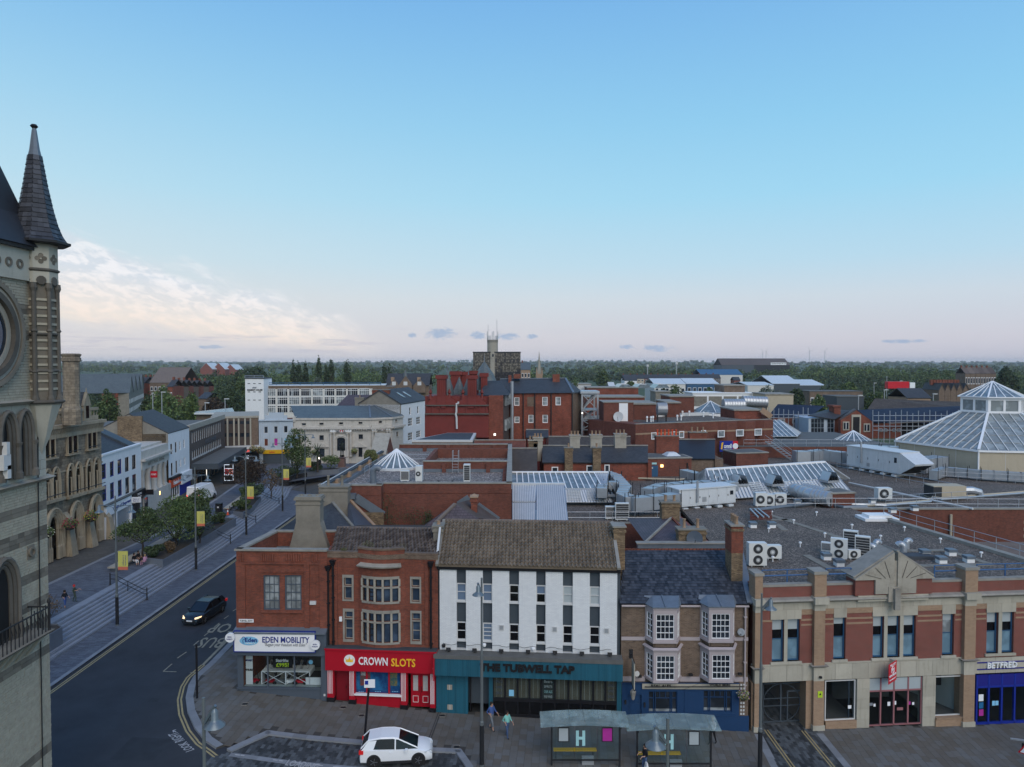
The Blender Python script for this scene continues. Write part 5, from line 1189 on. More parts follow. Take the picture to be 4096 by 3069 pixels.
# pediment
pd=-.34;pL_,pR_,pm=X(752,430,pd),X(1322,400,pd),X(1045,350,pd);zpb=Z(305,850,pd);zpt=Z(105,1010,pd);zpe=Z(300,760,pd)
PB(FM,T,'pediment_brickwork','wine',pL_+.08,pR_-.08,pd+.03,.8,zc_hi,zpb+.02)
PB(FM,T,'pediment_base','cream',pL_+.3,pR_-.3,pd+.04,.8,zc_lo,zc_hi)
for k,(sa,sb_,sgn)in enum(((pL_,pm-.12,1),(pR_,pm+.12,-1))):
 poly=[(sa,zpe),(sb_,zpt),(sb_,zpb-.95),(sb_-sgn*1.3,zpb-.95),(sb_-sgn*1.3,zpb),(sa,zpb-.0)]
 if zpe-zpb<.02:poly[0]=(sa,zpb+.15)
 hx=FM.mb();hx.hexa([(x,pd-.12,z)for x,z in poly],[(x,1.1,z)for x,z in poly]);pc=prt(hx,'pediment_stone','stone',T)
 for t_ in(.25,.5,.74):  # radiating grooves
  x_=sa+(sb_-sa)*t_;z_=zpe+(zpt-zpe)*t_-.12;FM.mb().beam((x_,pd-.125,z_),(x_+(sb_-x_)*.55,pd-.125,zpb+.05+(z_-zpb)*.05),.05,.02).out('groove','joint',pc)
 FM.mb().beam((sa-sgn*.05,.45,zpe+.1),(sb_,.45,zpt+.06),1.55,.1).out('pediment_coping','coping',pc)
PB(FM,T,'pediment_slot','stone',pm-.15,pm+.15,pd-.02,1.,zpb-.95,zpt-.6)
cz0,cz1=Z(522,1055,-.6),Z(360,1055,-.6);PB(FM,T,'keystone_block','stone',X(1000,430,-.5),X(1092,430,-.5),-.5,0,zc_lo,cz1);PB(FM,T,'keystone_drop','coping',X(1040,450,-.6),X(1078,450,-.6),-.72,-.5,cz0,cz1-.1)
# stone band over the shops, in blocks
openings=[('gate',X(88,1200),X(400,1200),Z(1045,250)),('shopL',X(541,1200),X(760,1200),Z(1030,650)),('door',X(855,1200),X(1235,1200),Z(1015,1000)),('shopR',X(1330,1200),X(1545,1200),Z(1000,1430)),('bet',X(1632,1150),sEnd-1.5,Z(985,1800))]
PB(FM,T,'stone_backing','joint',0,sEnd,-.012,.3,zb_b,zb_t-.02);block_row(FM,T,0,sEnd,zb_b,zb_t-.03,1.12,-.012)
PB(FM,T,'string_course','cream',0,openings[4][1]-.3,-.05,.3,zb_t-.02,zb_t+.08)
gb=G(30)-.5
for a,b,m in((X(765,1200),X(855,1200),'cream'),(X(1238,1200),X(1330,1200),'cream')):
 zs_=np.linspace(gz(a)-.1,zb_b,6)
 for u,v in zip(zs_,zs_[1:]):PB(FM,T,'pier_stone',m,a,b,-.1,.4,u+.005,v-.005)
 PB(FM,T,'pier_core','joint',a+.02,b-.02,-.08,.4,gz(a)-.3,zb_b)
 # gate in the passage
a,b=X(88,1200,.8),X(388,1200,.8);zt_,zb_=Z(1045,240,.8),gz(2)+.05
PB(FM,T,'passage_wall','buff',X(400,1200),X(462,1200),-.05,7,gz(a)-.3,zb_b);PB(FM,T,'passage_wall','buff',-.1,.02,-.05,7,gz(0)-.3,zb_b);PB(FM,T,'passage_end','dark',0,X(462,1200),6.9,7,gz(0)-.3,zb_b);PB(FM,T,'passage_soffit','stone',0,X(462,1200),0,7,zb_b,zb_b+.1)
gt=new('iron_gate','dark blue-grey barred double gate with a ring pattern in the mall passage','gate',FM.w(a,.8,gz(a)))
def bar(mb_,p,r_=.02):mb_.tube(p,r_,5)
fr_=FM.mb();fr_.box(a,a+.08,.76,.84,zb_,zt_);fr_.box(b-.08,b,.76,.84,zb_,zt_);fr_.box(a,b,.76,.84,zt_-.08,zt_);fr_.box(a,b,.76,.84,zb_,zb_+.1);mid=a+(b-a)*.44;fr_.box(mid-.05,mid+.05,.76,.84,zb_,zt_)
m2=a+(b-a)*.60;fr_.box(m2-.04,m2+.04,.76,.84,zb_,zt_-.6);fr_.box(m2,b,.76,.84,zt_-.66,zt_-.56)
for z in(zb_+1.1,zb_+1.6):fr_.box(a,b,.77,.83,z,z+.05)
prt(fr_,'gate_frame','storm',gt)
for i in rg(34):s=a+.1+(b-a-.2)*i/33;FM.mb().tube([(s,.8,zb_),(s,.8,zt_)],.011,4).out('gate_bar','storm',gt)
m_=FM.mb();cxs=(a+b)/2-.15;rr=(zt_-zb_)/2-.06;m_.tube([(cxs+rr*cos(2*pi*i/40),.74,(zt_+zb_)/2+rr*sin(2*pi*i/40))for i in rg(41)],.03,5);prt(m_,'gate_ring','storm',gt)
r_=FM.rect(q,489,1110,522,1155,-.31);nt_=PB(FM,T,'warning_notice','lime',r_[0],r_[1],-.33,-.3,r_[2],r_[3]);tr_=FM.mb();sm=(r_[0]+r_[1])/2;tr_.hexa([(sm-.08,-.335,r_[3]-.25),(sm+.08,-.335,r_[3]-.25),(sm,-.335,r_[3]-.09)],[(sm-.08,-.331,r_[3]-.25),(sm+.08,-.331,r_[3]-.25),(sm,-.331,r_[3]-.09)]);tr_.out('triangle','ink',nt_)
# shop windows
def shopbox(nm,a,b,z0,z1,fm,floor='pale',wall='pale',depth=4.,sidewall=True):
 PB(FM,T,'interior_wall',wall,a-.3,b+.3,depth,depth+.1,z0-.2,z1+.2);PB(FM,T,'interior_floor',floor,a-.3,b+.3,.1,depth,z0-.14,z0-.06)
 PB(FM,T,'interior_ceiling','interior',a-.3,b+.3,.1,depth,z1+.05,z1+.12);nm=='r' and PB(FM,T,'ceiling_fill_light','lamp_white',a+.3,b-.3,1.2,1.5,z1,z1+.04)  # ceiling strip added in the right shop only to brighten its interior
o=openings[1];z0=Z(1318,650);shopbox('l',o[1],o[2],z0,o[3],'x','interior','dark');win(FM,T,(o[1],o[2],z0,o[3]),1,1,'bone','shop_glass',d=.05,fw=.07)
PB(FM,T,'brick_stallriser','buff',o[1]-.02,o[2]+.02,-.15,.3,gz(o[1])-.3,z0)
x_=o[2]-.42;PB(FM,T,'mullion','dove',x_,x_+.05,.1,.2,z0,o[3]);r_=FM.rect(q,708,1212,732,1236,0);PB(FM,T,'paper_notice','snow',r_[0],r_[1],.02,.03,r_[2],r_[3])
o=openings[3];z0=Z(1285,1430);shopbox('r',o[1],o[2],z0,o[3],'x','interior','cream');win(FM,T,(o[1],o[2],z0,o[3]),1,1,'bone','shop_glass',d=.05,fw=.07)
PB(FM,T,'side_partition','pale',o[1]+(o[2]-o[1])*.95,o[2]+.3,.2,4,z0,o[3]+.2);prt(FM.mb().hexa([(o[1]+.55,3.9,z0),(o[2],.3,z0),(o[2]+.1,.3,z0),(o[1]+.65,3.9,z0)],[(o[1]+.55,3.9,o[3]),(o[2],.3,o[3]),(o[2]+.1,.3,o[3]),(o[1]+.65,3.9,o[3])]),'angled_partition','pale',T)
nb=16
PB(FM,T,'brick_stallriser','buff',o[1]-.02,o[2]+.02,-.2,.3,gz(o[1])-.3,z0-.12)
for i in rg(nb):u=o[1]+(o[2]-o[1])*i/nb;PB(FM,T,'sill_brick','buff',u+.01,u+(o[2]-o[1])/nb-.01,-.26,.05,z0-.12,z0-.01)
pp=(o[1]+(o[2]-o[1])*.4,o[1]+(o[2]-o[1])*.7);PB(FM,T,'wall_picture','ink',pp[0],pp[1],1.4,1.45,Z(1135,1430),Z(1045,1430))
o=openings[2];z0=gz(o[1])+.03;zt=Z(1105,1000);shopbox('d',o[1],o[2],z0,o[3],'x','dark','interior')
mat('pink_frame',(.30,.13,.14),rough=.5)
xs5=[o[1],X(942,1200),X(1038,1200),X(1140,1200),o[2]]
m_=FM.mb()
for x in xs5:m_.box(x-.05,x+.05,0,.12,z0,o[3])
m_.box(o[1],o[2],0,.12,zt-.05,zt+.05);m_.box(o[1],o[2],0,.12,z0,z0+.08);prt(m_,'door_frame','pink_frame',T)
for i,(a,b)in enum(zip(xs5,xs5[1:])):
 prt(FM.mb().box(a+.05,b-.05,.05,.06,z0+.08,zt-.05),'door_pane' if i in(1,2)else 'pane','shop_glass',T)
for a,b in((xs5[0],xs5[1]),(xs5[1],xs5[3]),(xs5[3],xs5[4])):PB(FM,T,'transom_panel','blind',a+.05,b-.05,.03,.06,zt+.05,o[3])
for a,m in(((860,1196,888,1216),'smoke'),((893,1202,908,1222),'snow'),((994,1188,1014,1217),'snow'),((1062,1228,1106,1248),'pink_frame'),((1145,1185,1160,1208),'magenta'),((1172,1190,1187,1210),'snow'),((1043,1182,1057,1208),'snow')):r_=FM.rect(q,*a,0);PB(FM,T,'paper_notice',m,r_[0],r_[1],.035,.045,r_[2],r_[3])
# betting shop
o=openings[4];z0=gz(o[1]);zt=Z(1072,1800);bl=Z(1000,1800)
for y in(897,945):z=Z(y,1800,-.05);PB(FM,T,'blue_line','bookie_blue',o[1]-.05,sEnd-1.4,-.1,0,z-.04,z+.04)
words_px(FM,T,'BETFRED',q,1709,898,1924,940,'snow',d=-.12,bold=.012,depth=.06,shear=.12)
shopbox('b',o[1],o[2],z0,o[3],'x','dark','dark',5)
PB(FM,T,'blue_transom','bookie_blue',o[1],o[2],-.04,.05,zt+.05,o[3])
xs6=[X(1632,1150),X(1718,1150),X(1812,1150),X(1905,1150),X(1905,1150)+1.1,o[2]-1.2,o[2]]
m_=FM.mb()
for x in xs6:m_.box(x-.06,x+.06,-.06,.1,z0-.1,o[3])
m_.box(o[1],o[2],-.06,.1,zt-.06,zt+.06);m_.box(o[1],o[2],-.06,.1,z0-.1,z0+.12);prt(m_,'shop_frame','royal',T)
for a,b in zip(xs6,xs6[1:]):PB(FM,T,'pane','shop_glass',a+.06,b-.06,.0,.01,z0+.12,zt-.06)
for a,m in(((1648,1132,1682,1180),'snow'),((1650,1188,1682,1233),'poster_blue'),((1650,1240,1682,1286),'magenta'),((1745,1178,1765,1212),'sky'),((1768,1178,1790,1210),'sky')):r_=FM.rect(q,*a,0);PB(FM,T,'window_poster',m,r_[0],r_[1],-.02,-.01,r_[2],r_[3])
# TO LET board
r_=FM.rect(q,970,892,1064,1055,-.5);b0,b1=FM.w(r_[0],-.55,0),FM.w(r_[1],-1.,0);tl=new('to_let_board','red to let board of an estate agent fixed above the pink door','sign board',(b0.x,b0.y,r_[2]))
fT=Fac(FM.w(r_[0]+.0,-.95,0).xy,FM.w(r_[1]+.1,-.25,0).xy);zz0,zz1=r_[2]+.15,r_[3]-.05;PB(fT,tl,'board','sign_red',0,fT.L,0,.02,zz0,zz1)
for s_,zf_,h_,w_ in(('TO LET',.88,.11,.7),('NEWNS WEBSTER',.36,.10,.85),('0113 423 0117',.16,.06,.75)):words(fT,tl,s_,fT.L/2,zz0+(zz1-zz0)*zf_,(zz1-zz0)*h_,fT.L*w_,'snow',d=-.01,bold=.02)
m_=fT.mb();R6=.24;m_.tube([(fT.L/2+R6*sin(pi/3*i),-.01,zz0+(zz1-zz0)*.62+R6*cos(pi/3*i))for i in rg(7)],.022,5);m_.out('hexagon_mark','snow',tl);words(fT,tl,'NW',fT.L/2,zz0+(zz1-zz0)*.62,.2,.24,'snow',d=-.01,bold=.03)
prt(fT.mb().beam((fT.L*.8,.02,zz1),(fT.L*.8,.9,zz1+.1),.05),'fixing_bracket','galv',tl)
for x,y,d in((453,885,0),(1543,830,0)):s=X(x,y);z=Z(y,x);PB(FM,T,'sensor','bone',s-.05,s+.05,-.14,-.0,z-.06,z+.06)
s,z=FM.at(*q(505,1005),-.3);MB().lat([(.01,z-.1),(.09,z-.05),(.1,z+.05),(.05,z+.08)],FM.w(s,-.4,0).xy,10).out('dome_camera','pitch',T)
# roof
zRf=zp-.45
roofpoly=[tuple(FM.w(0.,.35,0).xy),tuple(FM.w(23.6,.35,0).xy),(38.2,53),(35.2,66.8),(34.5,72),(17.2,72)]
prt(MB().prism(roofpoly,zRf-.3,zRf),'gravel_roof','gravel',T)
prt(MB().box(15.9,16.2,46.4,71,1,zRf+.12),'left_flank_wall','wine',T)
MALL=T;ZR=zRf
# clock tower at the left edge
zA=ZC(0,500,1.841);zB2=ZC(0,1300,1.657);zC2=ZC(0,2200,1.907)
FT=Fac((-20.6,20),(-20.6,31.25));Y0=20.
T=new('clock_tower','tall banded stone clock tower with dark slate spires and iron balcony at the left edge','clock tower',(-20.6,27.5,0))
TZ=lambda v,u=100,d=0:FT.at(u,v,d)[1];s0,s1=4.,11.25
PB(FT,T,'tower_core','tower_joint',s0,s1,.03,7,0,26.6)
zL=TZ(1610,120);zM=TZ(1925,130)
rr=random.Random(5);ms=[];mb_=[];unitw=MB().box(-.5,.5,-.5,.5,-.5,.5)
bands=[(TZ(v0,150),TZ(v1,150))for v1,v0 in((2010,2052),(2122,2165),(2285,2322),(2395,2432),(2500,2535),(2610,2640),(3010,3050))]
z=2.5;k=0
def stone(lst,a,b,z,h,d=0.):lst.append(FT.M@X4.Translation(((a+b)/2,d+.06+rr.uniform(-.008,.008),z+h/2))@X4.Diagonal((b-a-.012,.14,h-.012,1)))
WN=(s0,9.2,TZ(2560,60),TZ(2215,60))  # lower arched window zone
while z<26.3:
 band=any(a-.03<z<b for a,b in bands)or TZ(1260,100)<z<TZ(1235,100)or TZ(1370,100)<z<TZ(1340,100)
 h=.2 if band else .115;s=6.6-(k%2)*.13
 while s<s1-.01:
  L=rr.uniform(.35,.6)if band else rr.uniform(.17,.34);e=min(s+L,s1)
  if s1-e<.1:e=s1
  if not(zM<z<zL)and not((s+e)/2-7.57)**2+(z-23.15)**2<2.3**2 and not(s<9.15 and WN[2]<z<WN[3]-max(0,(s+.2-8.2))*2):stone(mb_ if band else ms,s,e,z,h)
  s=e
 z+=h;k+=1
pieces(T,'stone','tower',unitw,ms,300,'stones');pieces(T,'band_stone','band',unitw,mb_,200,'band_stones')
ms=[];z=zM
while z<zL-.05:
 h=.42;s=6.6-(k%2)*.4
 while s<s1:e=min(s+.85,s1);stone(ms,s,e,z,min(h,zL-z));s=e
 z+=h;k+=1
pieces(T,'ashlar_block','ash',unitw,ms)
for v,m in((1605,'stone'),(1925,'stone')):z=TZ(v,120);prt(FT.mb().hexa([(s0,-.1,z-.12),(s1+.1,-.1,z-.12),(s1+.1,.1,z-.12),(s0,.1,z-.12)],[(s0,-.3,z+.02),(s1+.25,-.3,z+.02),(s1+.25,.1,z+.12),(s0,.1,z+.12)]),'string_course',m,T)
# clock ring
def ring(F,s,z,r0,r1,d0,d1,n=48):
 mb=F.mb();vs=[];fs=[]
 for i in rg(n):
  c,s_=cos(2*pi*i/n),sin(2*pi*i/n)
  vs+=[(s+r0*c,d0,z+r0*s_),(s+r1*c,d0,z+r1*s_),(s+r1*c,d1,z+r1*s_),(s+r0*c,d1,z+r0*s_)]
 for i in rg(n):
  a,b=4*i,4*((i+1)%n)
  for q_ in rg(4):fs.append((a+q_,a+(q_+1)%4,b+(q_+1)%4,b+q_))
 return mb.add(vs,fs)
for r0,r1,d0,m in((2.05,2.23,-.22,'band'),(1.86,2.04,-.14,'stone'),(1.6,1.84,-.24,'soot'),(1.35,1.58,-.06,'stone')):prt(ring(FT,7.57,23.15,r0,r1,d0,.1),'clock_moulding',m,T)
for i in rg(64):a=2*pi*i/64;PB(FT,T,'carved_stud','band',7.57+2.26*cos(a)-.05,7.57+2.26*cos(a)+.05,-.2,.05,23.15+2.26*sin(a)-.05,23.15+2.26*sin(a)+.05)if abs(a-pi)>1.2 else None
cf=prt(disc(FT,7.57,23.15,1.36,-.02,.05,40),'clock_face','pane_blue',T);ring(FT,7.57,23.15,1.2,1.3,-.05,-.03).out('chapter_ring','iron',cf)
# pointed openings
def pointed(F,root,a,b,z0,z1,m='goth',gm='pane',n=6,ring_=.11,d=-.1,spring=.62,orders=2,colm=None):
 w=b-a;zs_=z0+(z1-z0)*spring;c=(a+b)/2;h=z1-zs_
 def curve(k):return[(a+k+(c-a-k)*(1-cos(t*pi/2)),zs_+(h-k)*sin(t*pi/2))for t in np.linspace(0,1,n)]
 def full(k):L_=curve(k);return[(a+k,z0)]+L_+[(2*c-x,z)for x,z in L_[::-1][1:]]+[(b-k,z0)]
 k_=ring_*orders*.7;P=full(k_);g=F.mb();g.add([(x,d*.15,z)for x,z in P],[tuple(rg(len(P)))]);o=g.out('arched_window',gm,root)
 for i in rg(orders):kk=ring_*.8*i;F.mb().tube([(x,d+.07*i,z)for x,z in full(kk)],ring_*.55,6).out('arch_moulding',m,o)
 return o
for a,b in((8.2,9.2),(9.25,10.15)):pointed(FT,T,a,b,TZ(1905,90),TZ(1640,100),'soot','dark',ring_=.17,d=-.2,orders=3)
for s in(9.22,10.2,8.2):z0=TZ(1905,100);MB().lat([(.18,z0),(.16,z0+.25),(.1,z0+.35),(.1,z0+1.3),(.17,z0+1.5)],FT.w(s,-.22,0).xy,8).out('shaft','soot',T)
PB(FT,T,'window_recess','dark',6.6,9.2,.12,.2,WN[2],WN[3]);pointed(FT,T,7.6,9.15,WN[2],WN[3],'soot','dark',ring_=.2,d=-.16,orders=3)
for(u,v,w_,h_)in((14,1795,.09,.26),(10,1850,.2,.3),(18,1888,.1,.26)):s,z=FT.at(u,v,-.3);PB(FT,T,'aerial_panel','bone',s-w_,s+w_,-.5,-.3,z-h_,z+h_)
s,z=FT.at(121,2208);PB(FT,T,'roundel_panel','band',s-.22,s+.22,-.04,.05,z-.3,z+.3);prt(ring(FT,s,z,.13,.2,-.12,-.03,20),'roundel','band',T)
m_=FT.mb();m_.tube([(10.62,-.06,27),(10.66,-.06,23),(10.7,-.06,20.5),(10.62,-.06,16),(10.55,-.06,3)],.025,5);prt(m_,'conductor','iron',T)
# balcony
zb_=TZ(2600,60,-.9);bs=9.95
prt(FT.mb().hexa([(s0,-.9,zb_-.15),(bs,-.9,zb_-.15),(bs+.1,.1,zb_-.15),(s0,.1,zb_-.15)],[(s0,-1.05,zb_),(bs+.1,-1.05,zb_),(bs+.2,.1,zb_),(s0,.1,zb_)]),'balcony_slab','mud',T)
for i in rg(5):s=7.2+i*.62;prt(FT.mb().hexa([(s,-.1,zb_-1.),(s+.2,-.1,zb_-1.),(s+.2,.1,zb_-1.),(s,.1,zb_-1.)],[(s,-.8,zb_-.15),(s+.2,-.8,zb_-.15),(s+.2,.1,zb_-.15),(s,.1,zb_-.15)]),'bracket_stone','ash',T)
r_=prt(FT.mb().tube([(6.6,-.9,zb_+1.),(bs-.05,-.9,zb_+1.),(bs-.05,0,zb_+1.)],.035,6),'balcony_rail','iron',T)
for i in rg(14):s=6.9+i*(bs-6.95)/13;FT.mb().tube([(s,-.9,zb_),(s,-.9,zb_+(1.15 if i%3==0 else 1.))],.022,5).out('baluster','iron',r_);FT.mb().tube([(s,-.9,zb_+.35+.0),(s+.1,-.9,zb_+.6),(s+.02,-.9,zb_+.85)],.02,4).out('scroll','iron',r_)
for x,y in((bs-.05,-.9),):MB().lat([(.07,zb_),(.05,zb_+.1),(.045,zb_+1.15),(.08,zb_+1.2),(.06,zb_+1.32),(.01,zb_+1.4)],FT.w(x,y,0).xy,8).out('rail_post','iron',r_)
for i in rg(4):s=bs-.05;FT.mb().tube([(s,-.9+i*.25,zb_),(s,-.9+i*.25,zb_+1)],.02,5).out('baluster','iron',r_)
# corner turret and spire
tc_=(-20.66,31.);a8=pi/8;zt1,zt2,zt3=20.25,25.4,27.2
prt(MB().lat([(.70,zt1),(.70,zt2)],tc_,8,a8),'turret_wall','band',T);prt(MB().lat([(.72,zt2),(.79,zt2+.02),(.79,zt3-.1),(.86,zt3)],tc_,8,a8),'turret_frieze','ash',T)
for i in rg(8):
 a=a8+i*pi/4;p=(tc_[0]+.74*cos(a),tc_[1]+.74*sin(a));am=a+a8;q_=(tc_[0]+.735*cos(am),tc_[1]+.735*sin(am))
 MB().lat([(.17,zt1),(.15,zt1+.2),(.1,zt1+.35),(.09,zt1+1.3),(.13,zt1+1.35),(.1,zt1+1.4),(.09,zt2-2.1),(.14,zt2-2.05),(.09,zt2-1.95),(.09,zt2-.35),(.15,zt2-.2),(.13,zt2)],p,8).out('turret_shaft','soot',T)
 n_=V((cos(am),sin(am),0));fq=Fac((q_[0]+n_.y*.3,q_[1]-n_.x*.3),(q_[0]-n_.y*.3,q_[1]+n_.x*.3))
 for k in rg(12):MB().beam((q_[0]-n_.x*.1+n_.y*.18,q_[1]-n_.y*.1-n_.x*.18,zt1+.6+k*.35),(q_[0]-n_.x*.1-n_.y*.2,q_[1]-n_.y*.1+n_.x*.2,zt1+.6+k*.35),.12,.1).out('stone','tower',T)
 zq=zt3-.75
 for dx_,dz_ in((0,.13),(0,-.13),(.13,0),(-.13,0)):
  c_=V((q_[0],q_[1],zq))+n_*.0+V((-n_.y,n_.x,0))*dx_+V((0,0,dz_));MB(X4.Translation(c_)@n_.to_track_quat('Z','Y').to_matrix().to_4x4()).lat([(.10,-.06),(.10,.012),(.075,.0)],n=10).out('quatrefoil','band',T)
 MB(X4.Translation((q_[0]+n_.x*.01,q_[1]+n_.y*.01,zt2+.12))@n_.to_track_quat('Z','Y').to_matrix().to_4x4()).lat([(.19,-.02),(.19,.02)],n=10).out('blind_arch','soot',T)
for z,r in((zt2+.55,.86),(zt1+2.95,.80),(zt1+1.37,.82),(zt1+.02,.98)):prt(MB().lat([(r-.08,z-.06),(r,z),(r,z+.05),(r-.08,z+.1)],tc_,8,a8),'turret_ring','soot',T)
prt(MB().lat([(.02,17.85),(.35,18.7),(.8,20.15),(.95,zt1)],tc_,8,a8),'turret_corbel','ash',T)
prof=[(1.18,27.15),(.98,27.45),(.80,27.95),(.62,28.7),(.42,29.8),(.27,30.8)]
sp_=prt(MB().lat([(r-.02,z)for r,z in prof],tc_,8,a8),'spire_core','slate',T)
def at_prof(z):
 for(r0,z0),(r1,z1)in zip(prof,prof[1:]):
  if z<=z1:return r0+(r1-r0)*(z-z0)/(z1-z0)
 return prof[-1][0]
ms=[];z=27.15;j=0
while z<30.75:
 h=.21;r0,r1=at_prof(z),at_prof(z+h)
 for i in rg(8):
  a=a8+i*pi/4;b=a+pi/4;P0=V((cos(a)*r0,sin(a)*r0,0));P1=V((cos(b)*r0,sin(b)*r0,0));w=(P1-P0).length;nn=max(1,round(w/.22));x=(P1-P0).normalized();m_=(a+b)/2;up=(V((cos(m_),sin(m_),0))*(r1-r0)*cos(a8)+V((0,0,h)));nrm=x.cross(up).normalized()
  for k in rg(nn):
   c=V((*tc_,z))+P0+(P1-P0)*((k+.5)/nn)+up*.5+nrm*(.012+rr.uniform(0,.008));y=up;ms.append(X4(((x.x*w/nn,y.x*1.08,nrm.x,c.x),(x.y*w/nn,y.y*1.08,nrm.y,c.y),(x.z*w/nn,y.z*1.08,nrm.z,c.z),(0,0,0,1))))
 z+=h
pieces(sp_,'spire_slate','slate',MB().add([(-.49,-.5,.028),(.49,-.5,.028),(.49,.5,0),(-.49,.5,0),(-.49,-.5,0),(.49,-.5,0)],[(0,1,2,3),(4,5,1,0),(4,0,3),(5,2,1)]),ms,300)
prt(MB().lat([(.30,30.75),(.2,31.2),(.1,32.),(.07,32.15)],tc_,8,a8),'lead_cap','lead',T);prt(MB().lat([(.07,32.1),(.16,32.2),(.1,32.28),(.01,32.3)],tc_,8),'finial','iron',T)
prt(MB().lat([(1.2,27.08),(1.3,27.12),(1.3,27.22),(1.16,27.2)],tc_,8,a8),'turret_gutter','iron',T)
prt(MB().hexa([(-28.4,23.6,26.9),(-20.2,23.6,26.9),(-20.2,31.5,26.9),(-28.4,31.5,26.9)],[(-27.4,24.4,28.3),(-21.,24.4,28.3),(-21.,30.8,28.3),(-27.4,30.8,28.3)]),'main_roof_skirt','slate',T)
prt(MB().add([(-27.4,24.4,28.3),(-21.,24.4,28.3),(-21.,30.8,28.3),(-27.4,30.8,28.3),(-24.2,27.6,39)],[(0,1,4),(1,2,4),(2,3,4),(3,0,4)]),'main_spire','slate',T)
PB(FT,T,'frieze','ash',s0,10.4,-.12,.1,25.45,26.75);PB(FT,T,'eaves_gutter','iron',s0,10.5,-.3,.1,26.75,26.95)
for s in(8.35,9.,9.65):prt(ring(FT,s,26.1,.1,.2,-.16,-.1,12),'quatrefoil','band',T)
# High Row, left side, going away from the camera
q=zb;FG=Fac((-48.5,60),(-48.3,85.4))
T=new('gothic_bank_building','weathered Gothic stone bank with pointed windows, pierced parapet and gabled dormers','building',(-48.5,73,1.1))
zc_=FG.at(*q(605,300))[1];gS=FG.at(*q(607,700))[0]
PB(FG,T,'front_wall','gothic_block',0,gS,0,12,1,zc_-1.4)
PB(FG,T,'cornice','goth',-.1,gS+.25,-.55,.1,zc_-.35,zc_);PB(FG,T,'corbel_table','goth',-.1,gS+.1,-.25,.1,zc_-1.4,zc_-.35)
for i in rg(50):s=gS-.2-i*.36;prt(FG.mb().hexa([(s-.1,-.25,zc_-1.),(s+.1,-.25,zc_-1.),(s+.1,0,zc_-1.),(s-.1,0,zc_-1.)],[(s-.12,-.5,zc_-.4),(s+.12,-.5,zc_-.4),(s+.12,0,zc_-.4),(s-.12,0,zc_-.4)]),'corbel','goth',T)
zp_=FG.at(*q(560,190))[1]
PB(FG,T,'parapet','goth',0,gS,.3,.6,zc_,zc_+.5);PB(FG,T,'parapet_rail','goth',0,gS,.25,.65,zp_-.3,zp_)
for i in rg(60):s=gS-.15-i*.3;prt(FG.mb().beam((s,.45,zc_+.5),(s-.3*(1 if i%2 else-1),.45,zp_-.3),.07),'parapet_tracery','goth',T)
for x0,x1,yp in((290,328,70),(472,505,45)):
 a,b=FG.at(*q(x0-14,230))[0],FG.at(*q(x1+14,230))[0];zt=FG.at(*q((x0+x1)/2,yp))[1];zg_=zp_+.3
 m_=FG.mb();m_.hexa([(a,.2,zc_),(b,.2,zc_),(b,3.5,zc_),(a,3.5,zc_)],[(a,.2,zg_),(b,.2,zg_),(b,3.5,zg_),(a,3.5,zg_)]);m_.add([(a-.1,.15,zg_),(b+.1,.15,zg_),((a+b)/2,.15,zt),(a-.1,.5,zg_),(b+.1,.5,zg_),((a+b)/2,.5,zt)],[(0,1,2),(5,4,3),(0,2,5,3),(2,1,4,5)])
 dm=prt(m_,'dormer','goth',T);m_=FG.mb();m_.slab([(a-.1,.5,zg_),(a-.1,5,zg_),((a+b)/2,5,zt),((a+b)/2,.5,zt)],.08);m_.slab([(b+.1,5,zg_),(b+.1,.5,zg_),((a+b)/2,.5,zt),((a+b)/2,5,zt)],.08);m_.out('dormer_roof','grey',dm)
 FG.mb().box((a+b)/2-.28,(a+b)/2+.28,.17,.19,zc_+.3,zg_+.1).out('dormer_window','void',dm);FG.mb().tube([((a+b)/2,.3,zt-.1),((a+b)/2,.3,zt+.5)],.09,6,.03).out('finial','goth',dm)
prt(FG.mb().hexa([(0,1,zc_),(gS,1,zc_),(gS,12,zc_),(0,12,zc_)],[(0,4.5,zc_+3),(gS-3,4.5,zc_+3),(gS-3,8.5,zc_+3),(0,8.5,zc_+3)]),'roof','grey',T)
p=FG.w(17.2,1.8,0);zk=pY(285,1415,p.y).z;prt(MB().lat([(.95,zc_),(.95,zc_+1.6),(.8,zc_+2),(.8,zk-.9),(.95,zk-.8),(.95,zk-.5),(.85,zk-.4),(1.,zk-.1),(.8,zk)],(pY(285,1500,76).x,76),10),'turret_chimney','gothic_block',T)
for(x0,x1,y0,y1)in((50,155,470,690),(268,368,440,645),(455,548,410,600)):
 h=FG.rect(q,x0,y0,x1,y1);PB(FG,T,'window_surround','goth',h[0],h[1],-.1,0,h[2],h[3]+.15);k=(h[1]-h[0])
 for j in rg(2):PB(FG,T,'window_light','void',h[0]+.12+j*k/2,h[0]+k/2-.1+j*k/2,-.13,-.1,h[2]+.3,h[3]-.05)
 for j in rg(3):p=FG.w(h[0]+.06+(k-.12)*j/2,-.2,0);MB().lat([(.11,h[2]+.25),(.07,h[2]+.4),(.07,h[3]-.3),(.12,h[3]-.1)],p.xy,6).out('colonnette','goth',T)
 PB(FG,T,'window_sill','goth',h[0]-.15,h[1]+.15,-.45,0,h[2]+.1,h[2]+.22);prt(FG.mb().tube([(h[0]-.1,-.45,h[2]+.55),(h[1]+.1,-.45,h[2]+.55)],.04,5),'window_rail','iron',T)
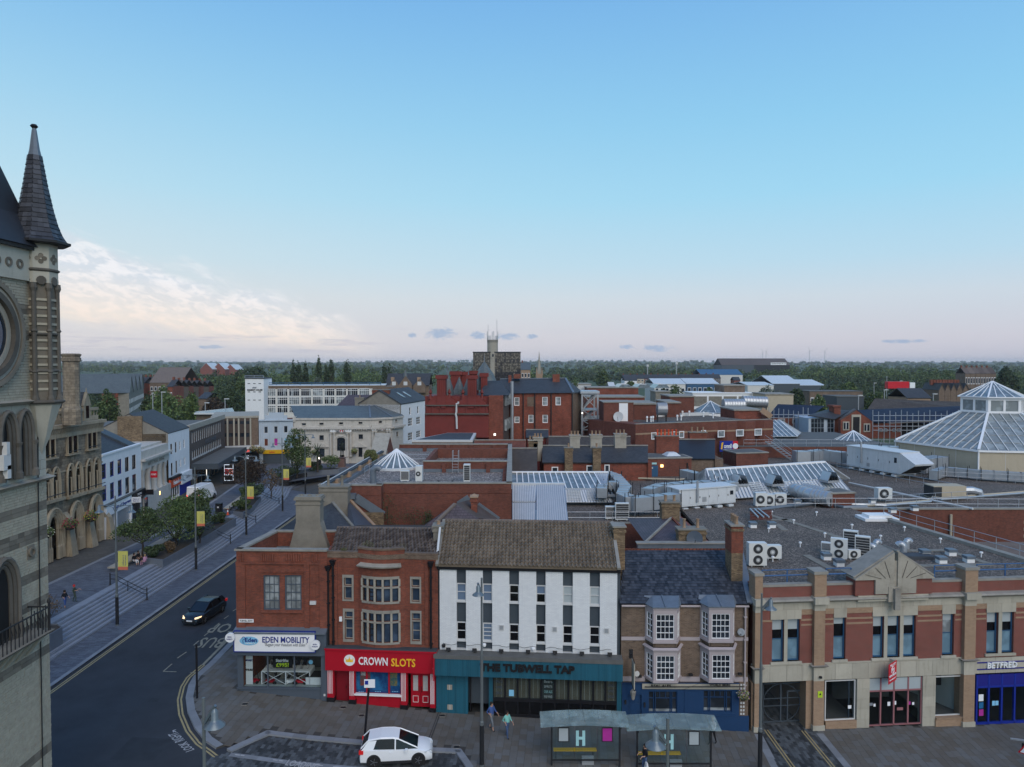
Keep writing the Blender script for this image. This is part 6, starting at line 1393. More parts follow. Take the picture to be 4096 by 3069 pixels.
for(x0,x1,y0,y1)in((40,200,765,1060),(262,410,715,1010),(442,582,670,960)):
 h=FG.rect(q,x0,y0,x1,y1);k=(h[1]-h[0])/2
 for j in rg(2):pointed(FG,T,h[0]+j*k+.03,h[0]+(j+1)*k-.03,h[2],h[3],'goth','void',ring_=.2,d=-.22,spring=.58)
 for j in rg(5):p=FG.w(h[0]+.04+(2*k-.08)*j/4,-.24,0);zz=h[2]+(h[3]-h[2])*.58;MB().lat([(.13,h[2]),(.08,h[2]+.3),(.08,zz-.25),(.14,zz)],p.xy,6).out('colonnette','goth',T)
 PB(FG,T,'balcony_ledge','goth',h[0]-.25,h[1]+.25,-.6,0,h[2]-.3,h[2]);prt(FG.mb().tube([(h[0]-.2,-.6,h[2]+.45),(h[1]+.2,-.6,h[2]+.45)],.05,5),'balcony_rail','iron',T)
for(x0,x1,y0,y1,yg)in((45,220,1150,1560,1640),(280,408,1080,1400,1480),(468,588,1015,1320,1420)):
 h=FG.rect(q,x0,y0,x1,y1);pointed(FG,T,h[0],h[1],1.2,h[3],'goth','void',ring_=.3,d=-.35,spring=.6,orders=4)
 for j in(.06,.18,.3,.7,.82,.94):p=FG.w(h[0]+(h[1]-h[0])*j,-.3,0);zz=1.2+(h[3]-1.2)*.6;MB().lat([(.2,1.2),(.2,2.5),(.1,2.7),(.1,zz-.3),(.17,zz)],p.xy,6).out('colonnette','goth',T)
for x in(258,455,640):s,z=FG.at(*q(x,1050));prt(FG.mb().hexa([(s-.55,-1.1,1.),(s+.55,-1.1,1.),(s+.55,0,1.),(s-.55,0,1.)],[(s-.35,-.6,z-2.2),(s+.35,-.6,z-2.2),(s+.35,0,z-1.5),(s-.35,0,z-1.5)]),'buttress','goth',T)
PB(FG,T,'string_course','goth',0,gS+.05,-.12,0,10.2,10.35);words_px(FG,T,'BANK',q,62,738,160,765,'soot',d=-.05)
for x,y,c in((75,1370,('bloom_white',)),(308,1290,('bloom_red','bloom_red')),(505,1215,('bloom_yellow','bloom_red'))):s,z=FG.at(*q(x,y),-1.3);flower_basket(FG.w(s,-1.3,z),.8,c,{'bloom_white':'white flower basket beside the stone bank, nearest the clock tower','bloom_red':'deep red flower basket on the stone bank buttress','bloom_yellow':'yellow and red flower basket nearest the far corner of the stone bank'}[c[0]],'flower baskets on the stone bank')
# white rendered building with blue windows
def flatblock(F,root,s0,s1,d1,z0,z1,m,name='wall'):return prt(F.mb().box(s0,s1,0,d1,z0,z1),name,m,root)
def wgrid(F,root,rects,q,**k):
 for r_ in rects:h=F.rect(q,*r_);win(F,root,(*h,),**k)
P1=FG.w(gS+.02,0,0);FO=Fac(P1.xy,(-50.1,95.5))
T=new('white_rendered_building','white rendered building with navy framed sash windows, an optician and a black shop front','building',(-49,90,1.1))
rl=[(610,722,652,868),(686,700,726,845),(758,680,798,822),(828,660,866,798),(895,638,932,774),(613,928,655,1078),(688,900,728,1058),(762,875,802,1030),(832,850,870,1008),(898,822,936,982)]
Hs=[FO.rect(q,*a)for a in rl];zt=FO.at(*q(780,600))[1];prt(wmb(FO,0,FO.L,1,zt,Hs),'front_wall','chalk',T)
for i,h in enum(Hs):win(FO,T,h,1,2,'indigo' if i%5<3 else 'jet','pane',d=.1,fw=.12)
PB(FO,T,'parapet_coping','chalk',-.05,FO.L,-.15,.3,zt-.02,zt+.2);PB(FO,T,'rear_block','chalk',0,FO.L,.3,11,1,zt-.6)
prt(FO.mb().slab([(0,.4,zt-.3),(FO.L*.82,.4,zt-.3),(FO.L*.82,6,zt+2.6),(0,6,zt+2.6)],.15),'roof','grey',T);prt(FO.mb().slab([(2.9,2.9,zt+1.16),(3.9,2.9,zt+1.16),(3.9,4.,zt+1.73),(2.9,4.,zt+1.73)],.1),'rooflight','net',T)
prt(FO.mb().hexa([(FO.L*.82,.4,zt-.3),(FO.L,.4,zt-.3),(FO.L,6,zt-.3),(FO.L*.82,6,zt-.3)],[(FO.L*.82,.4,zt),(FO.L,.4,zt),(FO.L,6,zt+2.9),(FO.L*.82,6,zt+2.9)]),'party_wall','storm',T)
z=FO.at(*q(820,1030))[1];PB(FO,T,'shop_cornice','deck',0,FO.L,-.45,0,z-.1,z+.05);k=FO.at(*q(868,1150))[0]
f_=PB(FO,T,'optician_fascia','snow',.2,k,-.35,0,z-1.35,z-.1);words(FO,f_,'Optical Express',.2+(k-.2)*.6,z-.75,.5,k*.68,'indigo',d=-.37,bold=.02)
PB(FO,T,'roller_shutter','galv',k*.42,k-.2,-.1,0,1.2,z-1.35);PB(FO,T,'shop_window','net',.2,k*.38,-.05,0,1.2,z-1.35)
for s in(.05,k*.4,k-.1):PB(FO,T,'white_post','snow',s-.12,s+.12,-.35,0,1.1,z-1.35)
f_=PB(FO,T,'black_fascia','jet',k+.05,FO.L+.1,-.5,0,z-1.1,z);words(FO,f_,'THOMAS',(k+FO.L)/2,z-.4,.3,1.6,'bone',d=-.52);words(FO,f_,'WATSON',(k+FO.L)/2,z-.8,.22,1.3,'bone',d=-.52)
PB(FO,T,'black_shopfront','jet',k+.05,FO.L+.1,-.15,0,1.1,z-1.1);PB(FO,T,'pane','pane',k+.3,k+1.6,-.18,-.15,1.8,z-1.3);PB(FO,T,'pane','net',FO.L-1.1,FO.L-.3,-.18,-.15,1.2,z-1.3)
for s,zz,m,tx in((k-.2,z-.75,'snow','Optical'),(FO.L+.1,z-.6,'jet','')):
 b_=PB(FO,T,'blade_sign',m,s-.05,s+.05,-1.5,-.4,zz-.35,zz+.35)
 if tx:fb=Fac(FO.w(s-.06,-.4,0).xy,FO.w(s-.06,-1.5,0).xy);words(fb,b_,tx,.55,zz+.1,.2,.8,'indigo',d=-.01);words(fb,b_,'Express',.55,zz-.15,.2,.8,'indigo',d=-.01)
 # classical bank with giant columns
FK=Fac((-50.1,95.5),(-51.6,106.2));T=new('columned_bank_building','pale classical stone bank with four giant columns and heavy cornice','building',(-51,100,1.1))
zt=FK.at(*q(1100,570))[1];ze=FK.at(*q(1100,640))[1];zf_=FK.at(*q(1100,720))[1]
PB(FK,T,'back_wall','ivory',0,FK.L,.9,12,1,zt+.3);PB(FK,T,'attic','ivory',0,FK.L,0,1,ze-.1,zt);PB(FK,T,'cornice','ivory',-.1,FK.L+.1,-.6,.9,ze-.3,ze);PB(FK,T,'frieze','ivory',0,FK.L,-.1,.9,zf_-.3,ze-.3);words(FK,T,'NATIONAL BANK',FK.L/2,(zf_+ze)/2-.3,.5,6.5,'stone',d=-.14)
PB(FK,T,'podium','ivory',0,FK.L,-.3,.9,1,3.9)
for i,s in enum((.7,2.9,5.2,7.3,9.3)):p=FK.w(s,.25,0);MB().lat([(.62,3.9),(.55,4.2),(.46,4.3),(.40,zf_-1.2),(.5,zf_-.7),(.58,zf_-.3)],p.xy,16 if 0<i<4 else 4,pi/4).out('column','ivory',T,smooth=0<i<4)
for i in rg(4):s=1.2+i*2.25;PB(FK,T,'tall_window','pane',s,s+1.2,.84,.9,4.6,zf_-1)
f_=PB(FK,T,'blade_sign','sign_red',1.9,2.,-1.4,-.5,6.1,7.);fb=Fac(FK.w(1.89,-.5,0).xy,FK.w(1.89,-1.4,0).xy);words(fb,f_,'MONEY',.45,6.55,.25,.7,'snow',d=-.01)
PB(FK,T,'lit_cash_machine','lamp_warm',5.9,6.2,-.33,-.3,3.,3.5);PB(FK,T,'doorway','pane',0.1,1.3,-.34,-.3,1.1,3.6)
# gabled white and red-fascia building
FHu=Fac((-51.6,106.2),(-52.9,116));T=new('white_gabled_building','white painted building with slate roof above an orange-red shop fascia','building',(-52,111,1.1))
qz=zs;zt=FHu.at(700,1725)[1]
Hs=[FHu.rect(zb,*a)for a in((1258,535,1275,632),(1302,518,1316,615),(1342,508,1354,595),(1382,490,1394,575),(1264,715,1280,838),(1308,695,1322,810),(1346,680,1358,755),(1386,662,1398,735))]
prt(wmb(FHu,0,FHu.L,1,zt,Hs),'front_wall','chalk',T)
for i,h in enum(Hs):win(FHu,T,h,1,2,'jet' if i%4<2 else 'milk','pane',d=.08,fw=.08)
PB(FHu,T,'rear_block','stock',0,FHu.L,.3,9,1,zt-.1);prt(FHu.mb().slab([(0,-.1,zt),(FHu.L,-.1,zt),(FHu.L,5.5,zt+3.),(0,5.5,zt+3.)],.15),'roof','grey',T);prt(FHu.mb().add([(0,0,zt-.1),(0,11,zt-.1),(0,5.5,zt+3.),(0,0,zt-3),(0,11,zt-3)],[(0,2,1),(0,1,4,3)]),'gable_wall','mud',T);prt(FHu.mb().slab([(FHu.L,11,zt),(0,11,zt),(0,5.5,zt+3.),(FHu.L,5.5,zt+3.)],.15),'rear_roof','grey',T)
PB(FHu,T,'chimney','stock',-.3,.3,3.6,7,zt-2,zt+2.6)
b_=FHu.rect(zb,1253,850,1348,930);f_=PB(FHu,T,'orange_fascia','orange',0,4.6,-.3,0,b_[2],b_[3]);words(FHu,f_,"Hudson's",2.5,(b_[2]+b_[3])/2,.7,2.6,'snow',d=-.32,bold=.02);PB(FHu,T,'shop_cornice','jet',0,4.6,-.45,0,b_[3],b_[3]+.3)
f2=PB(FHu,T,'white_fascia','snow',4.8,FHu.L,-.4,0,b_[2]-.2,b_[3]+.2);words(FHu,f2,'Clarks',7.6,b_[2]+.7,.5,1.8,'smoke',d=-.42)
for s in(.3,1.3,2.3,3.3,4.3):PB(FHu,T,'white_post','milk',s-.08,s+.08,-.12,0,1.1,b_[2])
PB(FHu,T,'shop_window','pane',.3,4.3,-.05,0,1.5,b_[2]);PB(FHu,T,'blue_shopfront','royal',4.8,FHu.L,-.1,0,1.1,b_[2]-.2)
# long department store with canopy
FBn=Fac((-52.9,116),(-57.2,141));T=new('department_store','long dark brick department store with tall narrow windows and a flat canopy','building',(-55,128,1.1))
zt=FBn.at(*zs(300,190))[1];zw=FBn.at(*zs(300,235))[1]
def rowpx(F,root,n,xa,xb,ya0,ya1,yb0,yb1,fill=.6,q=zs,**k):
 sa,sb=F.at(*q(xa,(ya0+ya1)/2))[0],F.at(*q(xb,(yb0+yb1)/2))[0];z0=(F.at(*q(xa,ya1))[1]+F.at(*q(xb,yb1))[1])/2;z1=(F.at(*q(xa,ya0))[1]+F.at(*q(xb,yb0))[1])/2
 return[(sa+(sb-sa)*i/n,sa+(sb-sa)*(i+fill)/n,z0,z1)for i in rg(n)]
up_=rowpx(FBn,T,16,158,440,290,400,225,310);lo_=rowpx(FBn,T,16,160,440,475,545,370,425)
prt(wmb(FBn,0,FBn.L,1,zw,up_+lo_),'front_wall','coal',T);PB(FBn,T,'concrete_band','stone',-.05,FBn.L,-.1,.5,zw,zt)
for h in up_+lo_:win(FBn,T,h,1,1,'bone','net',d=.12,fw=.08)
for h in lo_:PB(FBn,T,'white_panel','bone',h[0],h[1],-.05,.1,h[2]-.35,h[2])
words(FBn,T,'HOUSE OF FRASER',FBn.L*.55,(lo_[0][3]+up_[0][2])/2,.7,8,'dove',d=-.08)
PB(FBn,T,'rear_block','coal',.3,FBn.L,.5,40,1,zw-.5);PB(FBn,T,'flat_roof','deck',0,FBn.L,.5,40,zw-.5,zw-.2);PB(FBn,T,'near_parapet','umber',.0,.3,.5,40,1,zw+.5);PB(FBn,T,'rear_parapet','ruby',0,FBn.L,39.5,40,zw-.5,zw+.8)
zcn=FBn.at(*zs(300,640),-4)[1];cz=5.;PB(FBn,T,'canopy','deck',1.,FBn.L-1,-4.2,0,cz,cz+.15);PB(FBn,T,'canopy_edge','storm',1.,FBn.L-1,-4.3,-4.2,cz-.75,cz+.2);PB(FBn,T,'canopy_edge','storm',.9,1.,-4.3,0,cz-.75,cz+.2)
for i in rg(8):s=1+i*3;PB(FBn,T,'shop_window','pane' if i%3 else 'net',s,s+2.6,-.1,-.05,1.3,cz-.5);PB(FBn,T,'shop_pier','buff',s+2.6,s+3,-.15,0,1.1,cz-.5)
PB(FBn,T,'lit_display','lamp_white',10,10.4,-.14,-.1,1.8,3.8)
# corner block with stone fins over the travel agent
FTu=Fac((-57.8,143.5),(-52.1,145.5));T=new('corner_block_building','brown brick corner block with pale stone fins above a travel agent','building',(-55,146,1.1))
zt=FTu.at(*zc(1300,585))[1];PB(FTu,T,'wall','umber',-3,FTu.L,0,14,1,zt-.4);PB(FTu,T,'roof_edge','stone',-3,FTu.L+.1,-.2,14,zt-.4,zt)
pb_=FTu.rect(zc,1140,615,1378,845);PB(FTu,T,'grey_panel','cocoa',pb_[0],pb_[1],-.06,0,pb_[2],pb_[3])
for r_ in((630,655),(735,768)):
 for x0,x1 in((1140,1165),(1185,1222),(1238,1262),(1284,1320),(1336,1370)):h=FTu.rect(zc,x0,r_[0],x1,r_[1]);PB(FTu,T,'window','pane',h[0],h[1],-.09,-.06,h[2],h[3])
for x in(1173,1230,1272,1328,1376):s=FTu.at(*zc(x,700))[0];PB(FTu,T,'stone_fin','cream',s-.15,s+.15,-.35,0,pb_[2]-.3,pb_[3]+.2)
c_=FTu.rect(zc,1140,853,1460,880,-1.5);PB(FTu,T,'canopy','bone',c_[0],c_[1],-1.8,0,c_[2],c_[3]);f_=FTu.rect(zc,1160,882,1428,908,-.8);PB(FTu,T,'blue_fascia','sky',f_[0],f_[1],-.9,0,f_[2],f_[3]);words_px(FTu,T,'TUI',zc,1300,886,1365,905,'glow',d=-.93,bold=.02)
PB(FTu,T,'shop_glass','pane',f_[0],f_[1],-.1,0,1.1,f_[2]);h=FTu.rect(zc,1330,932,1360,982,-.2);PB(FTu,T,'lit_poster','screen',h[0],h[1],-.25,-.1,h[2],h[3]);PB(FTu,T,'dark_post','jet',FTu.L-1.2,FTu.L,-.3,0,1.1,f_[2])
# pale blue narrow building
FPb=Fac((-52.05,145.6),(-45.3,146.6));T=new('pale_blue_building','narrow pale blue rendered building with curved parapet above a yellow fascia','building',(-48.6,146,1.1))
zt=FPb.at(*zc(1600,628))[1];Hs=[FPb.rect(zc,*a)for a in((1495,678,1530,738),(1583,675,1617,736),(1670,672,1705,734),(1497,785,1532,852),(1583,782,1618,850),(1672,780,1706,848))]
prt(wmb(FPb,0,FPb.L,1,zt,Hs),'front_wall','azure',T)
for h,m in zip(Hs,('pane','pane','pane','rust','magenta','sky')):win(FPb,T,h,1,1,'bone',m,d=.1,fw=.08)
PB(FPb,T,'cornice','azure',0,FPb.L,-.35,.3,zt,zt+.25);h=FPb.rect(zc,1535,575,1655,615);PB(FPb,T,'parapet','azure',1.2,5.6,0,.4,zt+.25,zt+1.1);PB(FPb,T,'parapet_crest','azure',2,4.9,0,.4,zt+1.1,zt+1.7);PB(FPb,T,'rear_block','ruby',0,FPb.L,.4,12,1,zt-.3)
f_=FPb.rect(zc,1485,885,1720,918,-.3);PB(FPb,T,'yellow_fascia','yellow',f_[0],f_[1],-.35,0,f_[2],f_[3]);PB(FPb,T,'shopfront','storm',f_[0],f_[1],-.1,0,1.1,f_[2]);words_px(FPb,T,'cashino',zc,1540,896,1590,912,'sign_red',d=-.37,bold=.02)
for x in(1475,1555,1640,1735):s=FPb.at(*zc(x,700))[0];PB(FPb,T,'pilaster','azure',s-.2,s+.2,-.12,0,f_[3],zt-.3)
# stone bank on the corner
A_,B_,C_,D_=(-45.3,146.8),(-29.4,146.8),(-25.2,148.9),(-23.6,153.5)
T=new('corner_bank_building','grand pale stone bank with canted corner, arched entrances and green slate roof','bank',(-36,148,1.1))
q=zh;fcs=[Fac(A_,B_),Fac(B_,C_),Fac(C_,D_)];f0=fcs[0];zt=f0.at(*q(700,590))[1];zcn=f0.at(*q(700,705))[1]
wn_=[[(352,640,410,670),(585,634,643,664),(846,628,902,658),(1104,622,1160,652),(358,806,416,872),(584,800,646,868),(1104,788,1166,854),(352,982,426,1115),(583,975,658,1103),(1102,960,1160,1100)],[(1375,610,1422,640)],[(1596,592,1622,622),(1610,752,1636,818)]]
for f,ws in zip(fcs,wn_):
 Hs=[f.rect(q,*a)for a in ws];prt(wmb(f,0,f.L,1,zt,Hs),'stone_wall','ivory',T)
 for h in Hs:win(f,T,h,1,1,'ivory','pane',d=.15,fw=.05,sill=.12,sillm='ivory')
 PB(f,T,'cornice','ivory',-.1,f.L+.1,-.6,.1,zcn-.2,zcn+.2);PB(f,T,'eaves_cornice','ivory',-.05,f.L+.05,-.25,.1,zt-.1,zt+.3);PB(f,T,'plinth','ivory',0,f.L,-.15,0,1,2.4)
 for i in rg(int(f.L/.5)):PB(f,T,'dentil','ivory',.1+i*.5,.3+i*.5,-.5,0,zcn-.45,zcn-.2)
def doorcase(f,x0,x1,ysign,ya,yb,aw):
 h=f.rect(q,x0,ysign+22,x1,yb);PB(f,T,'entablature','ivory',h[0],h[1],-.3,0,h[3]-.1,h[3]+1.3);sb=f.rect(q,x0,ysign-15,x1,ysign+16,-.3);b_=PB(f,T,'sign_band','snow',h[0],h[1],-.42,-.3,sb[2],sb[3]);c=(h[0]+h[1])/2;W_=h[1]-h[0]
 words(f,b_,'HSBC',c-W_*.13,(sb[2]+sb[3])/2,.7,W_*.2,'ink',d=-.44,bold=.02);words(f,b_,'UK',c+W_*.18,(sb[2]+sb[3])/2,.7,W_*.1,'ink',d=-.44,bold=.02)
 zz=(sb[2]+sb[3])/2;m_=f.mb()
 for sx in(-1,1):m_.add([(c+W_*.04,-.44,zz),(c+W_*.04+sx*.35,-.44,zz+.3),(c+W_*.04+sx*.35,-.44,zz-.3)],[(0,1,2)])
 m_.out('logo_mark','sign_red',b_)
 for k in(0,.17,.83,1):p=f.w(h[0]+.15+(W_-.3)*k,-.35,0);MB().lat([(.32,h[2]),(.24,h[2]+.4),(.2,h[3]-.6),(.34,h[3]-.1)],p.xy,8).out('column','ivory',T)
 pointed(f,T,c-aw,c+aw,f.at(*q((x0+x1)/2,yb-70))[1],h[3]-.7,'ivory','pane',ring_=.3,d=-.25,spring=.75)
doorcase(f0,735,1020,738,780,1080,1.25);doorcase(fcs[1],1280,1530,718,760,1050,.95)
r_=f0.rect(q,785,1005,985,1165);PB(f0,T,'porch','ivory',r_[0],r_[1],-.5,0,1,r_[3]);r_=f0.rect(q,862,1062,920,1185,-.5);PB(f0,T,'doorway','void',r_[0],r_[1],-.55,-.5,1.1,r_[3]);PB(f0,T,'red_lit_strip','glow',r_[1]-.25,r_[1]-.05,-.6,-.55,1.4,r_[3]-.4)
for x in(388,620,1120):s,z=f0.at(*q(x,958));prt(f0.mb().add([(s-1.5,-.35,z),(s+1.5,-.35,z),(s,-.35,z+.95),(s-1.5,0,z),(s+1.5,0,z),(s,0,z+.95)],[(0,1,2),(0,2,5,3),(2,1,4,5),(0,3,4,1)]),'window_pediment','ivory',T)
R0,R1,R2=pY(1100+255/3.3133,1500+408/3.3133,154),pY(1100+1250/3.3133,1500+385/3.3133,154),(-25,158,0);zr=R0.z
prt(MB().slab([(A_[0]+.5,A_[1]-.2,zt+.3),(B_[0]+.1,B_[1]-.2,zt+.3),(R1.x,154,zr),(R0.x-.8,154,zr)],.2),'roof','moss',T);prt(MB().slab([(B_[0]+.1,B_[1]-.2,zt+.3),(C_[0]+.1,C_[1]-.1,zt+.3),(R1.x+.9,154.5,zr),(R1.x,154,zr)],.2),'roof_cant','moss',T);prt(MB().slab([(C_[0]+.1,C_[1]-.1,zt+.3),(D_[0]+.2,D_[1],zt+.3),(R1.x+3,159,zr),(R1.x+.9,154.5,zr)],.2),'roof_return','moss',T)
prt(MB().beam((B_[0]+.1,B_[1]-.2,zt+.38),(R1.x,154,zr+.08),.35,.1),'lead_hip','lead',T);prt(MB().beam((C_[0]+.1,C_[1]-.1,zt+.38),(R1.x+.9,154.5,zr+.08),.3,.1),'lead_hip','lead',T);prt(MB().box(A_[0]-.1,A_[0]+.5,146.6,156,zt-.5,zt+.6),'parapet_end','ivory',T);prt(MB().prism([(A_[0],147),(B_[0],147),(C_[0],149.2),(D_[0]+.5,162),(A_[0],162)],zt-3,zt),'upper_block','ivory',T)
for x,y,lab in((527,1022,'left of the arched entrance'),(1052,1010,'right of the arched entrance')):s,z=f0.at(*q(x,y),-1);flower_basket(f0.w(s,-1,z),.75,('bloom_yellow',),'hanging flower basket on the stone bank, '+lab,'flower baskets on the corner bank',8)
q=zs
for x,y,lab in((745,460,'on the canopy end of the travel agent'),(812,475,'on the dark post between travel agent and pale blue building')):p=pY(*q(x,y),143.5);flower_basket(p,.9,('bloom_yellow','bloom_red'),'hanging flower basket '+lab,'flower baskets by the travel agent',9)
# white building beyond the bank
FWb=Fac((-24.1,154),(-20.3,172));T=new('white_side_street_building','tall white painted building with mullioned windows beside the corner bank','building',(-22,163,1.1));zt=FWb.at(*zh(1850,355))[1]
Hs=[FWb.rect(zh,*a)for a in((1778,430,1800,530),(1885,415,1906,515),(1762,570,1820,680),(1872,555,1926,655),(1762,762,1822,868),(1872,740,1928,830))];prt(wmb(FWb,0,FWb.L,1,zt,Hs),'front_wall','chalk',T)
for i,h in enum(Hs):win(FWb,T,h,1 if i<2 else 3,2 if i<2 else 3,'milk','pane',d=.1,fw=.1,bw=.07)
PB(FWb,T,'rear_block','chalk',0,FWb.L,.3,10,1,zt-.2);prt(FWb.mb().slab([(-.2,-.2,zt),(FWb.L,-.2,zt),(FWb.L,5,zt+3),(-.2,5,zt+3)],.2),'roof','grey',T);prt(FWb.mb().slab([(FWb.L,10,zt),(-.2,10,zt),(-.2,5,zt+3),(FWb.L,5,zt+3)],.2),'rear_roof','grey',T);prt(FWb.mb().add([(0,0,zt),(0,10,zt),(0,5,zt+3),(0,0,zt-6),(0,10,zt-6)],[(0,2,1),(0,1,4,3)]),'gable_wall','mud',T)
chimney(T,-30.8,-27,156,157.6,zt-3,zt+2.9,'clay',0,'mud');chimney(T,-34.6,-32.6,156,157.2,zt-3,zt+1.2,'mud',1,'mud')
for s in(6,10):prt(FWb.mb().slab([(s,1.5,zt+1.1),(s+.9,1.5,zt+1.1),(s+.9,3.4,zt+2.2),(s,3.4,zt+2.2)],.1),'rooflight','net',T)
prt(MB().slab([(-41,157,zt-2.8),(-24.5,157,zt-2.8),(-26,164,zt+1.5),(-38,164,zt+1.5)],.2),'purple_roof','slate_purple',T)
# roofscape behind the front row
zn=ZC(1150,1850,2.3284);zo=ZC(1300,1300,1.841);zq=ZC(2000,1650,2.011);zr_=ZC(3000,1450,1.841);zt2_=ZC(2200,1350,2.011);zu=ZC(3400,1500,3.0129)
def B(root,n,m,*a):return prt(MB().box(*a),n,m,root)
def bld(name,label,x,y,cat='building',z=0):return new(name,label,cat,(x,y,z))
def parapet(root,poly,z0,z1,w,m,cm='coping',skip=()):
 for i in rg(len(poly)):
  if i in skip:continue
  f=Fac(poly[i],poly[(i+1)%len(poly)]);PB(f,root,'parapet_wall',m,.004,f.L-.004,0,w,z0,z1);PB(f,root,'coping',cm,-.05,f.L+.05,-.06,w+.06,z1+.002,z1+.12)
  # shopping centre west block
T=bld('west_mall_block','red brick shopping centre block with pale gravel roof and round glass skylight',-8,62);zp=11.35;zr=10.5
P=[(-16.7,61),(-11.3,61),(-11.3,62),(-.05,62),(-.05,92),(-14.6,92),(-15.8,88)]
prt(MB().prism(P,0,zr),'body','brick',T);prt(MB().prism([(-16.3,61.4),(-11.3,61.4),(-11.3,62.4),(-.5,62.4),(-.5,91.6),(-14.3,91.6),(-15.4,88)],zr,zr+.02),'gravel_roof','gravel_light',T)
parapet(T,P,zr-.02,zp,.4,'brick',skip=(5,6))
for f in(Fac((-15.8,88),(-16.7,61)),):
 PB(f,T,'parapet_wall','buff',0,f.L,0,.4,zr,zp-.12);PB(f,T,'lead_upstand','lead',0,f.L,.4,.9,zr,zr+.35);PB(f,T,'parapet_coping','felt',0,f.L,-.1,.5,zp-.12,zp+.02);prt(f.mb().tube([(0,.2,zp+.1),(f.L,.2,zp+.1)],.05,5),'coping_strip','bone',T)
 for i in rg(6):s=2+i*4.2;PB(f,T,'parapet_pier','buff',s,s+.6,-.05,.75,zr,zp+.0)
prt(MB().hexa([(-16.9,84.8,zr),(-15.2,84.8,zr),(-15.2,91,zr),(-16.9,91,zr)],[(-16.9,85.2,zr+.4),(-15.2,85.2,zr+.4),(-15.2,88,zr+2.6),(-16.9,88,zr+2.6)]),'gablet','brick',T);prt(MB().slab([(-17,84.6,zr+.5),(-15.1,84.6,zr+.5),(-15.1,88.1,zr+2.7),(-17,88.1,zr+2.7)],.1),'gablet_coping','stone',T)
f=Fac((-9.3,74),(-.5,74));PB(f,T,'upper_wall','brick',0,f.L,0,.5,zr,zp+.25);PB(f,T,'coping','coping',-.05,f.L,-.06,.55,zp+.25,zp+.36);PB(f,T,'lead_upstand','lead',0,f.L,-.1,0,zr,zr+.35)
for i in rg(3):PB(f,T,'brick_pier','brick',2+i*2.3,2.4+i*2.3,-.35,0,zr,zp+.1)
B(T,'upper_wall','brick',-9.3,-8.9,74.5,85,zr,zp+.25);B(T,'upper_wall','brick',-8.9,-.5,85,85.4,zr,zp+.3);B(T,'lead_upstand','lead',-14.5,-.5,91.2,91.59,zr,zr+.4)
for i in rg(4):B(T,'brick_pier','brick',-11.5+i*3,-11+i*3,91.1,91.6,zr,zp)
for y in rg(12):B(T,'brick_rib','brick',-.9,-.5,63+y*.9,63.4+y*.9,zr,zp-.3)
def skylight(c,r,h,n,lab,sq=False):
 t=bld('cone_skylight',lab,*c[:2],'skylight',c[2]);MB().lat([(r,0),(r,.25),(r*.97,.3)],n=n).out('kerb','steel',t,1);MB().lat([(r*.96,.3),(.02,h)],n=n).out('glazing','glaze',t,1)
 for i in rg(n):a=2*pi*i/n;MB().beam((r*.97*cos(a),r*.97*sin(a),.33),(.05*cos(a),.05*sin(a),h+.04),.13,.06).out('glazing_bar','milk',t,1)
 return t
skylight((*pZ(*zo(528,1040),zr+.2).xy,zr),2.5,2.05,20,'white-ribbed conical glass skylight on the pale gravel roof')
skylight((*pZ(*zr_(760,575),8.5).xy,8),3.6,2.2,16,'conical glass skylight on the far dark roof, left of the great glass dome')
for u,v,r_,lab in((zt2_(910,555),0,2.6,'small pyramid skylight behind the brick tower blocks'),(zt2_(1290,590),0,4.2,'wide low pyramid skylight beyond the brick gravel-roofed block')):skylight((*pZ(*u,12).xy,11.6),r_,2.4,6 if r_<3 else 8,lab)
def rail(path,z,name='guard_rail',lab='',h=1.05,post=2.,m='galv',grp='galvanised guard rails on the roofs',r=.025,mid=True):
 t=bld(name,lab,path[0][0],path[0][1],'railing',z);t['group']=grp
 for hh in((h,h*.5)if mid else(h,)):MB().tube([(x,y,z+hh)for x,y in path],r,5).out('rail',m,t)
 for x,y in rsm(path,post):MB().tube([(x,y,z),(x,y,z+h)],r,5).out('post',m,t)
 return t
rail([(-14.8,71),(-14.3,80.5),(-9.5,80.5)],zr,lab='grey guard rail round the conical skylight on the pale gravel roof')
t=bld('roof_ladder','hooped steel ladder over the inner brick wall of the gravel roof',-6,73.5,'ladder',zr)
for x in(-6.2,-5.6):MB().tube([(x,73.6,zr),(x,73.6,zp+1.4),(x,74.6,zp+1.4),(x,74.6,zp+.3)],.03,5).out('stile','galv',t)
for k in rg(6):MB().tube([(-6.2,73.6,zr+.3+k*.3),(-5.6,73.6,zr+.3+k*.3)],.02,5).out('rung','galv',t)
